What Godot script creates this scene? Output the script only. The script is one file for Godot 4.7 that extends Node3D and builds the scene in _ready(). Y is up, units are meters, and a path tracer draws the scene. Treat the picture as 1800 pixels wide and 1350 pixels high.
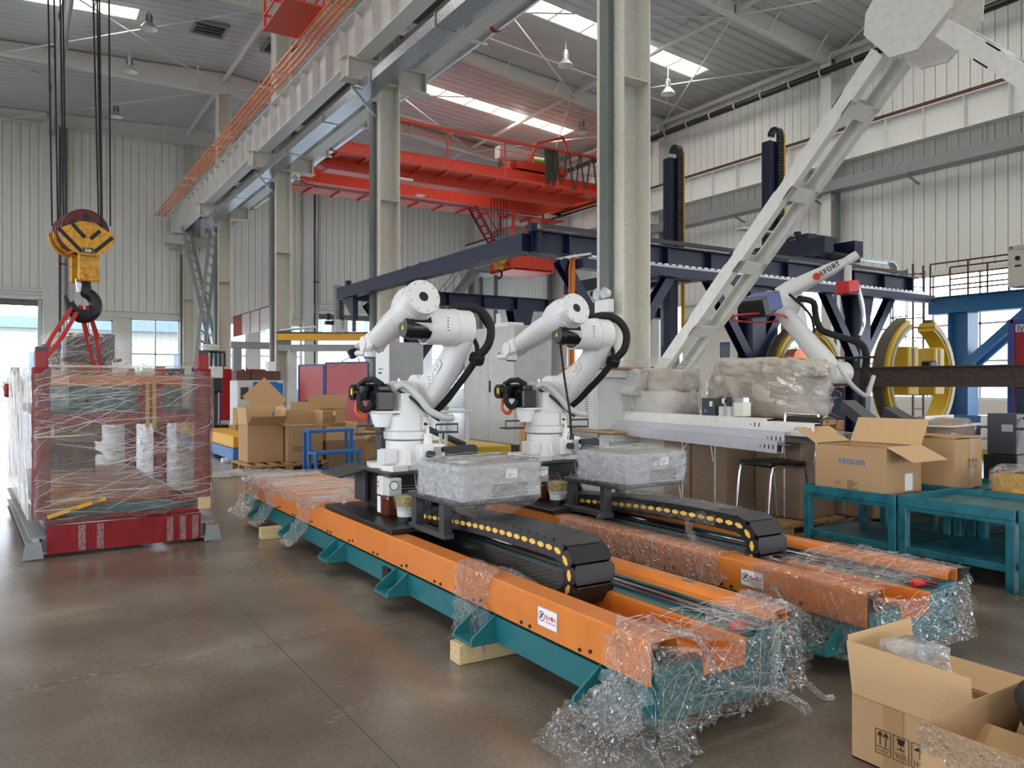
extends Node3D
# A factory hall: y up, metres. The hall's long axis runs along Z (away from the camera is -Z), the bays span X.

const XC := 7.0       # middle column row
const XW := 22.8      # inner face of the right wall
const XL := -9.2      # inner face of the left wall
const ZF := -40.25    # inner face of the far wall
const ZB := 16.1      # inner face of the wall behind the camera
const BAY := 8.05

var M := {}
var names := {}
var rng := RandomNumberGenerator.new()
var film_noise := FastNoiseLite.new()

# ---------------------------------------------------------------- mesh builder
class Shape:
	var v := PackedVector3Array()
	var n := PackedVector3Array()
	var t := PackedVector2Array()

	func tri(a: Vector3, b: Vector3, c: Vector3, na: Vector3, nb: Vector3, nc: Vector3, ta := Vector2.ZERO, tb := Vector2.ZERO, tc := Vector2.ZERO) -> void:
		if (b - a).cross(c - a).dot(na + nb + nc) > 0.0:
			v.append(a); v.append(c); v.append(b)
			n.append(na); n.append(nc); n.append(nb)
			t.append(ta); t.append(tc); t.append(tb)
		else:
			v.append(a); v.append(b); v.append(c)
			n.append(na); n.append(nb); n.append(nc)
			t.append(ta); t.append(tb); t.append(tc)

	func flat(a: Vector3, b: Vector3, c: Vector3, out: Vector3) -> void:
		var k := (b - a).cross(c - a).normalized()
		if k.dot(out) < 0.0: k = -k
		tri(a, b, c, k, k, k)

	func quad(a: Vector3, b: Vector3, c: Vector3, d: Vector3, out: Vector3) -> void:
		flat(a, b, c, out); flat(a, c, d, out)

	# quad with texture: a = top left, b = top right, c = bottom right, d = bottom left
	func card(a: Vector3, b: Vector3, c: Vector3, d: Vector3, out: Vector3) -> void:
		var k := out.normalized()
		tri(a, b, c, k, k, k, Vector2(0, 0), Vector2(1, 0), Vector2(1, 1))
		tri(a, c, d, k, k, k, Vector2(0, 0), Vector2(1, 1), Vector2(0, 1))

	func box(c: Vector3, s: Vector3, q := Basis.IDENTITY) -> Shape:
		var h := s * 0.5
		for ax in 3:
			var u := (ax + 1) % 3
			var w := (ax + 2) % 3
			for sg in [-1.0, 1.0]:
				var p := []
				for e in [[-1.0, -1.0], [1.0, -1.0], [1.0, 1.0], [-1.0, 1.0]]:
					var k := Vector3.ZERO
					k[ax] = sg * h[ax]; k[u] = e[0] * h[u]; k[w] = e[1] * h[w]
					p.append(c + q * k)
				var o := Vector3.ZERO
				o[ax] = sg
				quad(p[0], p[1], p[2], p[3], q * o)
		return self

	# box from corner to corner
	func bb(a: Vector3, b: Vector3) -> Shape:
		return box((a + b) * 0.5, (b - a).abs())

	# box with chamfered edges
	func cbox(c: Vector3, s: Vector3, bev: float, q := Basis.IDENTITY) -> Shape:
		var h := s * 0.5
		bev = minf(bev, minf(h.x, minf(h.y, h.z)) * 0.9)
		var g := func(sx: float, sy: float, sz: float, ax: int) -> Vector3:
			var k := Vector3(sx * (h.x - bev), sy * (h.y - bev), sz * (h.z - bev))
			k[ax] = [sx * h.x, sy * h.y, sz * h.z][ax]
			return c + q * k
		var sgn := [-1.0, 1.0]
		for ax in 3:
			var u := (ax + 1) % 3
			var w := (ax + 2) % 3
			for sg in sgn:
				var p := []
				for e in [[-1.0, -1.0], [1.0, -1.0], [1.0, 1.0], [-1.0, 1.0]]:
					var k := [0.0, 0.0, 0.0]
					k[ax] = sg; k[u] = e[0]; k[w] = e[1]
					p.append(g.call(k[0], k[1], k[2], ax))
				var o := Vector3.ZERO
				o[ax] = sg
				quad(p[0], p[1], p[2], p[3], q * o)
			for su in sgn:
				for sw in sgn:
					var k1 := [0.0, 0.0, 0.0]
					k1[u] = su; k1[w] = sw
					var lo := k1.duplicate(); lo[ax] = -1.0
					var hi := k1.duplicate(); hi[ax] = 1.0
					var o := Vector3.ZERO
					o[u] = su; o[w] = sw
					quad(g.call(lo[0], lo[1], lo[2], u), g.call(hi[0], hi[1], hi[2], u), g.call(hi[0], hi[1], hi[2], w), g.call(lo[0], lo[1], lo[2], w), q * o)
		for sx in sgn:
			for sy in sgn:
				for sz in sgn:
					flat(g.call(sx, sy, sz, 0), g.call(sx, sy, sz, 1), g.call(sx, sy, sz, 2), q * Vector3(sx, sy, sz))
		return self

	func frame_of(d: Vector3) -> Basis:
		var z := d.normalized()
		var x := (Vector3.UP if absf(z.y) < 0.95 else Vector3.RIGHT).cross(z).normalized()
		return Basis(x, z.cross(x), z)

	func cyl(a: Vector3, b: Vector3, r: float, r2 := -1.0, sides := 14, caps := true) -> Shape:
		if r2 < 0.0: r2 = r
		var f := frame_of(b - a)
		for i in sides:
			var d0 := f * Vector3(cos(TAU * i / sides), sin(TAU * i / sides), 0)
			var d1 := f * Vector3(cos(TAU * (i + 1) / sides), sin(TAU * (i + 1) / sides), 0)
			tri(a + d0 * r, b + d0 * r2, b + d1 * r2, d0, d0, d1)
			tri(a + d0 * r, b + d1 * r2, a + d1 * r, d0, d1, d1)
			if caps:
				flat(a, a + d0 * r, a + d1 * r, a - b)
				flat(b, b + d0 * r2, b + d1 * r2, b - a)
		return self

	# hollow round bar through points
	func tube(p: Array, r: float, sides := 8, closed := false) -> Shape:
		var m := p.size()
		var rings := []
		var up := Vector3.ZERO
		for i in m:
			var d: Vector3
			if closed: d = p[(i + 1) % m] - p[(i - 1 + m) % m]
			elif i == 0: d = p[1] - p[0]
			elif i == m - 1: d = p[m - 1] - p[m - 2]
			else: d = (p[i + 1] - p[i]).normalized() + (p[i] - p[i - 1]).normalized()
			d = d.normalized()
			if up == Vector3.ZERO: up = frame_of(d).x
			up = (up - d * up.dot(d)).normalized()
			var w := d.cross(up)
			var ring := []
			for k in sides:
				ring.append(up * cos(TAU * k / sides) + w * sin(TAU * k / sides))
			rings.append(ring)
		for i in (m if closed else m - 1):
			var j := (i + 1) % m
			for k in sides:
				var k2 := (k + 1) % sides
				var a0: Vector3 = rings[i][k]
				var a1: Vector3 = rings[i][k2]
				var b0: Vector3 = rings[j][k]
				var b1: Vector3 = rings[j][k2]
				tri(p[i] + a0 * r, p[j] + b0 * r, p[j] + b1 * r, a0, b0, b1)
				tri(p[i] + a0 * r, p[j] + b1 * r, p[i] + a1 * r, a0, b1, a1)
		if not closed:
			for k in sides:
				flat(p[0], p[0] + rings[0][k] * r, p[0] + rings[0][(k + 1) % sides] * r, p[0] - p[1])
				flat(p[m - 1], p[m - 1] + rings[m - 1][k] * r, p[m - 1] + rings[m - 1][(k + 1) % sides] * r, p[m - 1] - p[m - 2])
		return self

	# polygon in the x-y plane of xf, from z0 to z1 along its z
	func prism(poly: PackedVector2Array, z0: float, z1: float, xf := Transform3D.IDENTITY) -> Shape:
		var idx := Geometry2D.triangulate_polygon(poly)
		var zn := (xf.basis.z * signf(z1 - z0)).normalized()
		for i in range(0, idx.size(), 3):
			for e in [[z0, -1.0], [z1, 1.0]]:
				var q := []
				for k in 3: q.append(xf * Vector3(poly[idx[i + k]].x, poly[idx[i + k]].y, e[0]))
				flat(q[0], q[1], q[2], zn * e[1])
		var turn := -1.0 if Geometry2D.is_polygon_clockwise(poly) else 1.0
		for i in poly.size():
			var a := poly[i]
			var b := poly[(i + 1) % poly.size()]
			var o := Vector3((b - a).y, -(b - a).x, 0) * turn
			quad(xf * Vector3(a.x, a.y, z0), xf * Vector3(b.x, b.y, z0), xf * Vector3(b.x, b.y, z1), xf * Vector3(a.x, a.y, z1), xf.basis * o)
		return self

	# prism of a section between two points, the section's y turned up
	func run(poly: PackedVector2Array, a: Vector3, b: Vector3, up := Vector3.UP) -> Shape:
		var z := (b - a).normalized()
		var x := up.cross(z).normalized()
		return prism(poly, 0.0, a.distance_to(b), Transform3D(Basis(x, z.cross(x), z), a))

	func lathe(prof: Array, xf := Transform3D.IDENTITY, sides := 20) -> Shape:
		for i in prof.size() - 1:
			var p: Vector2 = prof[i]
			var q: Vector2 = prof[i + 1]
			var m := Vector2((q - p).y, -(q - p).x).normalized()
			for k in sides:
				var a := TAU * k / sides
				var b := TAU * (k + 1) / sides
				var ca := Vector3(cos(a), 0, sin(a))
				var cb := Vector3(cos(b), 0, sin(b))
				var na := (xf.basis * (ca * m.x + Vector3(0, m.y, 0))).normalized()
				var nb := (xf.basis * (cb * m.x + Vector3(0, m.y, 0))).normalized()
				var p0 := xf * (ca * p.x + Vector3(0, p.y, 0))
				var p1 := xf * (cb * p.x + Vector3(0, p.y, 0))
				var q0 := xf * (ca * q.x + Vector3(0, q.y, 0))
				var q1 := xf * (cb * q.x + Vector3(0, q.y, 0))
				if p.x > 0.0: tri(p0, p1, q0, na, nb, na)
				if q.x > 0.0: tri(p1, q1, q0, nb, nb, na)
		return self

	# smooth sheet over a grid of points (rows of equal length)
	func sheet(rows: Array, wrap := false) -> Shape:
		var h := rows.size()
		var w: int = rows[0].size()
		var nn := []
		for i in h:
			var l := PackedVector3Array()
			for j in w:
				var jl := (j - 1 + w) % w if wrap else maxi(j - 1, 0)
				var jr := (j + 1) % w if wrap else mini(j + 1, w - 1)
				var du: Vector3 = rows[i][jr] - rows[i][jl]
				var dv: Vector3 = rows[mini(i + 1, h - 1)][j] - rows[maxi(i - 1, 0)][j]
				var k := du.cross(dv)
				l.append(k.normalized() if k.length_squared() > 1e-14 else Vector3.UP)
			nn.append(l)
		for i in h - 1:
			for j in (w if wrap else w - 1):
				var j2 := (j + 1) % w
				var a: Vector3 = rows[i][j]
				var b: Vector3 = rows[i][j2]
				var c: Vector3 = rows[i + 1][j2]
				var d: Vector3 = rows[i + 1][j]
				var ua := Vector2(float(j) / (w - 1), float(i) / (h - 1))
				var ub := Vector2(float(j + 1) / (w - 1), float(i) / (h - 1))
				var uc := Vector2(float(j + 1) / (w - 1), float(i + 1) / (h - 1))
				var ud := Vector2(float(j) / (w - 1), float(i + 1) / (h - 1))
				tri(a, b, c, nn[i][j], nn[i][j2], nn[i + 1][j2], ua, ub, uc)
				tri(a, c, d, nn[i][j], nn[i + 1][j2], nn[i + 1][j], ua, uc, ud)
		return self

	func mesh() -> ArrayMesh:
		var a := []
		a.resize(Mesh.ARRAY_MAX)
		a[Mesh.ARRAY_VERTEX] = v
		a[Mesh.ARRAY_NORMAL] = n
		a[Mesh.ARRAY_TEX_UV] = t
		var m := ArrayMesh.new()
		m.add_surface_from_arrays(Mesh.PRIMITIVE_TRIANGLES, a)
		return m

func sh() -> Shape:
	return Shape.new()

func V(x: float, y: float, z: float) -> Vector3:
	return Vector3(x, y, z)

func i_section(h: float, w: float, tf := 0.02, tw := 0.012) -> PackedVector2Array:
	var a := w / 2; var b := h / 2; var c := tw / 2
	return PackedVector2Array([Vector2(-a, -b), Vector2(a, -b), Vector2(a, -b + tf), Vector2(c, -b + tf), Vector2(c, b - tf), Vector2(a, b - tf), Vector2(a, b), Vector2(-a, b), Vector2(-a, b - tf), Vector2(-c, b - tf), Vector2(-c, -b + tf), Vector2(-a, -b + tf)])

func u_section(h: float, w: float, th := 0.01) -> PackedVector2Array:   # open to +x
	return PackedVector2Array([Vector2(0, -h / 2), Vector2(w, -h / 2), Vector2(w, -h / 2 + th), Vector2(th, -h / 2 + th), Vector2(th, h / 2 - th), Vector2(w, h / 2 - th), Vector2(w, h / 2), Vector2(0, h / 2)])

func rect(w: float, h: float) -> PackedVector2Array:
	return PackedVector2Array([Vector2(-w / 2, -h / 2), Vector2(w / 2, -h / 2), Vector2(w / 2, h / 2), Vector2(-w / 2, h / 2)])

# ---------------------------------------------------------------- scene tree
func numbered(parent: Node, called: String) -> String:
	var key := str(parent.get_instance_id()) + "/" + called
	var k: int = names.get(key, 0)
	names[key] = k + 1
	return called if k == 0 else "%s_%03d" % [called, k]

func inst(m: Mesh, called: String, mat: Material, parent: Node = self, at := Transform3D.IDENTITY) -> MeshInstance3D:
	var o := MeshInstance3D.new()
	o.name = numbered(parent, called)
	o.mesh = m
	o.material_override = mat
	o.transform = at
	o.cast_shadow = GeometryInstance3D.SHADOW_CASTING_SETTING_ON
	parent.add_child(o, true)
	return o

func put(s: Shape, called: String, mat: Material, parent: Node = self) -> MeshInstance3D:
	return inst(s.mesh(), called, mat, parent)

func tag(o: Node, label: String, category: String, group := "") -> Node:
	o.set_meta("label", label)
	o.set_meta("category", category)
	if group: o.set_meta("group", group)
	return o

func thing(called: String, label: String, category: String, at := Vector3.ZERO, turn := 0.0, group := "") -> Node3D:
	var o := Node3D.new()
	o.name = numbered(self, called)
	add_child(o, true)
	o.position = at
	o.rotation.y = turn
	tag(o, label, category, group)
	return o

func structure(called: String, label := "") -> Node3D:
	var o := Node3D.new()
	o.name = numbered(self, called)
	add_child(o, true)
	o.set_meta("kind", "structure")
	if label: o.set_meta("label", label)
	return o

func copy_of(o: Node3D, called: String, at: Vector3, turn: float, label: String) -> Node3D:
	var c: Node3D = o.duplicate()
	c.name = numbered(self, called)
	add_child(c, true)
	c.position = at
	c.rotation.y = turn
	c.set_meta("label", label)
	return c

func lettering(text: String, size: float, mat: Material, parent: Node, at: Transform3D, font := "Droid Sans", bold := true, called := "lettering") -> MeshInstance3D:
	var f := SystemFont.new()
	f.font_names = PackedStringArray([font])
	f.font_weight = 700 if bold else 400
	var tm := TextMesh.new()
	tm.text = text
	tm.font = f
	tm.font_size = 32
	tm.pixel_size = size / 24.0
	tm.depth = 0.001
	return inst(tm, called, mat, parent, at)

# ---------------------------------------------------------------- materials
func noise_tex(freq: float, ramp: Array, size := 512, kind := FastNoiseLite.TYPE_SIMPLEX_SMOOTH, oct := 5, sd := 1, normal := false, bump := 8.0) -> NoiseTexture2D:
	var f := FastNoiseLite.new()
	f.noise_type = kind
	f.frequency = freq
	f.fractal_octaves = oct
	f.seed = sd
	var t := NoiseTexture2D.new()
	t.width = size; t.height = size
	t.seamless = true
	t.generate_mipmaps = false
	t.noise = f
	if normal:
		t.as_normal_map = true
		t.bump_strength = bump
	if ramp:
		var g := Gradient.new()
		g.offsets = PackedFloat32Array(ramp.map(func(e): return e[0]))
		g.colors = PackedColorArray(ramp.map(func(e): return e[1]))
		t.color_ramp = g
	return t

func grey(x: float) -> Color:
	return Color(x, x, x)

func paint(called: String, c: Color, rough := 0.45, metal := 0.0, tex: Texture2D = null, scale := 0.7) -> StandardMaterial3D:
	var m := StandardMaterial3D.new()
	m.resource_name = called
	m.albedo_color = c
	m.roughness = rough
	m.metallic = metal
	if tex:
		m.albedo_texture = tex
		m.uv1_triplanar = true
		m.uv1_world_triplanar = true
		m.uv1_scale = Vector3.ONE * scale
	M[called] = m
	return m

func clear(called: String, c: Color, alpha: float, rough: float) -> StandardMaterial3D:
	var m := StandardMaterial3D.new()
	m.resource_name = called
	m.albedo_color = Color(c.r, c.g, c.b, alpha)
	m.transparency = BaseMaterial3D.TRANSPARENCY_ALPHA
	m.roughness = rough
	m.cull_mode = BaseMaterial3D.CULL_DISABLED
	M[called] = m
	return m

func make_materials() -> void:
	var mottle := noise_tex(0.012, [[0.0, grey(0.92)], [0.45, grey(0.97)], [1.0, grey(1.0)]], 512, FastNoiseLite.TYPE_SIMPLEX_SMOOTH, 5, 3)
	var grime := noise_tex(0.02, [[0.0, grey(0.55)], [0.35, grey(0.86)], [0.6, grey(0.98)], [1.0, grey(1.0)]], 512, FastNoiseLite.TYPE_SIMPLEX_SMOOTH, 6, 9)
	var fine := noise_tex(0.08, [[0.0, grey(0.95)], [1.0, grey(1.0)]], 512, FastNoiseLite.TYPE_SIMPLEX, 3, 5)
	# setting
	paint("wall_sheet", Color(0.90, 0.895, 0.87), 0.5)
	paint("roof_sheet", Color(0.76, 0.77, 0.765), 0.4)
	paint("steel_white", Color(0.88, 0.875, 0.85), 0.5, 0.0, mottle, 1.5)
	paint("steel_cream", Color(0.87, 0.855, 0.81), 0.5, 0.0, mottle, 1.5)
	paint("runway_paint", Color(0.90, 0.895, 0.88), 0.45, 0.0, mottle, 1.5)
	paint("downpipe_grey", Color(0.40, 0.43, 0.42), 0.45, 0.0, mottle, 0.6)
	paint("galvanised", Color(0.74, 0.76, 0.78), 0.32, 0.75, noise_tex(0.03, [[0.0, grey(0.72)], [0.5, grey(0.9)], [1.0, grey(1.0)]], 512, FastNoiseLite.TYPE_CELLULAR, 2, 4), 1.2)
	paint("spiral_pipe", Color(0.78, 0.79, 0.80), 0.3, 0.7, mottle, 1.0)
	paint("rail_rust", Color(0.36, 0.24, 0.19), 0.7, 0.2, grime, 1.0)
	paint("black_pipe", Color(0.13, 0.14, 0.15), 0.4)
	paint("tray_grey", Color(0.56, 0.57, 0.57), 0.45, 0.1, mottle, 0.6)
	paint("alu", Color(0.82, 0.83, 0.84), 0.3, 0.8)
	paint("frame_white", Color(0.80, 0.81, 0.82), 0.4)
	paint("conductor_orange", Color(0.93, 0.47, 0.22), 0.4)
	# floor
	var fl := paint("floor_concrete", Color(1, 1, 1), 0.33, 0.0, noise_tex(0.006, [[0.0, Color(0.39, 0.34, 0.29)], [0.3, Color(0.43, 0.385, 0.335)], [0.55, Color(0.47, 0.425, 0.37)], [0.8, Color(0.52, 0.475, 0.42)], [1.0, Color(0.60, 0.56, 0.505)]], 1024, FastNoiseLite.TYPE_SIMPLEX_SMOOTH, 7, 21), 0.16)
	fl.detail_enabled = true
	fl.detail_uv_layer = BaseMaterial3D.DETAIL_UV_2
	fl.detail_blend_mode = BaseMaterial3D.BLEND_MODE_MUL
	fl.detail_albedo = noise_tex(0.05, [[0.0, grey(0.86)], [0.5, grey(0.97)], [1.0, grey(1.0)]], 1024, FastNoiseLite.TYPE_SIMPLEX, 6, 12)
	fl.uv2_triplanar = true
	fl.uv2_world_triplanar = true
	fl.uv2_scale = Vector3.ONE * 0.6
	fl.roughness_texture = noise_tex(0.01, [[0.0, grey(0.86)], [1.0, grey(1.0)]], 512, FastNoiseLite.TYPE_SIMPLEX_SMOOTH, 4, 33)
	fl.roughness_texture_channel = BaseMaterial3D.TEXTURE_CHANNEL_RED
	fl.roughness = 0.26
	paint("floor_joint", Color(0.52, 0.49, 0.45), 0.9)
	paint("asphalt", Color(0.62, 0.62, 0.61), 0.9, 0.0, mottle, 0.2)
	# machines
	paint("orange", Color(0.865, 0.50, 0.195), 0.38, 0.0, mottle, 0.8)
	paint("teal", Color(0.115, 0.415, 0.435), 0.36, 0.0, mottle, 0.8)
	paint("table_teal", Color(0.125, 0.42, 0.465), 0.34, 0.0, grime, 0.6)
	paint("navy", Color(0.06, 0.095, 0.235), 0.42, 0.0, mottle, 0.8)
	paint("crane_red", Color(0.86, 0.29, 0.20), 0.42, 0.0, mottle, 0.6)
	paint("deep_red", Color(0.56, 0.07, 0.10), 0.45, 0.0, mottle, 0.8)
	paint("red_cloth", Color(0.52, 0.04, 0.08), 0.75, 0.0, fine, 2.0)
	paint("hook_yellow", Color(0.83, 0.60, 0.09), 0.42, 0.0, grime, 1.6)
	paint("ring_yellow", Color(0.80, 0.66, 0.12), 0.42, 0.0, mottle, 0.9)
	paint("beam_yellow", Color(0.86, 0.64, 0.13), 0.45)
	paint("sheave_maroon", Color(0.36, 0.075, 0.10), 0.5, 0.0, grime, 2.0)
	paint("rope_dark", Color(0.12, 0.11, 0.115), 0.6, 0.3)
	paint("black", Color(0.055, 0.056, 0.06), 0.42)
	paint("black_gloss", Color(0.05, 0.05, 0.055), 0.25)
	paint("rubber", Color(0.07, 0.072, 0.075), 0.7)
	paint("hook_steel", Color(0.11, 0.115, 0.125), 0.4, 0.4)
	paint("graphite", Color(0.20, 0.205, 0.215), 0.45)
	paint("chain_black", Color(0.115, 0.12, 0.13), 0.42)
	paint("chain_link_yellow", Color(0.95, 0.75, 0.33), 0.5)
	paint("robot_white", Color(0.87, 0.865, 0.855), 0.32)
	paint("sticker", Color(0.93, 0.93, 0.92), 0.5)
	paint("sticker_black", Color(0.06, 0.06, 0.06), 0.6)
	paint("sticker_yellow", Color(0.92, 0.77, 0.10), 0.5)
	paint("sticker_red", Color(0.80, 0.12, 0.13), 0.5)
	paint("print_blue", Color(0.27, 0.47, 0.68), 0.7)
	paint("print_brown", Color(0.27, 0.20, 0.14), 0.8)
	paint("cabinet_grey", Color(0.80, 0.805, 0.79), 0.42, 0.0, mottle, 0.5)
	paint("cabinet_white", Color(0.88, 0.89, 0.89), 0.4)
	paint("controller_grey", Color(0.60, 0.60, 0.605), 0.42)
	paint("zinc", Color(0.76, 0.76, 0.78), 0.38, 0.35, mottle, 0.8)
	paint("chrome", Color(0.88, 0.88, 0.89), 0.12, 1.0)
	paint("steel", Color(0.66, 0.67, 0.68), 0.28, 0.9, fine, 3.0)
	paint("h_beam_brown", Color(0.30, 0.235, 0.205), 0.6, 0.2, grime, 1.2)
	paint("sky_blue", Color(0.20, 0.45, 0.66), 0.4, 0.0, mottle, 0.7)
	paint("stool_blue", Color(0.13, 0.43, 0.72), 0.4)
	paint("rail_blue", Color(0.27, 0.45, 0.68), 0.4)
	paint("screen_frame_blue", Color(0.16, 0.25, 0.52), 0.42)
	paint("rim_brown", Color(0.30, 0.27, 0.23), 0.6)
	paint("floor_residue", Color(0.545, 0.505, 0.45), 0.45)
	paint("rail_brown", Color(0.36, 0.22, 0.19), 0.6)
	paint("orange_robot", Color(0.88, 0.43, 0.10), 0.4)
	paint("cable_orange", Color(0.92, 0.38, 0.12), 0.5)
	paint("cable_olive", Color(0.24, 0.25, 0.19), 0.7)
	paint("cable_green", Color(0.38, 0.47, 0.16), 0.6)
	paint("sling_red", Color(0.64, 0.15, 0.13), 0.8, 0.0, fine, 4.0)
	paint("sling_teal", Color(0.13, 0.23, 0.28), 0.8)
	paint("strap_yellow", Color(0.82, 0.62, 0.22), 0.8)
	paint("paper_white", Color(0.90, 0.90, 0.885), 0.8)
	paint("strap_white", Color(0.90, 0.89, 0.86), 0.5)
	paint("plywood", Color(0.74, 0.60, 0.42), 0.75, 0.0, noise_tex(0.03, [[0.0, Color(0.74, 0.66, 0.58)], [0.5, Color(0.94, 0.9, 0.85)], [1.0, grey(1.0)]], 512, FastNoiseLite.TYPE_SIMPLEX_SMOOTH, 4, 8), 1.5)
	paint("timber", Color(0.83, 0.74, 0.58), 0.8, 0.0, noise_tex(0.035, [[0.0, Color(0.86, 0.81, 0.74)], [0.5, Color(0.96, 0.93, 0.88)], [1.0, grey(1.0)]], 512, FastNoiseLite.TYPE_SIMPLEX_SMOOTH, 4, 14), 2.5)
	paint("card", Color(0.72, 0.575, 0.415), 0.85, 0.0, fine, 1.6)
	paint("card_inside", Color(0.80, 0.655, 0.475), 0.85, 0.0, fine, 1.6)
	paint("card_dark", Color(0.60, 0.475, 0.345), 0.85, 0.0, fine, 1.6)
	paint("brown_tape", Color(0.64, 0.50, 0.34), 0.35)
	paint("foam", Color(0.86, 0.855, 0.84), 0.85, 0.0, noise_tex(0.1, [[0.0, grey(0.6)], [0.6, grey(1.0)], [1.0, grey(1.0)]], 256, FastNoiseLite.TYPE_CELLULAR, 2, 6), 3.0)
	paint("lamp_shade", Color(0.80, 0.80, 0.79), 0.3, 0.7)
	paint("lamp_inside", Color(0.93, 0.93, 0.92), 0.35)
	paint("lens", Color(0.75, 0.77, 0.78), 0.15, 0.6)
	paint("grease", Color(0.63, 0.56, 0.20), 0.5)
	paint("sack_beige", Color(0.84, 0.82, 0.785), 0.5, 0.0, mottle, 1.2)
	paint("sack_brown", Color(0.72, 0.68, 0.62), 0.45, 0.0, mottle, 1.0)
	paint("light_green", Color(0.10, 0.75, 0.35), 0.4)
	paint("bush_green", Color(0.40, 0.48, 0.28), 0.9, 0.0, fine, 2.0)
	paint("far_building", Color(0.66, 0.64, 0.60), 0.8)
	paint("far_building_grey", Color(0.36, 0.42, 0.47), 0.6)
	paint("copper", Color(0.72, 0.44, 0.32), 0.35, 0.8)
	# clear things
	clear("glass", Color(0.93, 0.97, 0.98), 0.06, 0.02)
	clear("cab_glass", Color(0.35, 0.45, 0.42), 0.35, 0.03)
	paint("red_vinyl", Color(0.60, 0.035, 0.065), 0.35)
	clear("strip_vinyl", Color(0.86, 0.80, 0.80), 0.62, 0.2)
	clear("oil", Color(0.42, 0.20, 0.10), 0.55, 0.08)
	clear("film_fold", Color(0.97, 0.965, 0.95), 0.40, 0.2)
	var crease := noise_tex(0.022, [], 512, FastNoiseLite.TYPE_SIMPLEX, 5, 40)
	var fold := noise_tex(0.03, [], 512, FastNoiseLite.TYPE_CELLULAR, 3, 41)
	for e in [["film", 0.07, 0.09, crease, Vector3(2.6, 2.6, 2.6), 4.0], ["film_crumpled", 0.09, 0.11, fold, Vector3(3.5, 3.5, 3.5), 7.0], ["film_stretch", 0.05, 0.10, crease, Vector3(0.8, 10.0, 0.8), 6.0], ["film_bag", 0.08, 0.12, crease, Vector3(0.9, 0.9, 0.9), 2.5], ["film_cloudy", 0.30, 0.16, fold, Vector3(4.0, 4.0, 4.0), 3.0]]:
		var m := clear(e[0], Color(0.95, 0.945, 0.93), e[1], e[2])
		m.heightmap_enabled = true
		m.heightmap_texture = e[3]
		m.heightmap_scale = e[5]
		m.uv1_triplanar = true
		m.uv1_world_triplanar = true
		m.uv1_scale = e[4]

# ---------------------------------------------------------------- the hall
func roof_y(x: float) -> float:
	return 13.6 - 0.08 * (x - XC) if x > XC else 13.6 - 0.055 * (XC - x)

func build_camera_and_light() -> void:
	var cam := Camera3D.new()
	cam.name = "camera"
	cam.fov = 52.13
	cam.near = 0.05
	cam.far = 400.0
	cam.position = Vector3(0, 1.35, 0)
	cam.rotation_degrees = Vector3(0, -32.229, 0)
	add_child(cam)
	cam.current = true
	var env := Environment.new()
	env.background_mode = Environment.BG_SKY
	var sky := Sky.new()
	var sm := ProceduralSkyMaterial.new()
	sm.sky_top_color = Color(0.80, 0.88, 0.97)
	sm.sky_horizon_color = Color(0.97, 0.98, 1.0)
	sm.ground_bottom_color = Color(0.70, 0.70, 0.69)
	sm.ground_horizon_color = Color(0.90, 0.91, 0.92)
	sm.sky_energy_multiplier = 2.6
	sm.ground_energy_multiplier = 1.0
	sky.sky_material = sm
	env.sky = sky
	env.tonemap_mode = Environment.TONE_MAPPER_LINEAR
	env.tonemap_exposure = 1.4
	env.sdfgi_enabled = true
	env.ssao_enabled = true
	env.ssil_enabled = true
	var we := WorldEnvironment.new()
	we.name = "world_environment"
	we.environment = env
	add_child(we)
	# daylight that comes through the translucent roof strips: one light under each strip
	for z in SKY_Z:
		for e in [[-6.8, 3.35], [10.6, 20.76]]:
			var l := AreaLight3D.new()
			l.name = numbered(self, "skylight_daylight")
			l.area_size = Vector2(e[1] - e[0], 0.78)
			l.light_energy = 19.0
			l.light_color = Color(1.0, 0.985, 0.955)
			l.area_range = 60.0
			l.shadow_enabled = true
			var xm: float = (e[0] + e[1]) / 2
			l.position = Vector3(xm, roof_y(xm) - 0.14, z)
			l.rotation = Vector3(-PI / 2, 0, 0)
			l.rotate_object_local(Vector3.UP, 0.0)
			l.rotate(Vector3.BACK, (0.055 if xm < XC else -0.08))
			add_child(l)

const SKY_Z := [-28.15, -20.3, -12.2, -4.1, 4.0, 12.1]

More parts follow.
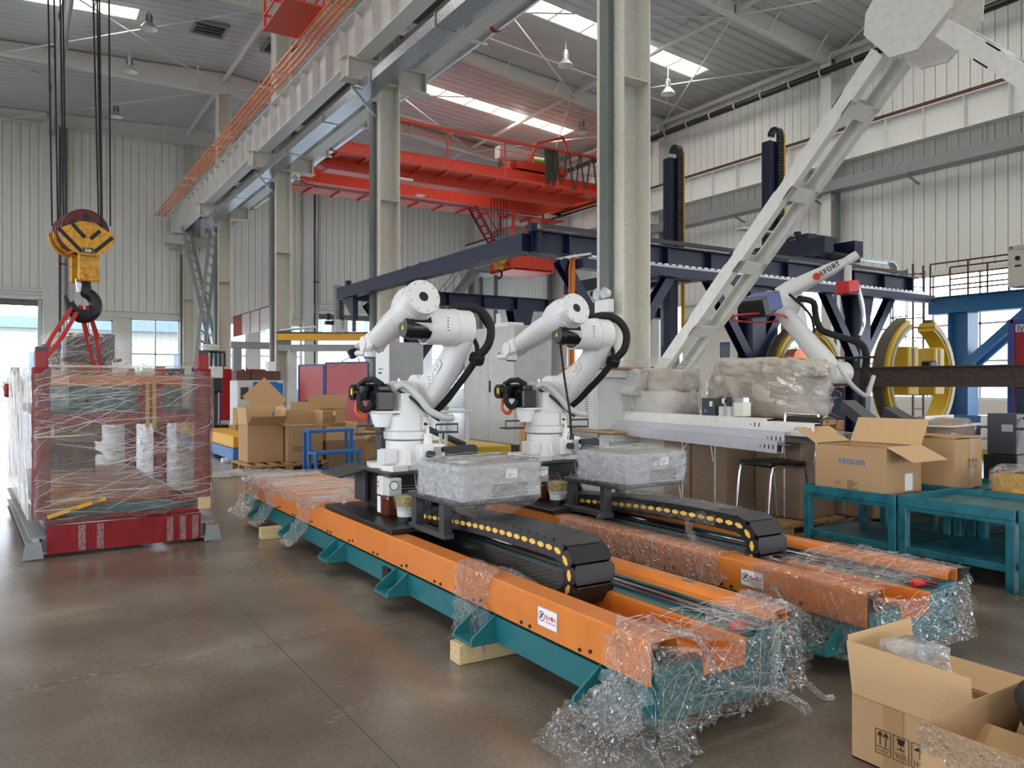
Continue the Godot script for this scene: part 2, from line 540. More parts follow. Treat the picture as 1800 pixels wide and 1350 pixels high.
func build_outside() -> void:
	var g := structure("ground_outside", "pale asphalt yard outside the hall")
	put(sh().box(V(7, -0.28, -10), V(220, 0.3, 220)), "yard", M.asphalt, g)
	var b := thing("warehouse", "pale far warehouse with blue roof line seen through the open door", "building", V(2, -0.1, -86))
	put(sh().box(V(0, 3.2, 0), V(70, 6.4, 8)), "wall", M.far_building, b)
	put(sh().box(V(0, 6.9, 0.5), V(72, 1.0, 9.4)), "roof_edge", M.far_building_grey, b)
	for i in 11:
		put(sh().box(V(-30 + i * 6, 3.0, 4.03), V(2.2, 2.6, 0.1)), "window", M.far_building_grey, b)
	var b2 := thing("workshop", "pale neighbouring building with tall narrow windows outside the roller door", "building", V(28, -0.1, -70))
	put(sh().box(V(0, 6, 0), V(26, 12, 8)), "wall", M.far_building, b2)
	for i in 10:
		put(sh().box(V(-11 + i * 2.4, 7.5, 4.03), V(0.9, 3.6, 0.1)), "window", M.far_building_grey, b2)
	rng.seed = 5
	for i in 14:
		var p := V(-9.0 + i * 4.4, -0.13, -68 - (i % 2) * 3.0) if i < 5 else V(33 + (i % 3) * 4.5, -0.13, -52 + i * 4.4)
		shrub(p, rng.randf_range(1.6, 3.4) if i < 5 else rng.randf_range(2.6, 4.6), i, "round green shrub in the yard beyond the far door" if i < 5 else "leafy green tree outside the side windows", i < 5)

func shrub(p: Vector3, h: float, sd: int, label: String, low: bool) -> void:
	var t := thing("shrub" if low else "tree", label, "shrub" if low else "tree", p, 0.0, "greenery outside")
	var r := RandomNumberGenerator.new()
	r.seed = 90 + sd
	var s := sh()
	for k in 420:
		var d := V(r.randfn(), r.randfn() * 0.8, r.randfn()).normalized() * pow(r.randf(), 0.4)
		var c := V(0, h * 0.62, 0) + V(d.x * h * 0.36, d.y * h * 0.38, d.z * h * 0.36)
		var u := V(r.randfn(), r.randfn(), r.randfn()).normalized() * 0.13
		var w := u.cross(V(r.randfn(), r.randfn(), r.randfn())).normalized() * 0.09
		s.flat(c - u, c + w, c + u, d + V(0, 0.01, 0)); s.flat(c - u, c - w, c + u, d + V(0, 0.01, 0))
	var f := put(s, "foliage", M.bush_green, t)
	f.set_meta("kind", "stuff")
	put(sh().cyl(V(0, 0, 0), V(0, h * 0.6, 0), 0.07, 0.04, 8), "trunk", M.rail_brown, t)

# vertical wall sheets with joints; p0 is the foot of the wall, along its direction, inward its inner normal
func sheets(parent: Node, p0: Vector3, along: Vector3, inward: Vector3, count: int, pitch: float, spans: Callable) -> void:
	var cache := {}
	for i in count:
		var c := p0 + along * (i + 0.5) * pitch
		for y in spans.call(c):
			var key := "%.2f %.2f" % [y[0], y[1]]
			if not cache.has(key):
				var h: float = y[1] - y[0]
				var w := pitch - 0.02
				# a sheet with one low rib along its middle
				var poly := PackedVector2Array([Vector2(-w / 2, -0.06), Vector2(w / 2, -0.06), Vector2(w / 2, -0.004), Vector2(w / 2 - 0.006, 0), Vector2(0.05, 0), Vector2(0.04, 0.007), Vector2(-0.04, 0.007), Vector2(-0.05, 0), Vector2(-w / 2 + 0.006, 0), Vector2(-w / 2, -0.004)])
				cache[key] = sh().prism(poly, 0, h, Transform3D(Basis(along, inward, Vector3.UP), V(0, y[0], 0))).mesh()
			inst(cache[key], "wall_sheet", M.wall_sheet, parent, Transform3D(Basis.IDENTITY, V(c.x, 0, c.z)))

# a window of aluminium bars and panes in a wall opening; u runs along the wall
func window(n: int, p: Vector3, along: Vector3, inward: Vector3, w: float, y0: float, y1: float, cols: int, rows: Array) -> void:
	var t := structure("window_%d" % n, "aluminium framed window")
	var f := sh()
	var q := Basis(along, Vector3.UP, inward)
	var d := 0.06
	for e in [[0.0, 0.07], [w, -0.07]]:
		f.box(p + along * (e[0] + e[1] / 2) + V(0, (y0 + y1) / 2, 0), V(0.07, y1 - y0, d), q)
	for y in [y0 + 0.035, y1 - 0.035]:
		f.box(p + along * w / 2 + V(0, y, 0), V(w, 0.07, d), q)
	put(f, "frame", M.frame_white, t)
	var ys := [y0] + rows + [y1]
	for k in range(1, cols):
		put(sh().box(p + along * w * k / cols + V(0, (y0 + y1) / 2, 0), V(0.06, y1 - y0 - 0.14, d), q), "mullion", M.frame_white, t)
	for y in rows:
		put(sh().box(p + along * w / 2 + V(0, y, 0), V(w - 0.14, 0.06, d), q), "transom", M.frame_white, t)
	for k in cols:
		for r in ys.size() - 1:
			var h: float = ys[r + 1] - ys[r] - 0.06
			put(sh().box(p + along * w * (k + 0.5) / cols + V(0, (ys[r] + ys[r + 1]) / 2, 0), V(w / cols - 0.06, h, 0.008), q), "pane", M.glass, t)

func build_shell() -> void:
	# floor slabs with saw cut joints
	var fl := structure("floor", "polished brown grey concrete floor with saw cut joints")
	put(sh().bb(V(XL - 0.3, -0.13, ZF - 0.3), V(XW + 0.3, -0.004, ZB + 0.3)), "slab_bed", M.floor_joint, fl)
	var xs := [XL, -4.86, 1.14, 7.14, 13.14, 19.14, XW]
	var zs := [ZB, 13.9, 7.9, 1.9, -4.1, -10.1, -16.1, -22.1, -28.1, -34.1, ZF]
	for i in xs.size() - 1:
		for k in zs.size() - 1:
			put(sh().bb(V(xs[i] + 0.002, -0.1, zs[k + 1] + 0.002), V(xs[i + 1] - 0.002, 0.0, zs[k] - 0.002)), "slab", M.floor_concrete, fl)
	# dried tape residue on the floor: rows of pale flecks
	var g := RandomNumberGenerator.new()
	g.seed = 77
	for e in [[V(-1.2, 0, -3.86), V(1.55, 0, -4.22), 0.012], [V(-1.2, 0, -4.02), V(1.0, 0, -4.16), 0.006], [V(1.05, 0, -3.05), V(1.5, 0, -3.22), 0.016], [V(1.3, 0, -6.2), V(1.62, 0, -6.1), 0.02], [V(1.5, 0, -4.5), V(1.72, 0, -4.62), 0.02]]:
		var fk := sh()
		for i in 90:
			var q: Vector3 = e[0].lerp(e[1], g.randf()) + V(g.randfn() * e[2], 0.0004, g.randfn() * e[2] * 1.4)
			var w := V(g.randf_range(0.004, 0.03), 0, g.randf_range(-0.004, 0.004))
			var d := V(g.randf_range(-0.002, 0.002), 0, g.randf_range(0.001, 0.004))
			fk.quad(q - w, q - d, q + w, q + d, Vector3.UP)
		put(fk, "tape_residue", M.floor_residue, fl).set_meta("kind", "stuff")
	# far wall
	var wf := structure("wall_far", "pale ribbed sheet wall at the far end of the hall")
	var far_open := [[-5.2, 0.84, 0.0, 5.04], [1.75, 3.73, 1.0, 4.3], [4.46, 6.6, 1.0, 4.4], [7.5, 9.75, 1.0, 4.4], [10.35, 12.5, 1.0, 4.4], [13.05, 16.25, 0.0, 5.03], [17.2, 19.4, 1.0, 4.4], [20.0, 22.2, 1.0, 4.4]]
	sheets(wf, V(-2.2, 0, ZF), V(1, 0, 0), V(0, 0, 1), 75, 0.3333, func(c: Vector3):
		for o in far_open:
			if c.x > o[0] - 0.3 and c.x < o[1] + 0.3: return [[4.7 if o[3] < 4.8 else 5.5, 13.3]]
		return [[4.7, 13.3]])
	var x := XL - 0.3
	for o in far_open + [[XW + 0.3, XW + 0.3, 0.0, 0.0]]:
		put(sh().bb(V(x, 0, ZF - 0.3), V(o[0], 13.5, ZF - 0.065)), "wall_pier", M.steel_white, wf)
		if o[1] > o[0]:
			put(sh().bb(V(o[0], o[3], ZF - 0.3), V(o[1], 13.5, ZF - 0.065)), "wall_over_opening", M.wall_sheet, wf)
			if o[2] > 0: put(sh().bb(V(o[0], 0, ZF - 0.3), V(o[1], o[2], ZF - 0.065)), "wall_under_window", M.steel_white, wf)
		x = o[1]
	put(sh().bb(V(XL, 0, ZF - 0.065), V(-2.2, 13.0, ZF)), "wall_sheet_wide", M.wall_sheet, wf)
	put(sh().bb(V(1.5, 4.42, ZF - 0.065), V(12.9, 4.66, ZF + 0.03)), "window_head_trim", M.steel_white, wf)
	put(sh().bb(V(17.0, 4.42, ZF - 0.065), V(22.4, 4.66, ZF + 0.03)), "window_head_trim", M.steel_white, wf)
	var k := 1
	for e in [[1.75, 3.73, 4.3], [4.46, 6.6, 4.4], [7.5, 9.75, 4.4], [10.35, 12.5, 4.4], [17.2, 19.4, 4.4], [20.0, 22.2, 4.4]]:
		window(k, V(e[0], 0, ZF - 0.17), V(1, 0, 0), V(0, 0, 1), e[1] - e[0], 1.0, e[2], 2, [2.76]); k += 1
	# right wall
	var wr := structure("wall_right", "pale ribbed sheet wall beside the crane runway")
	var right_open := [[-39.2, -33.2], [-31.2, -25.4], [-24.0, -23.3], [-20.2, -16.5], [-15.7, -9.0], [-7.4, -0.8], [0.8, 7.2], [8.9, 15.2]]
	sheets(wr, V(XW, 0, -40.2), V(0, 0, 1), V(-1, 0, 0), 96, 0.3333, func(_c): return [[4.62, 12.5]])
	put(sh().bb(V(XW, 4.62, -8.2), V(XW + 0.065, 12.5, ZB)), "wall_sheet_wide", M.wall_sheet, wr)
	var z := ZF - 0.3
	for o in right_open + [[ZB + 0.3, ZB + 0.3]]:
		put(sh().bb(V(XW + 0.065, 0, z), V(XW + 0.3, 4.62, o[0])), "wall_pier", M.steel_cream, wr)
		if o[1] > o[0]: put(sh().bb(V(XW + 0.065, 0, o[0]), V(XW + 0.3, 0.9, o[1])), "wall_under_window", M.steel_cream, wr)
		z = o[1]
	put(sh().bb(V(XW + 0.065, 4.6, ZF), V(XW + 0.3, 13.0, ZB)), "wall_backing", M.wall_sheet, wr)
	put(sh().bb(V(XW - 0.02, 4.5, ZF), V(XW + 0.1, 4.66, ZB)), "window_head_trim", M.steel_white, wr)
	for o in right_open:
		var n := maxi(1, roundi((o[1] - o[0]) / 1.45))
		window(k, V(XW + 0.18, 0, o[0]), V(0, 0, 1), V(-1, 0, 0), o[1] - o[0], 0.9, 4.6, n, [2.0, 3.06]); k += 1
	# left wall and the wall behind the camera
	var wl := structure("wall_left", "pale sheet wall on the left side of the hall")
	z = ZF - 0.3
	for o in [[-38, -34], [-31, -26], [-23, -18], [-15, -10], [-7, -2], [1, 6], [9, 14], [ZB + 0.3, ZB + 0.3]]:
		put(sh().bb(V(XL - 0.3, 0, z), V(XL, 4.6, o[0])), "wall_pier", M.steel_white, wl)
		if o[1] > o[0]:
			put(sh().bb(V(XL - 0.3, 0, o[0]), V(XL, 0.9, o[1])), "wall_under_window", M.steel_white, wl)
			window(k, V(XL - 0.15, 0, o[0]), V(0, 0, 1), V(1, 0, 0), o[1] - o[0], 0.9, 4.6, 3, [3.06]); k += 1
		z = o[1]
	put(sh().bb(V(XL - 0.3, 4.6, ZF - 0.3), V(XL, 13.2, ZB + 0.3)), "wall_sheet_wide", M.wall_sheet, wl)
	var wb := structure("wall_back", "pale sheet wall behind the viewer")
	x = XL - 0.3
	for o in [[-6, 0], [2, 6], [9, 14], [16, 21], [XW + 0.3, XW + 0.3]]:
		put(sh().bb(V(x, 0, ZB), V(o[0], 4.6, ZB + 0.3)), "wall_pier", M.steel_white, wb)
		if o[1] > o[0]:
			put(sh().bb(V(o[0], 0, ZB), V(o[1], 0.9, ZB + 0.3)), "wall_under_window", M.steel_white, wb)
			window(k, V(o[0], 0, ZB + 0.15), V(1, 0, 0), V(0, 0, -1), o[1] - o[0], 0.9, 4.6, 3, [3.06]); k += 1
		x = o[1]
	put(sh().bb(V(XL - 0.3, 4.6, ZB), V(XW + 0.3, 13.6, ZB + 0.3)), "wall_sheet_wide", M.wall_sheet, wb)
	# doors in the far wall: roller shutters drawn up into their boxes
	for e in [[1, -5.2, 0.84, 5.04], [2, 13.05, 16.25, 5.03]]:
		var d := structure("door_%d" % e[0], "open doorway with a rolled up steel shutter")
		for b in 3:
			put(sh().cbox(V((e[1] + e[2]) / 2, e[3] + 0.1 + b * 0.15, ZF + 0.12), V(e[2] - e[1] + 0.4, 0.145, 0.26), 0.02), "shutter_box", M.steel_white, d)
		put(sh().bb(V(e[1], e[3] - 0.28, ZF - 0.02), V(e[2], e[3], ZF + 0.03)), "shutter_slat", M.downpipe_grey, d)
		for xx in [e[1], e[2]]:
			put(sh().bb(V(xx - 0.08, 0, ZF - 0.1), V(xx + 0.08, e[3], ZF + 0.1)), "guide_rail", M.galvanised, d)
	build_roof()

func build_roof() -> void:
	var c := structure("ceiling", "grey ribbed metal roof deck seen from below")
	var pitch := 0.4167
	var n := int((ZB - ZF) / pitch)
	var cache := {}
	for side in 2:
		var x0: float = XL if side == 0 else XC
		var x1: float = XC if side == 0 else XW
		var hole: Array = [-6.8, 3.35] if side == 0 else [10.6, 20.76]
		for i in n + 1:
			var z: float = ZF + (i + 0.5) * pitch
			var spans := [[x0, x1]]
			for s in SKY_Z:
				if absf(z - s) < 0.42: spans = [[x0, hole[0]], [hole[1], x1]]
			for e in spans:
				var key := "%.2f %.2f" % [e[0], e[1]]
				if not cache.has(key):
					var a := V(e[0], roof_y(e[0] if side == 0 else e[0] + 0.0001), 0)
					var b := V(e[1], roof_y(e[1] if side == 1 else e[1] - 0.0001), 0)
					var w := pitch - 0.024
					var poly := PackedVector2Array([Vector2(-w / 2, 0.045), Vector2(-w / 2, 0.004), Vector2(-w / 2 + 0.02, -0.014), Vector2(-w / 2 + 0.05, -0.014), Vector2(-w / 2 + 0.06, 0), Vector2(w / 2 - 0.06, 0), Vector2(w / 2 - 0.05, -0.014), Vector2(w / 2 - 0.02, -0.014), Vector2(w / 2, 0.004), Vector2(w / 2, 0.045)])
					cache[key] = sh().run(poly, a, b).mesh()
				inst(cache[key], "roof_deck_panel", M.roof_sheet, c, Transform3D(Basis.IDENTITY, V(0, 0, z)))
		# unseen sheet added above the deck against light leaks, open at roof lights
		var zz := ZF - 0.3
		for s in SKY_Z.map(func(e): return e) + [ZB + 0.72]:
			var zn: float = s - 0.42
			put(sh().run(rect(zn - zz, 0.04), V(x0, roof_y(x0) + 0.09, (zz + zn) / 2), V(x1, roof_y(x1) + 0.09, (zz + zn) / 2)), "light_stop_sheet", M.roof_sheet, c)
			if s < ZB:
				for e in [[x0, hole[0]], [hole[1], x1]]:
					put(sh().run(rect(0.84, 0.04), V(e[0], roof_y(e[0]) + 0.09, s), V(e[1], roof_y(e[1]) + 0.09, s)), "light_stop_sheet", M.roof_sheet, c)
			zz = s + 0.42
	# roof lights: eight translucent sheets to a strip
	var m := StandardMaterial3D.new()
	m.resource_name = "skylight_sheet"
	m.albedo_color = Color(0.95, 0.94, 0.88)
	m.roughness = 0.6
	m.emission_enabled = true
	m.emission = Color(1.0, 0.985, 0.90)
	m.emission_energy_multiplier = 1.3
	for z in SKY_Z:
		for e in [[-6.8, 3.35], [10.6, 20.76]]:
			if z > -8.0 and e[0] < 0.0: pass
			var t := structure("window_%d" % (100 + int(names.get("roof", 0))), "translucent cream roof light strip")
			names["roof"] = int(names.get("roof", 0)) + 1
			var wd: float = (e[1] - e[0]) / 8
			for i in 8:
				var a: float = e[0] + i * wd + 0.02
				var b: float = e[0] + (i + 1) * wd - 0.02
				put(sh().run(rect(0.80, 0.02), V(a, roof_y(a) + 0.03, z), V(b, roof_y(b) + 0.03, z)), "skylight_pane", m, t)
			for i in 9:
				var a: float = e[0] + i * wd
				put(sh().box(V(a, roof_y(a) + 0.02, z), V(0.04, 0.05, 0.84)), "glazing_bar", M.roof_sheet, t)

# ---------------------------------------------------------------- steel frame
func build_columns() -> void:
	var h_col := i_section(0.47, 0.54, 0.022, 0.016)   # y of the section = across the hall
	var where := ["with a twin head emergency lamp behind the wrapped robots", "passing behind the open floor robot's folded arm", "with a white switch box beside the red welding screens", "beside the blue workshop cabinets", "standing against the far wall by the ladders"]
	for k in range(0, 6):
		var z := -BAY * k - 0.05
		if k == 5: z = ZF + 0.35
		var lab: String = "cream steel column at the near end of the bracing" if k == 0 else "cream steel column " + where[k - 1]
		var t := thing("steel_column", lab, "column", V(XC - 0.13, 0, z), 0.0, "columns carrying the crane runway")
		var s := sh().prism(h_col, 0, 12.7, Transform3D(Basis(V(0, 0, 1), V(1, 0, 0), V(0, 1, 0)), Vector3.ZERO))
		put(s, "shaft", M.steel_cream, t)
		put(sh().bb(V(-0.34, 0, -0.36), V(0.34, 0.03, 0.36)), "base_plate", M.steel_cream, t)
		put(sh().bb(V(-0.24, 5.35, -0.26), V(0.24, 5.365, 0.26)), "stiffener", M.steel_cream, t)
		put(sh().bb(V(-0.24, 7.86, -0.27), V(0.24, 7.885, 0.27)), "stiffener", M.steel_cream, t)
		# brackets that carry the two runway beams
		for e in [[-0.235, -1.0], [0.235, 1.02]]:
			var a := V(e[0], 8.12, 0)
			var b := V(e[1], 8.12, 0)
			put(sh().run(i_section(0.47, 0.34, 0.02, 0.014), a, b), "runway_bracket", M.steel_cream, t)
			put(sh().box(b - V(signf(e[1]) * 0.1, 0, 0), V(0.014, 0.43, 0.33)), "end_stiffener", M.steel_cream, t)
		if k > 0:
			put(sh().cbox(V(-0.29, 3.75, -0.0), V(0.09, 7.5, 0.19), 0.008), "rainwater_downpipe", M.downpipe_grey, t)
			if k > 1 and k < 5:
				put(sh().run(rect(0.05, 0.05), V(-0.25, 7.15, 0.1), V(-0.8, 7.72, 0.1)), "duct_stay", M.galvanised, t)
			put(sh().run(rect(0.05, 0.05), V(-0.25, 7.7, 0.12), V(-0.82, 7.7, 0.12)), "duct_hanger", M.galvanised, t)
	# columns of the right wall
	for k in range(1, 6):
		var z := -BAY * k - 0.05
		var t := thing("wall_column", "white steel column standing against the windowed side wall", "column", V(XW - 0.3, 0, z), 0.0, "columns along the windowed wall")
		put(sh().prism(i_section(0.5, 0.36, 0.02, 0.014), 0, 12.0, Transform3D(Basis(V(0, 0, 1), V(1, 0, 0), V(0, 1, 0)), Vector3.ZERO)), "shaft", M.steel_white, t)
		put(sh().run(i_section(0.45, 0.3, 0.02, 0.014), V(-0.25, 8.1, 0), V(-0.8, 8.1, 0)), "runway_bracket", M.steel_white, t)
		put(sh().cbox(V(-0.1, 3.8, 0.3), V(0.2, 7.6, 0.12), 0.01), "rainwater_downpipe", M.downpipe_grey, t)
	# wind columns of the far wall
	for e in [[1.25, 0.6, "beside the open far doorway"], [17.0, 0.55, "between the roller door and the stair tower"], [12.75, 0.5, "beside the raised roller door"]]:
		var t := thing("gable_column", "white boxed column of the far wall " + e[2], "column", V(e[0], 0, ZF + 0.2))
		put(sh().cbox(V(0, 6.4, 0), V(e[1], 12.8, 0.38), 0.015), "shaft", M.steel_white, t)
		put(sh().bb(V(e[1] / 2, 0, -0.15), V(e[1] / 2 + 0.34, 12.7, -0.02)), "return", M.tray_grey, t)
		put(sh().cyl(V(e[1] / 2 + 0.18, 0, 0.1), V(e[1] / 2 + 0.18, 12.4, 0.1), 0.11), "rain_pipe", M.galvanised, t)
		put(sh().cyl(V(e[1] / 2 + 0.18, 6.6, 0.1), V(e[1] / 2 + 0.18, 6.68, 0.1), 0.135), "pipe_collar", M.deep_red, t)
		put(sh().cyl(V(e[1] / 2 + 0.18, 11.2, 0.1), V(e[1] / 2 + 0.18, 11.28, 0.1), 0.135), "pipe_collar", M.deep_red, t)

func stiffened_beam(t: Node3D, xc: float, z0: float, z1: float, y0: float, y1: float, w: float, mat: Material, pitch: float, near_side := true) -> void:
	var h := y1 - y0
	put(sh().run(i_section(h, w, 0.025, 0.016), V(xc, (y0 + y1) / 2, z0), V(xc, (y0 + y1) / 2, z1)), "beam", mat, t)
	var m := sh().box(Vector3.ZERO, V(w / 2 - 0.012, h - 0.055, 0.014)).mesh()
	var z := z0 - pitch / 2
	while z > z1:
		for sx in [-1.0, 1.0]:
			if z < -9.0: inst(m, "stiffener", mat, t, Transform3D(Basis.IDENTITY, V(xc + sx * (w / 4 + 0.004), (y0 + y1) / 2, z)))
		z -= pitch

func build_runways() -> void:
	var t := thing("crane_runway", "white stiffened runway beam carrying the orange conductor bars", "beam")
	stiffened_beam(t, 6.3, 12.0, -39.9, 8.36, 9.36, 0.36, M.runway_paint, 0.95)
	put(sh().bb(V(6.24, 9.36, -39.9), V(6.36, 9.48, 12.0)), "crane_rail", M.rail_rust, t)
	put(sh().bb(V(6.12, 8.36, -39.92), V(6.48, 9.36, -39.9)), "end_plate", M.runway_paint, t)
	var t2 := thing("crane_runway", "white stiffened runway beam beside the round silver pipe", "beam")
	stiffened_beam(t2, 7.68, 12.0, -39.9, 8.36, 9.36, 0.36, M.runway_paint, 1.9)
	put(sh().bb(V(7.62, 9.36, -39.9), V(7.74, 9.48, 12.0)), "crane_rail", M.rail_rust, t2)
	# walkway plate between the beams
	var t4 := thing("runway_walkway", "grey plate walkway between the two middle runway beams", "walkway")
	for i in 15:
		var z := -BAY * (i / 3) - 0.4 - (i % 3) * 2.45
		put(sh().bb(V(6.5, 9.28, z - 2.4), V(7.48, 9.31, z)), "plate", M.downpipe_grey, t4)
	var t3 := thing("crane_runway", "white stiffened runway beam along the windowed wall under a brown rail", "beam")
	stiffened_beam(t3, 22.05, 12.0, -39.9, 8.36, 9.28, 0.34, M.runway_paint, 1.15)
	put(sh().bb(V(21.97, 9.28, -39.9), V(22.13, 9.42, 12.0)), "crane_rail", M.rail_rust, t3)
	# conductor bars on brackets
	var cb := thing("conductor_rail", "four orange conductor bars running along the runway beam", "conductor rail")
	for i in 4:
		put(sh().bb(V(5.44 + i * 0.13, 9.21, -40.0), V(5.475 + i * 0.13, 9.26, 10.0)), "conductor_bar", M.conductor_orange, cb)
	var z := -39.0
	var bm := sh().box(V(5.78, 9.18, 0), V(0.74, 0.04, 0.03)).mesh()
	while z < -8.0:
		inst(bm, "bracket", M.steel_white, cb, Transform3D(Basis.IDENTITY, V(0, 0, z)))
		z += 6.0
	z = -38.0
	var jm := sh().box(V(5.65, 9.235, 0), V(0.5, 0.08, 0.05)).mesh()
	while z < -8.0:
		inst(jm, "bar_clamp", M.steel_white, cb, Transform3D(Basis.IDENTITY, V(0, 0, z)))
		z += 6.0
	# rectangular duct
	var d := thing("air_duct", "galvanised rectangular air duct hung beneath the runway brackets", "duct")
	z = -33.4
	while z < 4.0:
		put(sh().cbox(V(6.42, 7.76, z + 1.49), V(0.38, 0.22, 2.96), 0.006), "duct_section", M.galvanised, d)
		put(sh().box(V(6.42, 7.76, z), V(0.43, 0.245, 0.035)), "flange", M.galvanised, d)
		z += 3.0
	# round spiral pipe on the other side
	var p := thing("round_pipe", "silver round pipe with red clamps beside the right runway beam", "pipe")
	put(sh().cyl(V(8.2, 8.62, 4), V(8.2, 8.62, -39), 0.13, -1, 20), "pipe", M.spiral_pipe, p)
	for k in 11:
		put(sh().cyl(V(8.2, 8.62, -4.0 - k * 3.2), V(8.2, 8.62, -4.06 - k * 3.2), 0.15, -1, 20), "pipe_clamp", M.deep_red if k % 3 == 0 else M.galvanised, p)
		put(sh().box(V(8.08, 8.46, -4.6 - k * 3.2), V(0.5, 0.05, 0.06)), "pipe_bracket", M.steel_white, p)
	var dp := thing("roof_drain", "large silver drain pipe hung along the roof to the far wall column", "pipe")
	put(sh().cyl(V(1.22, 12.45, -14), V(1.25, 12.3, -39.6), 0.16, -1, 18), "pipe", M.spiral_pipe, dp)
	for k in 7: put(sh().cyl(V(1.22, 12.42, -17 - k * 3.4), V(1.22, 12.42, -17.12 - k * 3.4), 0.18, -1, 18), "pipe_clamp", M.deep_red if k % 3 == 1 else M.downpipe_grey, dp)
	# right wall: black pipe, grey tray, eave pipe
	var bp := thing("fire_main", "black pipe with white clips high along the windowed wall", "pipe")
	put(sh().cyl(V(22.1, 11.46, 4), V(22.1, 11.46, -39.5), 0.11, -1, 14), "pipe", M.black_pipe, bp)
	for k in 26:
		put(sh().cyl(V(22.1, 11.46, -9.0 - k * 1.2), V(22.1, 11.46, -9.05 - k * 1.2), 0.125, -1, 14), "pipe_clip", M.steel_white, bp)
	var ep := thing("eave_tube", "white round eave tube along the top of the windowed wall", "pipe")
	put(sh().cyl(V(22.5, 12.1, 4), V(22.5, 12.1, -39.5), 0.09, -1, 14), "pipe", M.steel_white, ep)
	var tr := thing("wall_girt", "grey boxed girt along the windowed wall under the runway", "girt")
	put(sh().bb(V(22.0, 7.52, -39.8), V(22.5, 7.58, 6.0)), "bottom", M.tray_grey, tr)
	put(sh().bb(V(21.98, 7.52, -39.8), V(22.02, 7.86, 6.0)), "face", M.tray_grey, tr)
	for k in 9:
		put(sh().run(rect(0.05, 0.05), V(22.0, 7.5, -10 - k * 3.3), V(22.7, 7.3, -10 - k * 3.3)), "stay", M.tray_grey, tr)
		put(sh().cyl(V(21.99, 7.8, -11 - k * 3.3), V(21.99, 8.4, -11 - k * 3.3), 0.012, -1, 6), "hanger_rod", M.downpipe_grey, tr)

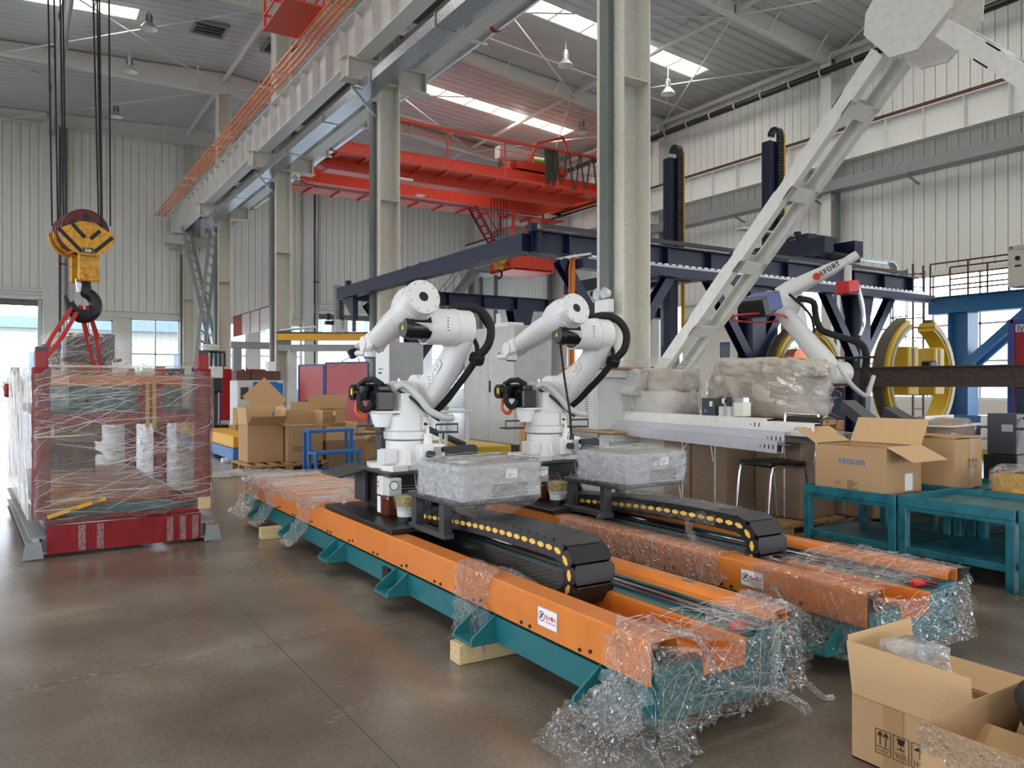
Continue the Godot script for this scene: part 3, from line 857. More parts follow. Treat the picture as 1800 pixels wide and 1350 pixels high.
func build_rafters() -> void:
	for k in range(-1, 6):
		var z := -BAY * k - 0.05
		if k == 5: z = ZF + 0.25
		for side in 2:
			var t := thing("roof_rafter", "white tapered steel rafter under the grey roof", "rafter", Vector3.ZERO, 0.0, "roof rafters")
			var pts: Array
			if side == 0: pts = [[XC, roof_y(XC) - 0.03, 12.72], [-1.0, roof_y(-1.0) - 0.03, 12.70], [XL, roof_y(XL) - 0.03, 12.1]]
			else: pts = [[XC, roof_y(XC) - 0.03, 12.78], [13.0, roof_y(13.0) - 0.03, 12.70], [XW - 0.1, roof_y(XW) - 0.03, 11.72]]
			var poly := PackedVector2Array()
			for e in pts: poly.append(Vector2(e[0], e[1]))
			for i in range(pts.size() - 1, -1, -1): poly.append(Vector2(pts[i][0], pts[i][2]))
			put(sh().prism(poly, -0.007, 0.007, Transform3D(Basis.IDENTITY, V(0, 0, z))), "web", M.steel_white, t)
			for i in pts.size() - 1:
				put(sh().run(rect(0.26, 0.02), V(pts[i][0], pts[i][2] + 0.01, z), V(pts[i + 1][0], pts[i + 1][2] + 0.01, z)), "bottom_flange", M.steel_white, t)
				put(sh().run(rect(0.26, 0.02), V(pts[i][0], pts[i][1] - 0.02, z), V(pts[i + 1][0], pts[i + 1][1] - 0.02, z)), "top_flange", M.steel_white, t)
			# fly braces down to the bottom flange
			for i in 7:
				var x: float = lerpf(pts[0][0], pts[2][0], (i + 0.5) / 7.0)
				var yb := 12.72
				for j in 2:
					var lo: float = minf(pts[j][0], pts[j + 1][0])
					var hi: float = maxf(pts[j][0], pts[j + 1][0])
					if x >= lo and x <= hi: yb = lerpf(pts[j][2], pts[j + 1][2], (x - pts[j][0]) / (pts[j + 1][0] - pts[j][0]))
				put(sh().run(rect(0.045, 0.045), V(x, yb + 0.03, z + 0.1), V(x, roof_y(x) - 0.05, z + 0.55)), "fly_brace", M.steel_white, t)
	# round struts from rafter to rafter
	for e in [[6.9, 0.28], [18.0, 0.30], [12.5, 0.3]]:
		for k in range(-1, 5):
			if e[0] == 12.5 and k != 0: continue
			var t := thing("roof_strut", "white round strut tube between two rafters", "strut", Vector3.ZERO, 0.0, "roof struts")
			var y: float = roof_y(e[0]) - e[1]
			put(sh().cyl(V(e[0], y, -BAY * k - 0.2), V(e[0], y, -BAY * (k + 1) + 0.05), 0.075, -1, 14), "tube", M.steel_white, t)
			put(sh().box(V(e[0], y + 0.02, -BAY * k - 0.12), V(0.02, 0.3, 0.2)).box(V(e[0], y + 0.02, -BAY * (k + 1) + 0.04), V(0.02, 0.3, 0.2)), "gusset", M.steel_white, t)
	# thin cross rods
	var rods := [[7.2, 18.0, 2], [18.0, 22.4, 2], [7.2, 18.0, 3], [18.0, 22.4, 3], [18.0, 22.4, 1], [-0.5, 6.7, 3], [-0.5, 6.7, 4], [-8.0, -0.5, 4], [-8.0, -0.5, 3]]
	for e in rods:
		var t := thing("bracing_rods", "pair of thin white crossed bracing rods under the roof", "rods", Vector3.ZERO, 0.0, "roof bracing rods")
		var z0: float = -BAY * e[2] - 0.2
		var z1: float = -BAY * (e[2] + 1) + 0.1
		var y0: float = minf(roof_y(e[0]) - 0.5, 12.95)
		var y1: float = minf(roof_y(e[1]) - 0.45, 12.95)
		put(sh().cyl(V(e[0], y0, z0), V(e[1], y1, z1), 0.022, -1, 7), "rod", M.steel_white, t)
		put(sh().cyl(V(e[0], y0, z1), V(e[1], y1, z0), 0.022, -1, 7), "rod", M.steel_white, t)
		put(sh().cyl(V(e[0], y0, z0).lerp(V(e[1], y1, z1), 0.12), V(e[0], y0, z0).lerp(V(e[1], y1, z1), 0.16), 0.05, -1, 8), "turnbuckle", M.steel_white, t)
	# sprinkler line with droppers
	for z in [-16.4, -30.6, -22.3]:
		var t := thing("sprinkler_line", "thin white pipe with hangers below the roof deck", "pipe", Vector3.ZERO, 0.0, "sprinkler lines")
		put(sh().cyl(V(8.2, roof_y(8.2) - 0.35, z), V(22.3, roof_y(22.3) - 0.35, z), 0.025, -1, 7), "pipe", M.steel_white, t)
		for i in 5:
			var x := 9.5 + i * 2.9
			put(sh().cyl(V(x, roof_y(x), z), V(x, roof_y(x) - 0.36, z), 0.012, -1, 6), "hanger_rod", M.steel_white, t)

func build_lamps_and_vents() -> void:
	# [x, y of the rim, z]
	var spots := [[3.5, 12.5, -26.9], [3.38, 12.45, -30.8], [3.5, 12.5, -36.5], [15.5, 12.0, -21.23], [19.43, 11.6, -20.5], [19.43, 11.6, -25.5], [15.1, 11.9, -13.2], [-4.0, 12.2, -30.0]]
	for e in spots:
		var t := thing("high_bay_lamp", "silver bell shaped high bay lamp hung from the roof", "lamp", V(e[0], e[1] - 0.02, e[2]), 0.0, "high bay lamps")
		put(sh().lathe([Vector2(0.27, 0.0), Vector2(0.25, 0.03), Vector2(0.17, 0.13), Vector2(0.10, 0.22), Vector2(0.09, 0.23)], Transform3D.IDENTITY, 22), "reflector", M.lamp_shade, t)
		put(sh().lathe([Vector2(0.085, 0.215), Vector2(0.16, 0.12), Vector2(0.26, 0.004)], Transform3D.IDENTITY, 22), "reflector_inside", M.lamp_inside, t)
		put(sh().cyl(V(0, 0.22, 0), V(0, 0.46, 0), 0.075, 0.085, 14), "gear_housing", M.lamp_shade, t)
		for i in 8:
			var a := TAU * i / 8
			put(sh().box(V(cos(a) * 0.085, 0.34, sin(a) * 0.085), V(0.04, 0.2, 0.012), Basis(Vector3.UP, -a)), "cooling_fin", M.downpipe_grey, t)
		put(sh().cyl(V(0, 0.46, 0), V(0, 0.52, 0), 0.1, 0.06, 14), "cap", M.lamp_shade, t)
		put(sh().cyl(V(0, 0.5, 0), V(0, roof_y(e[0]) - e[1], 0), 0.014, -1, 7), "suspension_rod", M.steel_white, t)
	for e in [[5.55, -28.15], [8.0, -28.45], [3.1, -20.2]]:
		var t := thing("roof_vent", "square ventilation opening with grey louvres and a pale frame in the roof", "vent", V(e[0], roof_y(e[0]), e[1]), 0.0, "roof vents")
		for q in [[V(0, -0.05, 0.5), V(1.1, 0.12, 0.08)], [V(0, -0.05, -0.5), V(1.1, 0.12, 0.08)], [V(0.5, -0.05, 0), V(0.08, 0.12, 0.94)], [V(-0.5, -0.05, 0), V(0.08, 0.12, 0.94)]]:
			put(sh().box(q[0], q[1]), "frame_bar", M.tray_grey, t)
		put(sh().box(V(0, -0.015, 0), V(0.92, 0.02, 0.92)), "damper_plate", M.tray_grey, t)
		for i in 4:
			put(sh().box(V(0, -0.05, -0.36 + i * 0.24), V(0.92, 0.01, 0.16), Basis(Vector3.RIGHT, 0.5)), "louvre", M.downpipe_grey, t)

# the heavy laced cross bracing between the two nearest columns
func build_bracing() -> void:
	var t := thing("cross_bracing", "heavy white laced cross bracing with a six sided gusset plate", "bracing")
	var c := V(0, 4.72, -4.05)
	var ends := [V(0, 1.05, -7.75), V(0, 8.3, -0.35), V(0, 8.3, -7.75), V(0, 1.05, -0.35)]
	for e in ends:
		var d: Vector3 = (e - c).normalized()
		var a: Vector3 = c + d * 0.42
		for x in [6.74, 7.2]:
			var up := V(1, 0, 0) if x < 7.0 else V(-1, 0, 0)
			# channel with its back to the outside
			var z := d
			var y := up.cross(z)
			var o := V(x, 0, 0)
			put(sh().prism(PackedVector2Array([Vector2(0, -0.078), Vector2(0.085, -0.078), Vector2(0.085, -0.064), Vector2(0.012, -0.064), Vector2(0.012, 0.064), Vector2(0.085, 0.064), Vector2(0.085, 0.078), Vector2(0, 0.078)]), 0, a.distance_to(e), Transform3D(Basis(up, z.cross(up), z), a + o)), "channel", M.steel_white, t)
		var n := 5
		for i in n:
			var p: Vector3 = a.lerp(e, (i + 0.55) / n)
			var q := Basis(V(1, 0, 0), d.cross(V(1, 0, 0)).normalized() * -1.0, d)
			put(sh().box(p + V(6.97, 0, 0) + q.y * 0.072, V(0.46, 0.012, 0.16), q), "batten_plate", M.steel_white, t)
			put(sh().box(p + V(6.97, 0, 0) - q.y * 0.072, V(0.46, 0.012, 0.16), q), "batten_plate", M.steel_white, t)
	for x in [6.725, 7.215]:
		var poly := PackedVector2Array()
		for e in [[-0.40, 0.10], [-0.14, 0.42], [0.16, 0.40], [0.42, 0.10], [0.40, -0.16], [0.10, -0.42], [-0.16, -0.40], [-0.42, -0.10]]:
			poly.append(Vector2(e[0], e[1]))
		put(sh().prism(poly, -0.01, 0.01, Transform3D(Basis(V(0, 0, 1), V(0, 1, 0), V(1, 0, 0)), V(x, c.y, c.z))), "gusset_plate", M.steel_white, t)

# ---------------------------------------------------------------- cranes
func build_red_crane() -> void:
	var t := thing("overhead_crane", "red double girder overhead crane with railing, trolley and driver cab", "crane")
	var x0 := 7.9
	var x1 := 21.8
	for z in [-27.6, -29.7]:
		var g := sh()
		var poly := PackedVector2Array([Vector2(x0, 9.62), Vector2(x0, 10.15), Vector2(x1, 10.15), Vector2(x1, 9.62), Vector2(x1 - 1.5, 9.1), Vector2(x0 + 1.5, 9.1)])
		g.prism(poly, z - 0.22, z + 0.22)
		put(g, "box_girder", M.crane_red, t)
		put(sh().bb(V(x0, 10.15, z - 0.3), V(x1, 10.18, z + 0.3)).bb(V(x0 + 1.5, 9.07, z - 0.3), V(x1 - 1.5, 9.1, z + 0.3)), "girder_flange", M.crane_red, t)
		put(sh().bb(V(x0, 10.18, z - 0.04), V(x1, 10.26, z + 0.04)), "trolley_rail", M.rail_rust, t)
	# near walkway on cantilevers, with kick plate and railing
	put(sh().bb(V(x0, 9.44, -27.35), V(x1, 9.47, -26.45)), "walkway", M.crane_red, t)
	put(sh().bb(V(x0, 9.46, -26.45), V(x1, 9.56, -26.43)), "kick_plate", M.crane_red, t)
	for k in 13:
		var x := x0 + 0.5 + k * 1.08
		put(sh().bb(V(x - 0.03, 9.36, -27.38), V(x + 0.03, 9.44, -26.42)), "cantilever", M.crane_red, t)
	for k in 6:
		var x := x0 + 0.8 + k * 2.55
		put(sh().cyl(V(x, 9.44, -26.46), V(x, 11.0, -26.46), 0.04, -1, 8), "rail_post", M.crane_red, t)
	put(sh().run(rect(0.10, 0.10), V(x0, 11.0, -26.46), V(x1, 11.0, -26.46)), "top_rail", M.crane_red, t)
	for y in [9.85, 10.2, 10.6]:
		put(sh().cyl(V(x0, y, -26.46), V(x1, y, -26.46), 0.012, -1, 6), "mid_rail", M.crane_red, t)
	# far walkway, below
	put(sh().bb(V(x0, 9.0, -31.0), V(x1, 9.03, -29.98)), "walkway", M.crane_red, t)
	for k in 12:
		var x := x0 + 0.6 + k * 1.15
		put(sh().bb(V(x - 0.03, 8.92, -31.0), V(x + 0.03, 9.0, -29.98)), "cantilever", M.crane_red, t)
	# end carriages on wheels
	for x in [7.72, 22.02]:
		put(sh().bb(V(x - 0.2, 9.55, -31.2), V(x + 0.2, 10.1, -26.2)), "end_carriage", M.crane_red, t)
		for z in [-30.8, -26.7]:
			put(sh().cyl(V(x - 0.1, 9.68, z), V(x + 0.1, 9.68, z), 0.22, -1, 18), "wheel", M.rope_dark, t)
	# trolley
	put(sh().bb(V(17.5, 10.32, -29.9), V(20.1, 10.62, -27.4)), "trolley_frame", M.crane_red, t)
	for x in [17.9, 19.7]:
		for z in [-29.7, -27.6]:
			put(sh().cyl(V(x, 10.42, z - 0.08), V(x, 10.42, z + 0.08), 0.17, -1, 16), "trolley_wheel", M.rope_dark, t)
	put(sh().cyl(V(18.1, 10.95, -28.4), V(19.6, 10.95, -28.4), 0.32, -1, 18), "rope_drum", M.cable_green, t)
	put(sh().cyl(V(17.8, 10.9, -29.2), V(18.5, 10.9, -29.2), 0.22, -1, 14), "hoist_motor", M.cable_olive, t)
	put(sh().box(V(17.6, 10.9, -27.7), V(1.7, 0.5, 0.4)), "gear_box", M.cabinet_grey, t)
	put(sh().run(rect(0.12, 0.1), V(18.1, 10.6, -27.4), V(18.3, 11.35, -27.1)).run(rect(0.1, 0.1), V(18.3, 11.35, -27.1), V(19.5, 11.75, -26.9)).run(rect(0.08, 0.08), V(19.5, 11.75, -26.9), V(19.5, 11.1, -26.6)), "festoon_arm", M.crane_red, t)
	# festoon cables looped from the railing
	rng.seed = 31
	for k in 12:
		var xa := 18.2 + k * 0.09 if k < 6 else 18.8 + (k - 6) * 0.62
		var w := 0.16 if k < 6 else 0.5
		var pts := []
		for i in 13:
			var f := i / 12.0
			pts.append(V(xa + f * w, 10.95 - sin(f * PI) * (1.35 + 0.12 * sin(k * 2.0)), -26.35 + 0.03 * sin(k * 3.0)))
		put(sh().tube(pts, 0.035, 6), "festoon_cable", M.cable_olive, t)
	# driver cab
	put(sh().bb(V(18.3, 8.2, -30.9), V(20.5, 8.28, -29.0)), "cab_roof", M.crane_red, t)
	put(sh().bb(V(18.3, 6.35, -30.9), V(20.5, 6.45, -29.0)), "cab_floor", M.crane_red, t)
	put(sh().bb(V(18.6, 6.44, -30.6), V(20.1, 6.46, -29.3)), "cab_light_panel", M.sticker, t)
	for e in [[18.33, -29.03], [20.47, -29.03], [18.33, -30.87], [20.47, -30.87], [19.4, -29.03]]:
		put(sh().bb(V(e[0] - 0.04, 6.4, e[1] - 0.04), V(e[0] + 0.04, 8.24, e[1] + 0.04)), "cab_post", M.crane_red, t)
	put(sh().bb(V(18.3, 6.4, -29.04), V(20.5, 7.0, -29.0)).bb(V(18.3, 6.4, -30.9), V(18.34, 7.0, -29.0)), "cab_panel", M.crane_red, t)
	put(sh().bb(V(18.35, 7.0, -29.03), V(20.45, 8.2, -29.01)), "cab_window", M.cab_glass, t)
	put(sh().bb(V(18.31, 7.0, -30.85), V(18.33, 8.2, -29.05)), "cab_window", M.cab_glass, t)
	put(sh().bb(V(19.0, 6.45, -30.3), V(19.6, 7.3, -29.8)), "driver_desk", M.teal, t)
	for e in [[18.6, -29.4], [20.2, -29.4], [18.6, -30.5], [20.2, -30.5]]:
		put(sh().bb(V(e[0] - 0.05, 8.28, e[1] - 0.05), V(e[0] + 0.05, 9.1, e[1] + 0.05)), "cab_hanger", M.crane_red, t)
	# ladder down from the walkway to the cab
	put(ladder_shape(V(16.5, 8.95, -29.4), V(18.2, 6.5, -29.4), 0.6, 0.34, 0.05), "ladder", M.deep_red, t)
	put(sh().cyl(V(17.2, 9.0, -30.2), V(18.5, 7.1, -30.2), 0.02, -1, 6).cyl(V(17.1, 9.8, -30.2), V(18.5, 7.9, -30.2), 0.02, -1, 6), "hand_rail", M.deep_red, t)
	# hook of this crane
	for i in 6:
		put(sh().cyl(V(16.9 + i * 0.16, 10.3, -28.5), V(16.95 + i * 0.15, 6.9, -28.5), 0.015, -1, 6), "hoist_rope", M.rope_dark, t)
	put(sh().cyl(V(17.3, 6.7, -28.75), V(17.3, 6.7, -28.25), 0.28, -1, 18), "hook_sheave", M.hook_yellow, t)
	var hk := []
	for i in 12:
		var a := -0.6 + i * 0.36
		hk.append(V(17.3 + 0.16 * sin(a) + 0.0, 6.1 - 0.18 * (1 - cos(a)) + 0.1, -28.5))
	put(sh().bb(V(17.15, 6.2, -28.6), V(17.45, 6.6, -28.4)), "hook_shank", M.hook_yellow, t)
	put(sh().tube(hk, 0.05, 8), "hook", M.hook_steel, t)
	# white makers' plate on the girder and flood lamp under it
	put(sh().bb(V(11.2, 8.98, -26.98), V(12.6, 9.06, -26.96)), "name_plate", M.sticker, t)
	put(sh().box(V(13.4, 8.75, -28.0), V(0.3, 0.05, 0.25)), "flood_lamp", M.sticker, t)

# a ladder or steep stair between two points; w across z or x
func ladder_shape(a: Vector3, b: Vector3, w: float, pitch: float, r: float) -> Shape:
	var s := sh()
	var d := (b - a).normalized()
	var side := d.cross(Vector3.UP).normalized() if absf(d.y) < 0.99 else V(1, 0, 0)
	for k in [-0.5, 0.5]:
		var q := Basis(side, d.cross(side).normalized(), d)
		s.box((a + b) / 2 + side * w * k, V(0.03, r * 2.2, a.distance_to(b)), q)
	var n := int(a.distance_to(b) / pitch)
	for i in n:
		var p := a.lerp(b, (i + 0.5) / n)
		s.box(p, V(w, 0.03, 0.12) if absf(side.x) > 0.5 else V(0.14, 0.03, w))
	return s

func build_near_crane() -> void:
	var t := thing("overhead_crane", "red crane overhead whose ropes carry the yellow hook block, cage by the conductor bars", "crane")
	for z in [-8.2, -10.1]:
		put(sh().bb(V(-8.6, 10.2, z - 0.25), V(6.0, 11.3, z + 0.25)), "box_girder", M.crane_red, t)
	for x in [-8.75, 6.3]:
		put(sh().bb(V(x - 0.2, 9.6, -11.6), V(x + 0.2, 10.2, -6.7)), "end_carriage", M.crane_red, t)
		for z in [-11.2, -7.1]:
			put(sh().cyl(V(x - 0.08, 9.68, z), V(x + 0.08, 9.68, z), 0.2, -1, 16), "wheel", M.rope_dark, t)
	put(sh().bb(V(-0.4, 11.3, -10.3), V(1.6, 11.7, -8.0)), "trolley_frame", M.crane_red, t)
	# inspection cage hung beside the conductor bars
	var zc := -17.3
	put(sh().bb(V(4.75, 9.42, zc - 0.9), V(5.6, 9.45, zc + 0.9)), "cage_floor", M.crane_red, t)
	for e in [[4.78, zc - 0.87], [5.57, zc - 0.87], [4.78, zc + 0.87], [5.57, zc + 0.87]]:
		put(sh().bb(V(e[0] - 0.03, 9.42, e[1] - 0.03), V(e[0] + 0.03, 11.2, e[1] + 0.03)), "cage_post", M.crane_red, t)
	for y in [9.75, 10.15, 10.6]:
		put(sh().bb(V(4.76, y, zc - 0.9), V(5.6, y + 0.05, zc - 0.86)).bb(V(4.76, y, zc + 0.86), V(5.6, y + 0.05, zc + 0.9)).bb(V(4.76, y, zc - 0.9), V(4.8, y + 0.05, zc + 0.9)).bb(V(5.56, y, zc - 0.9), V(5.6, y + 0.05, zc + 0.9)), "cage_rail", M.crane_red, t)
	put(sh().run(rect(0.12, 0.12), V(5.2, 11.2, zc + 0.9), V(5.9, 11.0, -11.0)), "cage_beam", M.crane_red, t)
	# hoist ropes
	for e in [[0.20, 0.30], [0.25, 0.35], [0.31, 0.40], [0.34, 0.42], [0.55, 0.70], [0.62, 0.72], [0.66, 0.73], [0.78, 0.80]]:
		put(sh().cyl(V(e[0] - 0.02, 11.3, -9.28 + (e[0] - 0.2) * 0.6), V(e[1], 2.95, -9.28 + (e[1] - 0.2) * 0.62), 0.0085, -1, 7), "hoist_rope", M.rope_dark, t)
	# hook block: hangs from the ropes, part of the crane
	var h := Node3D.new()
	h.name = "hook_block"
	t.add_child(h)
	h.position = V(0.56, 2.86, -9.08)
	h.rotation.y = 0.22
	hook_block(h)

func hook_block(h: Node3D) -> void:
	# local x = across the sheaves' faces as seen, z = the sheave axis (towards the viewer)
	for i in 4:
		put(sh().cyl(V(-0.01, 0.02, -0.19 + i * 0.095), V(-0.01, 0.02, -0.13 + i * 0.095), 0.222, -1, 34), "sheave", M.sheave_maroon, h)
	for i in 6:
		var a := TAU * i / 6 + 0.5
		put(sh().cyl(V(cos(a) * 0.14 - 0.01, 0.02 + sin(a) * 0.14, 0.14), V(cos(a) * 0.14 - 0.01, 0.02 + sin(a) * 0.14, 0.158), 0.035, -1, 14), "sheave_hole", M.black, h)
	# cheek plates: a half disc with a rising top edge
	var poly := PackedVector2Array()
	poly.append(Vector2(-0.255, 0.015)); poly.append(Vector2(-0.07, 0.11)); poly.append(Vector2(0.06, 0.11)); poly.append(Vector2(0.255, 0.0))
	for i in range(1, 18):
		var a := -PI * i / 18.0
		poly.append(Vector2(cos(a) * 0.255, sin(a) * 0.225))
	for z in [-0.22, -0.06, 0.16]:
		put(sh().prism(poly, z, z + 0.022, Transform3D.IDENTITY), "cheek_plate", M.hook_yellow, h)
	put(sh().box(V(0, -0.17, -0.02), V(0.22, 0.04, 0.36)), "spacer", M.hook_yellow, h)
	for z in [-0.15, 0.11]:
		put(sh().cbox(V(0.03, -0.33, z), V(0.20, 0.29, 0.035), 0.012), "shank_plate", M.hook_yellow, h)
	put(sh().cyl(V(0.03, -0.385, -0.17), V(0.03, -0.385, 0.155), 0.048, -1, 18), "trunnion", M.hook_yellow, h)
	put(sh().box(V(0.03, -0.335, 0.135), V(0.16, 0.03, 0.012)), "lock_plate", M.hook_yellow, h)
	put(sh().cyl(V(-0.01, 0.02, 0.18), V(-0.01, 0.02, 0.2), 0.045, -1, 10), "axle_nut", M.hook_yellow, h)
	# black hazard bars on the front cheek
	for e in [[-0.19, -0.08, 0.30, -0.78], [-0.1, 0.02, 0.17, -0.82], [0.17, -0.09, 0.24, 0.78], [0.08, 0.0, 0.13, 0.82]]:
		put(sh().box(V(e[0] * 0.85, e[1] - 0.01, 0.1835), V(e[2], 0.036, 0.003), Basis(V(0, 0, 1), e[3])), "hazard_bar", M.sticker_black, h)
	put(sh().box(V(0.0, -0.175, 0.186), V(0.09, 0.05, 0.006)), "capacity_plate", M.sticker_black, h)
	lettering("20t", 0.034, M.sticker, h, Transform3D(Basis.IDENTITY, V(0.0, -0.177, 0.190)), "Droid Sans", true, "capacity_lettering")
	# forged hook
	var rows := []
	var path := []
	for i in 5: path.append([Vector2(0.03, -0.44 - i * 0.03), 0.045 + i * 0.004])
	for i in 17:
		var a := PI * 0.42 - i * (PI * 1.32 / 16.0)
		var r := 0.058 + 0.012 * sin(PI * i / 16.0) - (0.03 * maxf(0.0, (i - 12) / 4.0))
		path.append([Vector2(0.0 + cos(a) * 0.125, -0.70 + sin(a) * 0.125), r])
	path.append([Vector2(-0.15, -0.655), 0.022]); path.append([Vector2(-0.155, -0.62), 0.012])
	for i in path.size():
		var p: Vector2 = path[i][0]
		var d: Vector2 = (path[mini(i + 1, path.size() - 1)][0] - path[maxi(i - 1, 0)][0]).normalized()
		var n2 := Vector2(-d.y, d.x)
		var ring := PackedVector3Array()
		for k in 12:
			var a := TAU * k / 12
			var q: Vector2 = p + n2 * cos(a) * float(path[i][1])
			ring.append(V(q.x, q.y, sin(a) * float(path[i][1]) * 0.8))
		rows.append(ring)
	put(sh().sheet(rows, true), "hook", M.hook_steel, h)
	put(sh().box(V(-0.035, -0.51, 0.01), V(0.045, 0.13, 0.03), Basis(V(0, 0, 1), 0.12)), "safety_latch", M.steel, h)

# ---------------------------------------------------------------- robots on floor tracks
func img_mat(called: String, im: Image, rough := 0.5) -> StandardMaterial3D:
	var m := StandardMaterial3D.new()
	m.resource_name = called
	m.albedo_texture = ImageTexture.create_from_image(im)
	m.roughness = rough
	M[called] = m
	return m

func line(im: Image, a: Vector2, b: Vector2, w: float, c: Color) -> void:
	var n := int(a.distance_to(b) * 2) + 1
	for i in n + 1:
		var p := a.lerp(b, float(i) / n)
		im.fill_rect(Rect2i(int(p.x - w / 2), int(p.y - w / 2), int(ceil(w)), int(ceil(w))), c)

func glyph(im: Image, at: Vector2, s: float, strokes: Array, w: float, c: Color) -> void:
	for k in strokes:
		line(im, at + Vector2(k[0], k[1]) * s, at + Vector2(k[2], k[3]) * s, w, c)

const CH_DANG := [[5, 0, 5, 4], [1.5, 1, 3, 3.5], [8.5, 1, 7, 3.5], [1, 4, 9, 4], [9, 4, 9, 10], [1, 7, 9, 7], [1, 10, 9, 10]]
const CH_XIN := [[1.5, 5, 0.5, 8], [3, 4, 3, 9], [3, 9, 8, 9.5], [8, 9.5, 8, 7], [5, 2, 6, 5], [8, 4, 9.5, 6.5]]
const CH_JUAN := [[2.5, 0, 3.5, 2], [7.5, 0, 6.5, 2], [1, 2.4, 9, 2.4], [0, 4.6, 10, 4.6], [5, 0.5, 1, 7], [5, 4.6, 9.5, 7.5], [3, 6.5, 7, 6.5], [7, 6.5, 7, 8.2], [3, 8.2, 7, 8.2], [3, 6.5, 3, 10], [3, 10, 8.5, 10]]
const CH_REN := [[5, 0, 4, 5], [4, 5, 0.5, 10], [4.6, 3.5, 9.5, 10]]

func make_prints() -> void:
	var im := Image.create(192, 112, false, Image.FORMAT_RGB8)
	im.fill(Color(0.93, 0.92, 0.92))
	var red := Color(0.75, 0.10, 0.13)
	var blk := Color(0.08, 0.08, 0.09)
	for k in 60:
		var a := TAU * k / 60
		im.fill_rect(Rect2i(int(38 + cos(a) * 28), int(50 + sin(a) * 28), 5, 5), blk)
	glyph(im, Vector2(24, 34), 3.0, [[5, 0, 6, 2], [5, 3, 4, 6], [4, 6, 1, 9], [4, 6, 8, 9], [2, 3, 8, 4.5]], 6, blk)
	line(im, Vector2(20, 70), Vector2(58, 32), 5, blk)
	var x := 76.0
	for g in [CH_DANG, CH_XIN, CH_JUAN, CH_REN]:
		glyph(im, Vector2(x, 34), 2.5, g, 3.6, red)
		x += 28
	line(im, Vector2(78, 74), Vector2(184, 74), 4, red)
	line(im, Vector2(78, 82), Vector2(170, 82), 2, Color(0.85, 0.5, 0.5))
	for e in [[0, 0, 192, 3], [0, 109, 192, 3], [0, 0, 3, 112], [189, 0, 3, 112]]: im.fill_rect(Rect2i(e[0], e[1], e[2], e[3]), Color(0.75, 0.72, 0.74))
	img_mat("sign_warning", im)
	# small type plate: lines of print
	im = Image.create(96, 64, false, Image.FORMAT_RGB8)
	im.fill(Color(0.86, 0.86, 0.85))
	for i in 6: line(im, Vector2(10, 26 + i * 6), Vector2(40 + (i * 37) % 46, 26 + i * 6), 2, Color(0.45, 0.45, 0.45))
	glyph(im, Vector2(8, 6), 1.2, [[0, 10, 5, 0], [5, 0, 10, 10], [0, 10, 10, 10]], 2, Color(0.4, 0.4, 0.4))
	line(im, Vector2(40, 12), Vector2(70, 12), 3, Color(0.4, 0.4, 0.4))
	img_mat("type_plate", im)
	# robot arm sticker: warning triangle with print, and pictograms
	im = Image.create(64, 96, false, Image.FORMAT_RGB8)
	im.fill(Color(0.93, 0.93, 0.92))
	for e in [[10, 16], [30, 30], [12, 52], [34, 60], [16, 78]]: im.fill_rect(Rect2i(e[0], e[1], 16, 9), Color(0.35, 0.35, 0.38))
	img_mat("sticker_pictograms", im)
	im = Image.create(96, 56, false, Image.FORMAT_RGB8)
	im.fill(Color(0.93, 0.93, 0.92))
	for i in 24: line(im, Vector2(20 - i * 0.55, 14 + i), Vector2(20 + i * 0.55, 14 + i), 2, Color(0.90, 0.78, 0.08))
	glyph(im, Vector2(15, 20), 1.0, [[6, 0, 3, 8], [3, 8, 7, 8], [7, 8, 4, 15]], 2, Color(0.1, 0.1, 0.1))
	for i in 5: line(im, Vector2(42, 14 + i * 7), Vector2(66 + (i * 13) % 22, 14 + i * 7), 2, Color(0.4, 0.4, 0.4))
	img_mat("sticker_warning", im)
	im = Image.create(64, 96, false, Image.FORMAT_RGB8)
	im.fill(Color(0.92, 0.92, 0.9))
	for s in 2:
		for i in 20: line(im, Vector2(16 + s * 30 - i * 0.5, 8 + i), Vector2(16 + s * 30 + i * 0.5, 8 + i), 2, Color(0.88, 0.76, 0.1))
	im.fill_rect(Rect2i(14, 40, 30, 26), Color(0.08, 0.08, 0.09))
	line(im, Vector2(30, 60), Vector2(56, 54), 8, Color(0.08, 0.08, 0.09))
	for i in 3: line(im, Vector2(10, 76 + i * 6), Vector2(50, 76 + i * 6), 2, Color(0.45, 0.45, 0.45))
	img_mat("sticker_oil", im)
	# print on the carton: a few lines and a stamp
	im = Image.create(160, 64, false, Image.FORMAT_RGBA8)
	im.fill(Color(0.16, 0.12, 0.09, 0.0))
	for k in 40:
		var a := TAU * k / 40
		im.fill_rect(Rect2i(int(24 + cos(a) * 20), int(30 + sin(a) * 12), 2, 2), Color(0.16, 0.12, 0.09))
	line(im, Vector2(14, 30), Vector2(34, 30), 3, Color(0.16, 0.12, 0.09))
	for i in 6: line(im, Vector2(84, 12 + i * 9), Vector2(120 + (i * 29) % 38, 12 + i * 9), 3, Color(0.16, 0.12, 0.09))
	var pm := img_mat("carton_print", im, 0.85)
	pm.transparency = BaseMaterial3D.TRANSPARENCY_ALPHA_SCISSOR
	pm.alpha_scissor_threshold = 0.5
	# handling marks: arrows, glass, umbrella
	im = Image.create(256, 128, false, Image.FORMAT_RGBA8)
	im.fill(Color(0.10, 0.085, 0.07, 0.0))
	var ink := Color(0.10, 0.085, 0.07, 1.0)
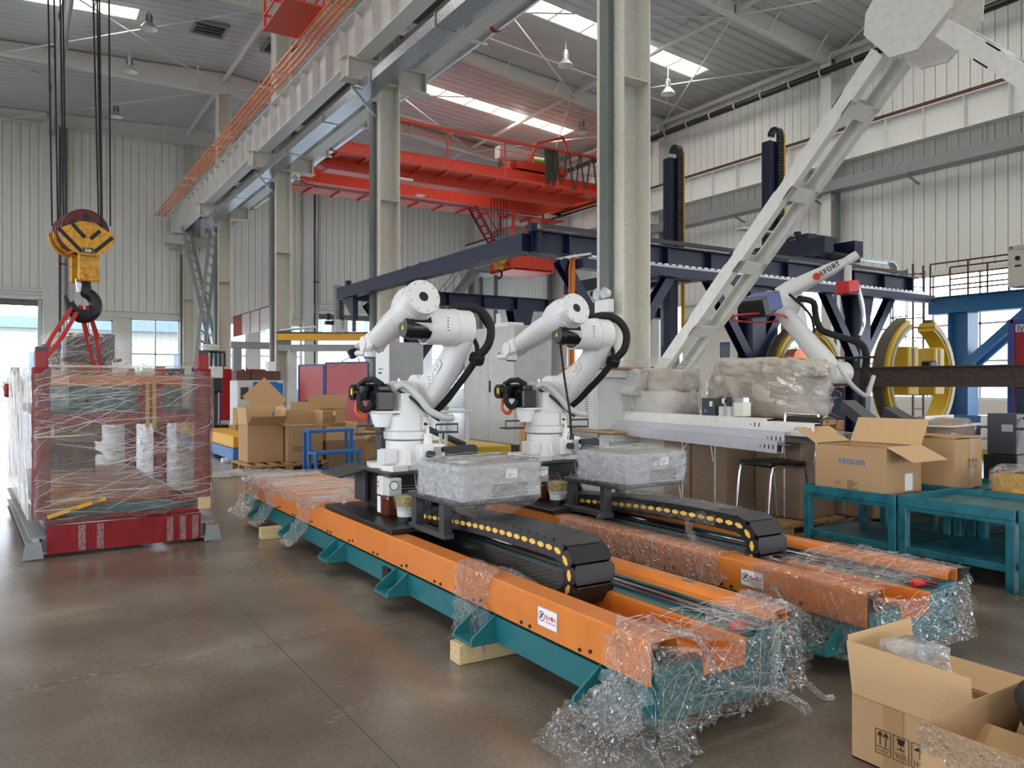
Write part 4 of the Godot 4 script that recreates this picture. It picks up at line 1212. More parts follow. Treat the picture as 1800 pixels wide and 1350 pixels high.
	for b in 3:
		var ox := 6 + b * 84
		for e in [[0, 0, 72, 0], [0, 112, 72, 112], [0, 0, 0, 112], [72, 0, 72, 112]]: line(im, Vector2(ox + e[0], 4 + e[1]), Vector2(ox + e[2], 4 + e[3]), 3, ink)
		if b == 0:
			for s in 2: glyph(im, Vector2(ox + 12 + s * 28, 14), 2.0, [[5, 0, 5, 30], [5, 0, 0, 9], [5, 0, 10, 9]], 5, ink)
			line(im, Vector2(ox + 6, 84), Vector2(ox + 66, 84), 4, ink)
			for i in 4: line(im, Vector2(ox + 12 + i * 13, 96), Vector2(ox + 18 + i * 13, 104), 3, ink)
		elif b == 1:
			for i in 26: line(im, Vector2(ox + 18 + i * 0.3, 14 + i), Vector2(ox + 54 - i * 0.3, 14 + i), 3, ink)
			line(im, Vector2(ox + 36, 40), Vector2(ox + 36, 60), 5, ink)
			line(im, Vector2(ox + 20, 62), Vector2(ox + 52, 62), 5, ink)
			for i in 4: line(im, Vector2(ox + 12 + i * 13, 80), Vector2(ox + 20 + i * 13, 104), 3, ink)
		else:
			for i in 20: line(im, Vector2(ox + 36 - i * 1.3, 16 + i), Vector2(ox + 36 + i * 1.3, 16 + i), 3, ink)
			line(im, Vector2(ox + 36, 36), Vector2(ox + 36, 66), 4, ink)
			line(im, Vector2(ox + 36, 66), Vector2(ox + 46, 62), 4, ink)
			for i in 4: line(im, Vector2(ox + 12 + i * 13, 84), Vector2(ox + 16 + i * 13, 104), 3, ink)
	pm = img_mat("handling_marks", im, 0.85)
	pm.transparency = BaseMaterial3D.TRANSPARENCY_ALPHA_SCISSOR
	pm.alpha_scissor_threshold = 0.5

# an open path of sheet metal given as a section
func sheet_section(p: Array, th: float) -> PackedVector2Array:
	var out := PackedVector2Array()
	var back := PackedVector2Array()
	for i in p.size():
		var d: Vector2 = (p[mini(i + 1, p.size() - 1)] - p[maxi(i - 1, 0)]).normalized()
		out.append(p[i])
		back.append(p[i] + Vector2(d.y, -d.x) * th)
	back.reverse()
	out.append_array(back)
	return out

const RAIL_Z0 := -2.15
const RAIL_LEN := 6.05

func build_track(x0: float, label: String) -> void:
	var t := thing("robot_track", label, "robot track", V(x0, 0, RAIL_Z0), 0.0, "robot floor tracks")
	var L := RAIL_LEN
	var run_it := func(poly: PackedVector2Array, a: float, b: float) -> Shape:
		return sh().prism(poly, -a, -b)
	put(run_it.call(PackedVector2Array([Vector2(0.012, 0.10), Vector2(0.75, 0.10), Vector2(0.75, 0.362), Vector2(0.70, 0.362), Vector2(0.69, 0.335), Vector2(0.53, 0.335), Vector2(0.505, 0.32), Vector2(0.505, 0.20), Vector2(0.28, 0.20), Vector2(0.28, 0.225), Vector2(0.012, 0.225)]), 0.02, L), "base_frame", M.teal, t)
	put(run_it.call(PackedVector2Array([Vector2(0.012, 0.10), Vector2(0.75, 0.10), Vector2(0.75, 0.362), Vector2(0.63, 0.362), Vector2(0.60, 0.34), Vector2(0.505, 0.31), Vector2(0.495, 0.228), Vector2(0.275, 0.228), Vector2(0.265, 0.305), Vector2(0.02, 0.30)]), 0.0, 0.018), "end_plate", M.teal, t)
	put(run_it.call(PackedVector2Array([Vector2(0.012, 0.10), Vector2(0.75, 0.10), Vector2(0.75, 0.362), Vector2(0.012, 0.362)]), L, L + 0.018), "end_plate", M.teal, t)
	put(run_it.call(sheet_section([Vector2(0.0, 0.245), Vector2(0.0, 0.404), Vector2(0.006, 0.41), Vector2(0.125, 0.41), Vector2(0.135, 0.404), Vector2(0.15, 0.345), Vector2(0.262, 0.335)], 0.006), 0.0, L), "side_cover", M.orange, t)
	put(run_it.call(sheet_section([Vector2(0.262, 0.318), Vector2(0.275, 0.24), Vector2(0.49, 0.24), Vector2(0.498, 0.328), Vector2(0.515, 0.338)], 0.005), -0.005, L), "cable_trough", M.orange, t)
	put(run_it.call(sheet_section([Vector2(0.672, 0.372), Vector2(0.668, 0.395), Vector2(0.682, 0.418), Vector2(0.70, 0.425), Vector2(0.752, 0.425), Vector2(0.757, 0.42), Vector2(0.757, 0.362)], 0.006), 0.0, L), "side_cover", M.orange, t)
	put(sh().cbox(V(0.648, 0.347, -L / 2), V(0.034, 0.026, L - 0.02), 0.006), "guide_rail", M.chrome, t)
	put(sh().box(V(0.61, 0.34, -L / 2), V(0.03, 0.012, L - 0.02)), "gear_rack", M.graphite, t)
	put(sh().cbox(V(0.185, 0.352, -L / 2), V(0.03, 0.02, L - 0.1), 0.004), "guide_rail", M.steel, t)
	put(sh().box(V(0.715, 0.4275, -0.52), V(0.022, 0.004, 0.075)), "name_plate", M.steel, t)
	# cover plates beyond the carriage
	for i in 4:
		put(sh().cbox(V(0.40, 0.405, -3.85 - i * 0.55), V(0.545, 0.008, 0.54), 0.003), "cover_plate", M.orange, t)
	# bolts along the side cover
	var bm := sh().cyl(V(-0.006, 0, 0), V(0.002, 0, 0), 0.009, -1, 8).mesh()
	for i in 13:
		inst(bm, "bolt", M.black, t, Transform3D(Basis.IDENTITY, V(0, 0.262 if i % 2 else 0.275, -0.35 - i * 0.44)))
		inst(bm, "bolt", M.black, t, Transform3D(Basis.IDENTITY, V(0, 0.262, -0.42 - i * 0.44)))
	for e in [[0.66, 0.30], [0.66, 0.17], [0.72, 0.30], [0.72, 0.17]]:
		put(sh().cyl(V(e[0], e[1], 0), V(e[0], e[1], 0.012), 0.012, -1, 8), "bolt", M.black, t)
	# anchor brackets
	var plate := sh().cbox(V(-0.055, 0.108, 0), V(0.15, 0.016, 0.21), 0.003).mesh()
	var rib := sh().prism(PackedVector2Array([Vector2(0.015, 0.115), Vector2(0.015, 0.235), Vector2(-0.12, 0.135), Vector2(-0.125, 0.115)]), -0.006, 0.006).mesh()
	for z in [-0.22, -1.2, -2.2, -3.25, -4.28, -5.3]:
		for sd in [1.0, -1.0]:
			var b := Basis.IDENTITY if sd > 0 else Basis(Vector3.UP, PI)
			var o := V(0, 0, z) if sd > 0 else V(0.762, 0, z)
			inst(plate, "anchor_plate", M.teal, t, Transform3D(b, o))
			for k in [-0.085, 0.085]:
				inst(rib, "anchor_rib", M.teal, t, Transform3D(b, o + V(0, 0, k)))
	put(sh().box(V(0.005, 0.168, -2.42), V(0.02, 0.07, 0.1)), "slot_window", M.black, t)
	put(sh().cyl(V(0.53, 0.352, -0.10), V(0.585, 0.356, -0.08), 0.02, -1, 10), "red_stop_buffer", M.sticker_red, t)
	# warning sign
	var q := sh()
	q.card(V(-0.0065, 0.372, -0.72), V(-0.0065, 0.372, -0.575), V(-0.0065, 0.290, -0.575), V(-0.0065, 0.290, -0.72), V(-1, 0, 0))
	q.box(V(-0.0035, 0.331, -0.6475), V(0.005, 0.082, 0.145))
	put(q, "warning_sign", M.sign_warning, t)

func build_timbers() -> void:
	for e in [[2.28, -3.36, "pale timber block under the track bracket nearest the crumpled film"], [2.28, -6.95, "pale timber block under the far brackets of the track by the open floor"], [3.6, -3.4, "pale timber block under the track by the benches's near bracket"], [3.6, -6.9, "pale timber block under the track by the benches's far brackets"]]:
		var o := put(sh().cbox(V(0, 0.05, 0), V(0.98, 0.098, 0.1), 0.004), "timber_block", M.timber)
		o.position = V(e[0], 0, e[1])
		tag(o, e[2], "timber", "timber blocks under the tracks")

func build_carriage(x0: float, z0: float, label: String) -> void:
	var t := thing("robot_carriage", label, "carriage", V(x0, 0.412, z0))
	# origin: on top of the covers, under the robot's axis
	put(sh().cbox(V(-0.07, 0.02, 0.12), V(0.74, 0.028, 1.25), 0.005), "slide_plate", M.black, t)
	put(sh().cbox(V(-0.36, -0.02, 0.12), V(0.05, 0.06, 1.1), 0.006), "slide_block", M.graphite, t)
	put(sh().cbox(V(0, 0.17, -0.02), V(0.40, 0.28, 0.5), 0.008), "pedestal", M.black, t)
	put(sh().cbox(V(0, 0.318, -0.03), V(0.52, 0.026, 0.62), 0.01), "mounting_plate", M.graphite, t)
	for k in [-1.0, 1.0]:
		put(sh().prism(PackedVector2Array([Vector2(0.2, 0.03), Vector2(0.29, 0.03), Vector2(0.2, 0.2)]), -0.008, 0.008, Transform3D(Basis.IDENTITY if k > 0 else Basis(Vector3.UP, PI), V(0, 0, 0.16))), "pedestal_rib", M.black, t)
		put(sh().prism(PackedVector2Array([Vector2(0.23, 0.03), Vector2(0.36, 0.03), Vector2(0.23, 0.25)]), -0.008, 0.008, Transform3D(Basis(Vector3.UP, -PI / 2), V(k * 0.14, 0, 0.0))), "pedestal_rib", M.black, t)
	# side wings
	put(sh().cbox(V(-0.33, 0.30, -0.34), V(0.26, 0.016, 0.42), 0.005, Basis(V(0, 0, 1), 0.22)), "side_wing", M.graphite, t)
	put(sh().cbox(V(-0.23, 0.2, -0.3), V(0.03, 0.25, 0.2), 0.005), "wing_stay", M.graphite, t)
	var w := PackedVector2Array([Vector2(-0.2, -0.07), Vector2(0.26, -0.07), Vector2(0.26, 0.035)])
	for i in 6: w.append(Vector2(0.22 + 0.04 * cos(PI / 2 * i / 5), 0.03 + 0.035 * sin(PI / 2 * i / 5)))
	w.append(Vector2(-0.2, 0.05))
	put(sh().prism(w, -0.01, 0.01, Transform3D(Basis.IDENTITY, V(0.40, 0.40, -0.12))), "guard_plate", M.graphite, t)
	put(sh().box(V(0.30, 0.35, -0.12), V(0.14, 0.03, 0.04)), "guard_stay", M.graphite, t)
	# lubrication pump with amber reservoir
	put(sh().cbox(V(-0.245, 0.235, 0.17), V(0.07, 0.13, 0.10), 0.006), "pump_box", M.robot_white, t)
	put(sh().cbox(V(-0.225, 0.235, 0.265), V(0.1, 0.12, 0.09), 0.006), "pump_body", M.cabinet_grey, t)
	put(sh().cbox(V(-0.235, 0.1, 0.215), V(0.10, 0.14, 0.19), 0.015), "oil_reservoir", M.oil, t)
	put(sh().box(V(-0.288, 0.11, 0.18), V(0.004, 0.11, 0.05)), "pump_label", M.sticker, t)
	put(sh().cyl(V(-0.24, 0.25, 0.31), V(-0.243, 0.25, 0.335), 0.032, -1, 18), "pressure_gauge", M.chrome, t)
	put(sh().cyl(V(-0.243, 0.25, 0.335), V(-0.2432, 0.25, 0.337), 0.026, -1, 18), "gauge_face", M.sticker, t)
	for i in 2: put(sh().box(V(-0.281, 0.26 - i * 0.03, 0.15), V(0.004, 0.012, 0.014)), "pump_switch", M.sticker_red, t)
	# bent metering pipes on the pedestal
	for i in 4:
		for sx in [-1.0, 1.0]:
			var b: float = 0.055 + i * 0.028
			var px: float = 0.02 + sx * 0.012
			put(sh().tube([V(px + sx * i * 0.012, 0.05, 0.25), V(px + sx * i * 0.012, 0.15 + i * 0.02, 0.25), V(px + sx * (i * 0.012 + 0.02), 0.17 + i * 0.02, 0.25), V(px + sx * (0.17 + i * 0.006), 0.175 + i * 0.02, 0.25), V(px + sx * (0.18 + i * 0.006), 0.15 + i * 0.02, 0.25)], 0.0035, 5), "metering_pipe", M.copper if i % 2 else M.steel, t)
	put(sh().cbox(V(0.02, 0.045, 0.26), V(0.15, 0.06, 0.05), 0.005), "metering_block", M.steel, t)
	put(sh().cyl(V(0.12, 0.035, 0.38), V(0.12, 0.09, 0.38), 0.05, -1, 16), "gear_motor", M.black, t)
	for i in 6:
		put(sh().cyl(V(-0.36 + i * 0.12, 0.034, 0.62), V(-0.36 + i * 0.12, 0.046, 0.62), 0.012, -1, 8), "bolt", M.rope_dark, t)
	# controller stand towards the near end
	for e in [[-0.25, 0.72], [0.2, 0.72], [-0.25, 1.1]]:
		put(sh().cbox(V(e[0], 0.14, e[1]), V(0.06, 0.24, 0.06), 0.004), "stand_leg", M.graphite, t)
	put(sh().cbox(V(-0.02, 0.247, 0.98), V(0.56, 0.03, 0.62), 0.005), "stand_top", M.graphite, t)
	put(sh().cbox(V(-0.25, 0.04, 0.9), V(0.07, 0.035, 0.5), 0.004), "stand_foot", M.graphite, t)

func build_controller(x0: float, z0: float, label: String, note: bool) -> void:
	var t := thing("robot_controller", label, "controller", V(x0, 0.676, z0), 0.05, "bagged robot controllers")
	put(sh().cbox(V(0, 0.105, 0), V(0.56, 0.205, 0.5), 0.008), "case", M.controller_grey, t)
	put(sh().cbox(V(0, 0.105, 0.252), V(0.545, 0.19, 0.008), 0.003), "front_panel", M.controller_grey, t)
	put(sh().cbox(V(0.283, 0.1, 0), V(0.008, 0.16, 0.03), 0.002), "side_rib", M.controller_grey, t)
	var holes := sh()
	for i in 22:
		for j in 7:
			holes.box(V(-0.07 + i * 0.0115, 0.025 + j * 0.0105, 0.2565), V(0.006, 0.006, 0.002))
	put(holes, "vent_grille", M.black, t)
	var q := sh()
	q.card(V(0.02, 0.175, 0.259), V(0.10, 0.175, 0.259), V(0.10, 0.125, 0.259), V(0.02, 0.125, 0.259), V(0, 0, 1))
	q.box(V(0.06, 0.15, 0.2575), V(0.08, 0.05, 0.002))
	put(q, "type_plate", M.type_plate, t)
	if note: put(sh().box(V(-0.14, 0.2095, 0.02), V(0.15, 0.002, 0.11), Basis(Vector3.UP, 0.5)), "paper_note", M.paper_white, t)
	# loose plastic bag: shroud over the box that hangs to a point below its front
	var rows := []
	var nr := 22
	var nc := 48
	for i in nr:
		var f := float(i) / (nr - 1)
		var ring := PackedVector3Array()
		for k in nc:
			var a := TAU * k / nc
			var cx := cos(a)
			var cz := sin(a)
			var m := maxf(absf(cx) / 0.30, absf(cz) / 0.272)
			var p := V(cx / m, 0, cz / m)
			if f < 0.3:
				var g := f / 0.3
				p = p * lerpf(0.02, 1.0, g)
				p.y = 0.222 + 0.012 * film_noise.get_noise_3d(p.x * 400, 3, p.z * 400 + x0 * 90)
			elif f < 0.75:
				var g := (f - 0.3) / 0.45
				p.y = lerpf(0.215, 0.0, g)
				p *= 1.0 + 0.02 * film_noise.get_noise_3d(p.x * 300, p.y * 300, p.z * 300 + x0 * 50)
				p.y = lerpf(0.215, 0.0, g)
			else:
				var g := (f - 0.75) / 0.25
				var hang: float = clampf(0.5 + 0.5 * cos(a - 1.75), 0, 1)
				p = p * lerpf(1.0, 0.86, g)
				p.y = -g * (0.015 + 0.10 * pow(hang, 5.0))
			ring.append(p)
		rows.append(ring)
	put(sh().sheet(rows, true), "plastic_bag", M.film_bag, t)
	build_folds(t, [[V(-0.28, 0.0, 0.285), V(0.56, 0, 0), V(0, 0.21, 0), 26, 0.5, 0.7, 13, 0.0011], [V(-0.31, 0, 0.25), V(0, 0, -0.5), V(0, 0.21, 0), 22, 0.6, 0.7, 14, 0.0011], [V(-0.27, 0.238, 0.24), V(0.54, 0, 0), V(0, 0, -0.46), 26, 0.3, 0.8, 15, 0.0011]])

func build_grease_can(x: float, y: float, z: float, label: String) -> void:
	var t := thing("grease_can", label, "can", V(x, y, z), 0.0, "wrapped grease cans")
	put(sh().cyl(V(0, 0, 0), V(0, 0.035, 0), 0.06, -1, 22), "foot_ring", M.black, t)
	put(sh().cyl(V(0, 0.035, 0), V(0, 0.1, 0), 0.058, 0.064, 22), "can", M.cabinet_grey, t)
	put(sh().cyl(V(0, 0.1, 0), V(0, 0.165, 0), 0.062, 0.075, 22), "grease", M.grease, t)
	var rows := []
	for i in 8:
		var ring := PackedVector3Array()
		for k in 26:
			var a := TAU * k / 26
			var r: float = [0.067, 0.075, 0.08, 0.083, 0.084, 0.08, 0.05, 0.001][i]
			r *= 1.0 + 0.07 * film_noise.get_noise_2d(k * 60.0, i * 90.0 + x * 100)
			ring.append(V(cos(a) * r, [0.075, 0.1, 0.125, 0.15, 0.168, 0.175, 0.178, 0.18][i], sin(a) * r))
		rows.append(ring)
	put(sh().sheet(rows, true), "film_cover", M.film_crumpled, t)

func build_chain(x0: float, label: String) -> void:
	# path in (z, y): from the carriage along the top, round the bend, back along the trough
	var t := thing("cable_chain", label, "cable chain", V(x0, 0.245, 0), 0.0, "track cable chains")
	var path := PackedVector2Array()
	for i in 25:
		var f := i / 24.0
		path.append(Vector2(lerpf(-4.64, -3.16, f), 0.49 + 0.055 * sin(f * PI * 0.62)))
	var top: float = path[path.size() - 1].y
	var r := (top - 0.292) / 2
	for i in range(1, 17):
		var a := PI / 2 - PI * i / 16.0
		path.append(Vector2(-3.16 + cos(a) * r * 1.05, top - r + sin(a) * r))
	for i in range(1, 40): path.append(Vector2(-3.16 - i * 0.075, 0.292))
	# walk the path in equal steps
	var w := 0.225
	var pitch := 0.074
	var side := PackedVector2Array()
	for e in [[-0.5, -0.44], [-0.36, -0.5], [0.40, -0.5], [0.5, -0.3], [0.56, 0.0], [0.5, 0.36], [0.36, 0.5], [-0.40, 0.5], [-0.5, 0.3]]: side.append(Vector2(e[0] * pitch * 1.04, e[1] * 0.096))
	var link := sh()
	for sx in [-1.0, 1.0]:
		link.prism(side, -0.008, 0.008, Transform3D(Basis(V(0, 0, 1), V(0, 1, 0), V(-1, 0, 0)), V(sx * w / 2, 0, 0)))
	link.cbox(V(0, 0.044, 0), V(w, 0.007, pitch * 1.28), 0.003)
	link.cbox(V(0, -0.044, 0), V(w, 0.007, pitch * 0.95), 0.003)
	var lm := link.mesh()
	var yo := sh()
	var oval := PackedVector2Array()
	for e in [[-1.0, 0.0], [-0.9, 0.3], [-0.45, 0.34], [-0.25, 0.5], [0.25, 0.5], [0.45, 0.34], [0.9, 0.3], [1.0, 0.0], [0.9, -0.3], [0.45, -0.34], [0.25, -0.5], [-0.25, -0.5], [-0.45, -0.34], [-0.9, -0.3]]: oval.append(Vector2(e[0] * 0.027, e[1] * 0.028))
	for sx in [-1.0, 1.0]:
		yo.prism(oval, 0.0, 0.004 * sx, Transform3D(Basis(V(0, 0, 1), V(0, 1, 0), V(1, 0, 0)), V(sx * (w / 2 + 0.0075), 0, 0)))
	var ym := yo.mesh()
	var dist := 0.0
	var next := pitch / 2
	for i in path.size() - 1:
		var a := path[i]
		var b := path[i + 1]
		var l := a.distance_to(b)
		while next <= dist + l:
			var p := a.lerp(b, (next - dist) / l)
			var d := (b - a).normalized()
			var bs := Basis(V(1, 0, 0), V(0, d.x, -d.y), V(0, d.y, d.x))
			var o := inst(lm, "chain_link", M.chain_black, t, Transform3D(bs, V(0, p.y - 0.245, p.x)))
			inst(ym, "yellow_insert", M.chain_link_yellow, o)
			next += pitch
		dist += l
	put(sh().cbox(V(0, 0.25, -4.70), V(w + 0.02, 0.07, 0.1), 0.006), "end_bracket", M.black, t)
	for i in 3: put(sh().cyl(V(-w / 2 - 0.012, 0.25, -4.73 + i * 0.03), V(-w / 2 - 0.008, 0.25, -4.73 + i * 0.03), 0.008, -1, 8), "bolt", M.chrome, t)

# ---------------------------------------------------------------- the folded six axis robot
func loft_z(points: Array, wx: Array, hy: Array, power := 4.0, sides := 20) -> Shape:
	# points: centre of each section (V3 in the y-z plane at some x); wx: half width along x; hy: half height across the path
	var rows := []
	for i in points.size():
		var d: Vector3 = (points[mini(i + 1, points.size() - 1)] - points[maxi(i - 1, 0)]).normalized()
		var nrm := d.cross(V(1, 0, 0)).normalized()
		var ring := PackedVector3Array()
		for k in sides:
			var a := TAU * k / sides
			var c := cos(a)
			var s := sin(a)
			var f := pow(pow(absf(c), power) + pow(absf(s), power), -1.0 / power)
			ring.append(points[i] + V(1, 0, 0) * c * f * float(wx[i]) + nrm * s * f * float(hy[i]))
		rows.append(ring)
	var sp := sh().sheet(rows, true)
	for e in [0, points.size() - 1]:
		var out: Vector3 = points[0] - points[1] if e == 0 else points[e] - points[e - 1]
		for k in sides: sp.flat(points[e], rows[e][k], rows[e][(k + 1) % sides], out)
	return sp

func build_robot(x: float, y: float, z: float, label: String) -> Node3D:
	var t := thing("industrial_robot", label, "robot", V(x, y, z), 0.0, "folded robots on the tracks")
	var W: Material = M.robot_white
	# base
	var foot := PackedVector2Array()
	for e in [[-0.24, -0.10], [-0.21, -0.24], [-0.10, -0.24], [-0.06, -0.2], [0.06, -0.2], [0.10, -0.24], [0.21, -0.24], [0.24, -0.10], [0.2, -0.06], [0.2, 0.06], [0.24, 0.10], [0.21, 0.24], [0.10, 0.24], [0.06, 0.2], [-0.06, 0.2], [-0.10, 0.24], [-0.21, 0.24], [-0.24, 0.10], [-0.2, 0.06], [-0.2, -0.06]]: foot.append(Vector2(e[0], e[1]))
	var b := Node3D.new(); b.name = "base"; t.add_child(b)
	put(sh().prism(foot, 0.0, 0.036, Transform3D(Basis(V(1, 0, 0), V(0, 0, 1), V(0, 1, 0)), V(0, 0.0, 0))), "foot_plate", W, b)
	put(sh().lathe([Vector2(0.185, 0.03), Vector2(0.165, 0.06), Vector2(0.15, 0.13), Vector2(0.15, 0.2), Vector2(0.0, 0.2)], Transform3D.IDENTITY, 28), "casting", W, b)
	put(sh().cbox(V(0.10, 0.105, 0.17), V(0.20, 0.15, 0.13), 0.015), "connector_box", W, b)
	put(sh().cbox(V(-0.17, 0.09, 0.06), V(0.10, 0.11, 0.14), 0.015), "side_box", W, b)
	put(sh().cbox(V(-0.222, 0.09, 0.06), V(0.008, 0.10, 0.13), 0.004), "cover_plate", W, b)
	for k in 3:
		put(sh().prism(PackedVector2Array([Vector2(0.12, 0.03), Vector2(0.225, 0.03), Vector2(0.13, 0.17)]), -0.012, 0.012, Transform3D(Basis(Vector3.UP, -1.9 + k * 0.9), Vector3.ZERO)), "rib", W, b)
	put(sh().cbox(V(0.105, 0.105, 0.238), V(0.17, 0.125, 0.008), 0.003), "connector_plate", M.cabinet_white, b)
	put(sh().cbox(V(0.125, 0.105, 0.252), V(0.05, 0.11, 0.03), 0.004), "socket_cover", M.controller_grey, b)
	for e in [[0.065, 0.11, 0.026], [0.178, 0.14, 0.02], [0.178, 0.075, 0.02]]:
		put(sh().cyl(V(e[0], e[1], 0.24), V(e[0], e[1], 0.285), e[2], -1, 14), "connector", M.black, b)
	put(sh().cyl(V(0.09, 0.18, 0.17), V(0.09, 0.25, 0.17), 0.035, 0.03, 14).cyl(V(0.09, 0.25, 0.17), V(0.09, 0.29, 0.17), 0.012, -1, 10), "stop_pin", W, b)
	# turntable and shoulder
	var tt := Node3D.new(); tt.name = "turntable"; t.add_child(tt)
	put(sh().lathe([Vector2(0.16, 0.21), Vector2(0.165, 0.22), Vector2(0.165, 0.265)], Transform3D.IDENTITY, 30), "bearing_ring", W, tt)
	put(sh().lathe([Vector2(0.15, 0.265), Vector2(0.155, 0.275), Vector2(0.155, 0.37), Vector2(0.14, 0.385), Vector2(0.0, 0.385)], Transform3D.IDENTITY, 30), "drum", W, tt)
	put(loft_z([V(0.02, 0.34, 0.03), V(0.02, 0.44, 0.0), V(0.02, 0.54, -0.07), V(0.02, 0.60, -0.09)], [0.12, 0.10, 0.09, 0.08], [0.11, 0.10, 0.10, 0.07], 4.0, 22), "shoulder", W, tt)
	put(sh().cyl(V(-0.07, 0.545, -0.10), V(0.21, 0.545, -0.10), 0.085, -1, 26), "shoulder_hub", W, tt)
	put(sh().cyl(V(0.15, 0.53, 0.05), V(0.17, 0.53, 0.05), 0.03, -1, 12), "hub_cap", W, tt)
	var q := sh()
	q.card(V(0.05, 0.365, 0.157), V(0.115, 0.365, 0.14), V(0.115, 0.28, 0.14), V(0.05, 0.28, 0.157), V(0.25, 0, 1))
	put(q, "oil_sticker", M.sticker_oil, tt)
	put(sh().cbox(V(-0.045, 0.455, 0.085), V(0.07, 0.17, 0.012), 0.003), "sensor_plate", M.cabinet_white, tt)
	# axis one motor in front, black
	put(sh().cyl(V(-0.19, 0.30, 0.0), V(-0.19, 0.395, 0.0), 0.06, 0.085, 18), "motor_mount", W, tt)
	put(sh().cbox(V(-0.17, 0.405, 0.0), V(0.19, 0.02, 0.18), 0.005), "motor_flange", W, tt)
	put(sh().cbox(V(-0.19, 0.485, 0.0), V(0.135, 0.145, 0.135), 0.012), "axis_motor", M.black_gloss, tt)
	put(sh().cbox(V(-0.19, 0.575, 0.0), V(0.09, 0.04, 0.09), 0.008), "motor_cap", M.black_gloss, tt)
	put(sh().cbox(V(-0.21, 0.545, -0.16), V(0.24, 0.12, 0.12), 0.015), "axis_motor", M.black_gloss, tt)
	put(sh().cyl(V(-0.36, 0.545, -0.16), V(-0.325, 0.545, -0.16), 0.058, -1, 16), "motor_cap", M.black_gloss, tt)
	put(sh().box(V(-0.362, 0.55, -0.15), V(0.003, 0.045, 0.03)), "motor_label", M.sticker_yellow, tt)
	put(sh().tube([V(-0.30, 0.60, -0.15), V(-0.27, 0.635, -0.1), V(-0.23, 0.64, -0.05), V(-0.19, 0.60, 0.0)], 0.022, 8), "motor_cable", M.rubber, tt)
	put(sh().tube(curve([V(-0.33, 0.49, -0.12), V(-0.345, 0.41, -0.11), V(-0.30, 0.375, -0.1), V(-0.26, 0.42, -0.1)], 10), 0.010, 8), "motor_cable", M.cable_orange, tt)
	put(sh().tube(curve([V(-0.31, 0.49, -0.14), V(-0.32, 0.40, -0.15), V(-0.27, 0.36, -0.13), V(-0.24, 0.43, -0.1)], 10), 0.010, 8), "motor_cable", M.cable_orange, tt)
	put(sh().tube(curve([V(-0.33, 0.53, -0.08), V(-0.335, 0.45, -0.05), V(-0.29, 0.42, -0.04), V(-0.25, 0.47, -0.02)], 10), 0.022, 8), "motor_cable", M.rubber, tt)
	# floor level stop frames on both sides
	for e in [[-0.30, -0.1], [0.27, 0.0]]:
		put(sh().tube([V(e[0] - 0.08, 0.25, e[1] + 0.1), V(e[0] + 0.1, 0.25, e[1] + 0.1), V(e[0] + 0.1, 0.31, e[1] + 0.1), V(e[0] - 0.08, 0.31, e[1] + 0.1)], 0.008, 6, true), "cable_guard", M.graphite, tt)
		put(sh().box(V(e[0] + 0.01, 0.25, e[1] + 0.05), V(0.17, 0.012, 0.1)), "cable_shelf", M.graphite, tt)
	# lower arm on the far side, bowed back over the shoulder
	var la := Node3D.new(); la.name = "lower_arm"; t.add_child(la)
	var pts := [V(0.17, 0.46, -0.15), V(0.17, 0.50, -0.09), V(0.17, 0.545, 0.0), V(0.17, 0.60, 0.12), V(0.175, 0.68, 0.25), V(0.18, 0.78, 0.37), V(0.185, 0.88, 0.45), V(0.185, 0.97, 0.51), V(0.185, 1.05, 0.545)]
	put(loft_z(pts, [0.05, 0.065, 0.07, 0.07, 0.066, 0.062, 0.062, 0.066, 0.05], [0.07, 0.12, 0.13, 0.12, 0.105, 0.098, 0.10, 0.115, 0.08], 3.6, 24), "casting", W, la)
	put(sh().cyl(V(0.10, 0.545, -0.10), V(0.245, 0.545, -0.10), 0.13, -1, 28), "pivot_boss", W, la)
	q = sh()
	for e in [[3.45, "a"], [4.35, "b"]]:
		var i0 := int(e[0])
		var c: Vector3 = pts[i0].lerp(pts[i0 + 1], e[0] - i0) + V(-0.073, 0.0, 0)
		var d: Vector3 = (pts[i0 + 1] - pts[i0]).normalized()
		var nrm := d.cross(V(1, 0, 0)).normalized()
		var s2 := sh()
		if e[1] == "a":
			s2.card(c - nrm * 0.03 - d * 0.05, c - nrm * 0.03 + d * 0.05, c + nrm * 0.04 + d * 0.05, c + nrm * 0.04 - d * 0.05, V(-1, 0, 0))
			put(s2, "pictogram_sticker", M.sticker_pictograms, la)
		else:
			s2.card(c - nrm * 0.02 - d * 0.05, c - nrm * 0.02 + d * 0.06, c + nrm * 0.045 + d * 0.06, c + nrm * 0.045 - d * 0.05, V(-1, 0, 0))
			put(s2, "warning_sticker", M.sticker_warning, la)
	put(sh().cbox(V(0.10, 0.90, 0.40), V(0.03, 0.06, 0.05), 0.006, Basis(V(1, 0, 0), -0.6)), "arm_stop", W, la)
	# elbow
	var el := Node3D.new(); el.name = "elbow"; t.add_child(el)
	put(sh().cyl(V(-0.11, 0.99, 0.52), V(0.22, 0.99, 0.52), 0.122, -1, 32), "housing", W, el)
	put(sh().cyl(V(0.095, 0.99, 0.52), V(0.115, 0.99, 0.52), 0.128, -1, 32), "seam_ring", W, el)
	put(sh().cyl(V(-0.114, 0.99, 0.52), V(-0.110, 0.99, 0.52), 0.112, -1, 28), "housing_mouth", M.black, el)
	put(sh().cyl(V(-0.24, 0.975, 0.57), V(-0.11, 0.975, 0.57), 0.078, -1, 18), "axis_motor", M.black_gloss, el)
	put(sh().cyl(V(-0.285, 0.975, 0.57), V(-0.24, 0.975, 0.57), 0.068, 0.082, 18), "motor_cap", M.black, el)
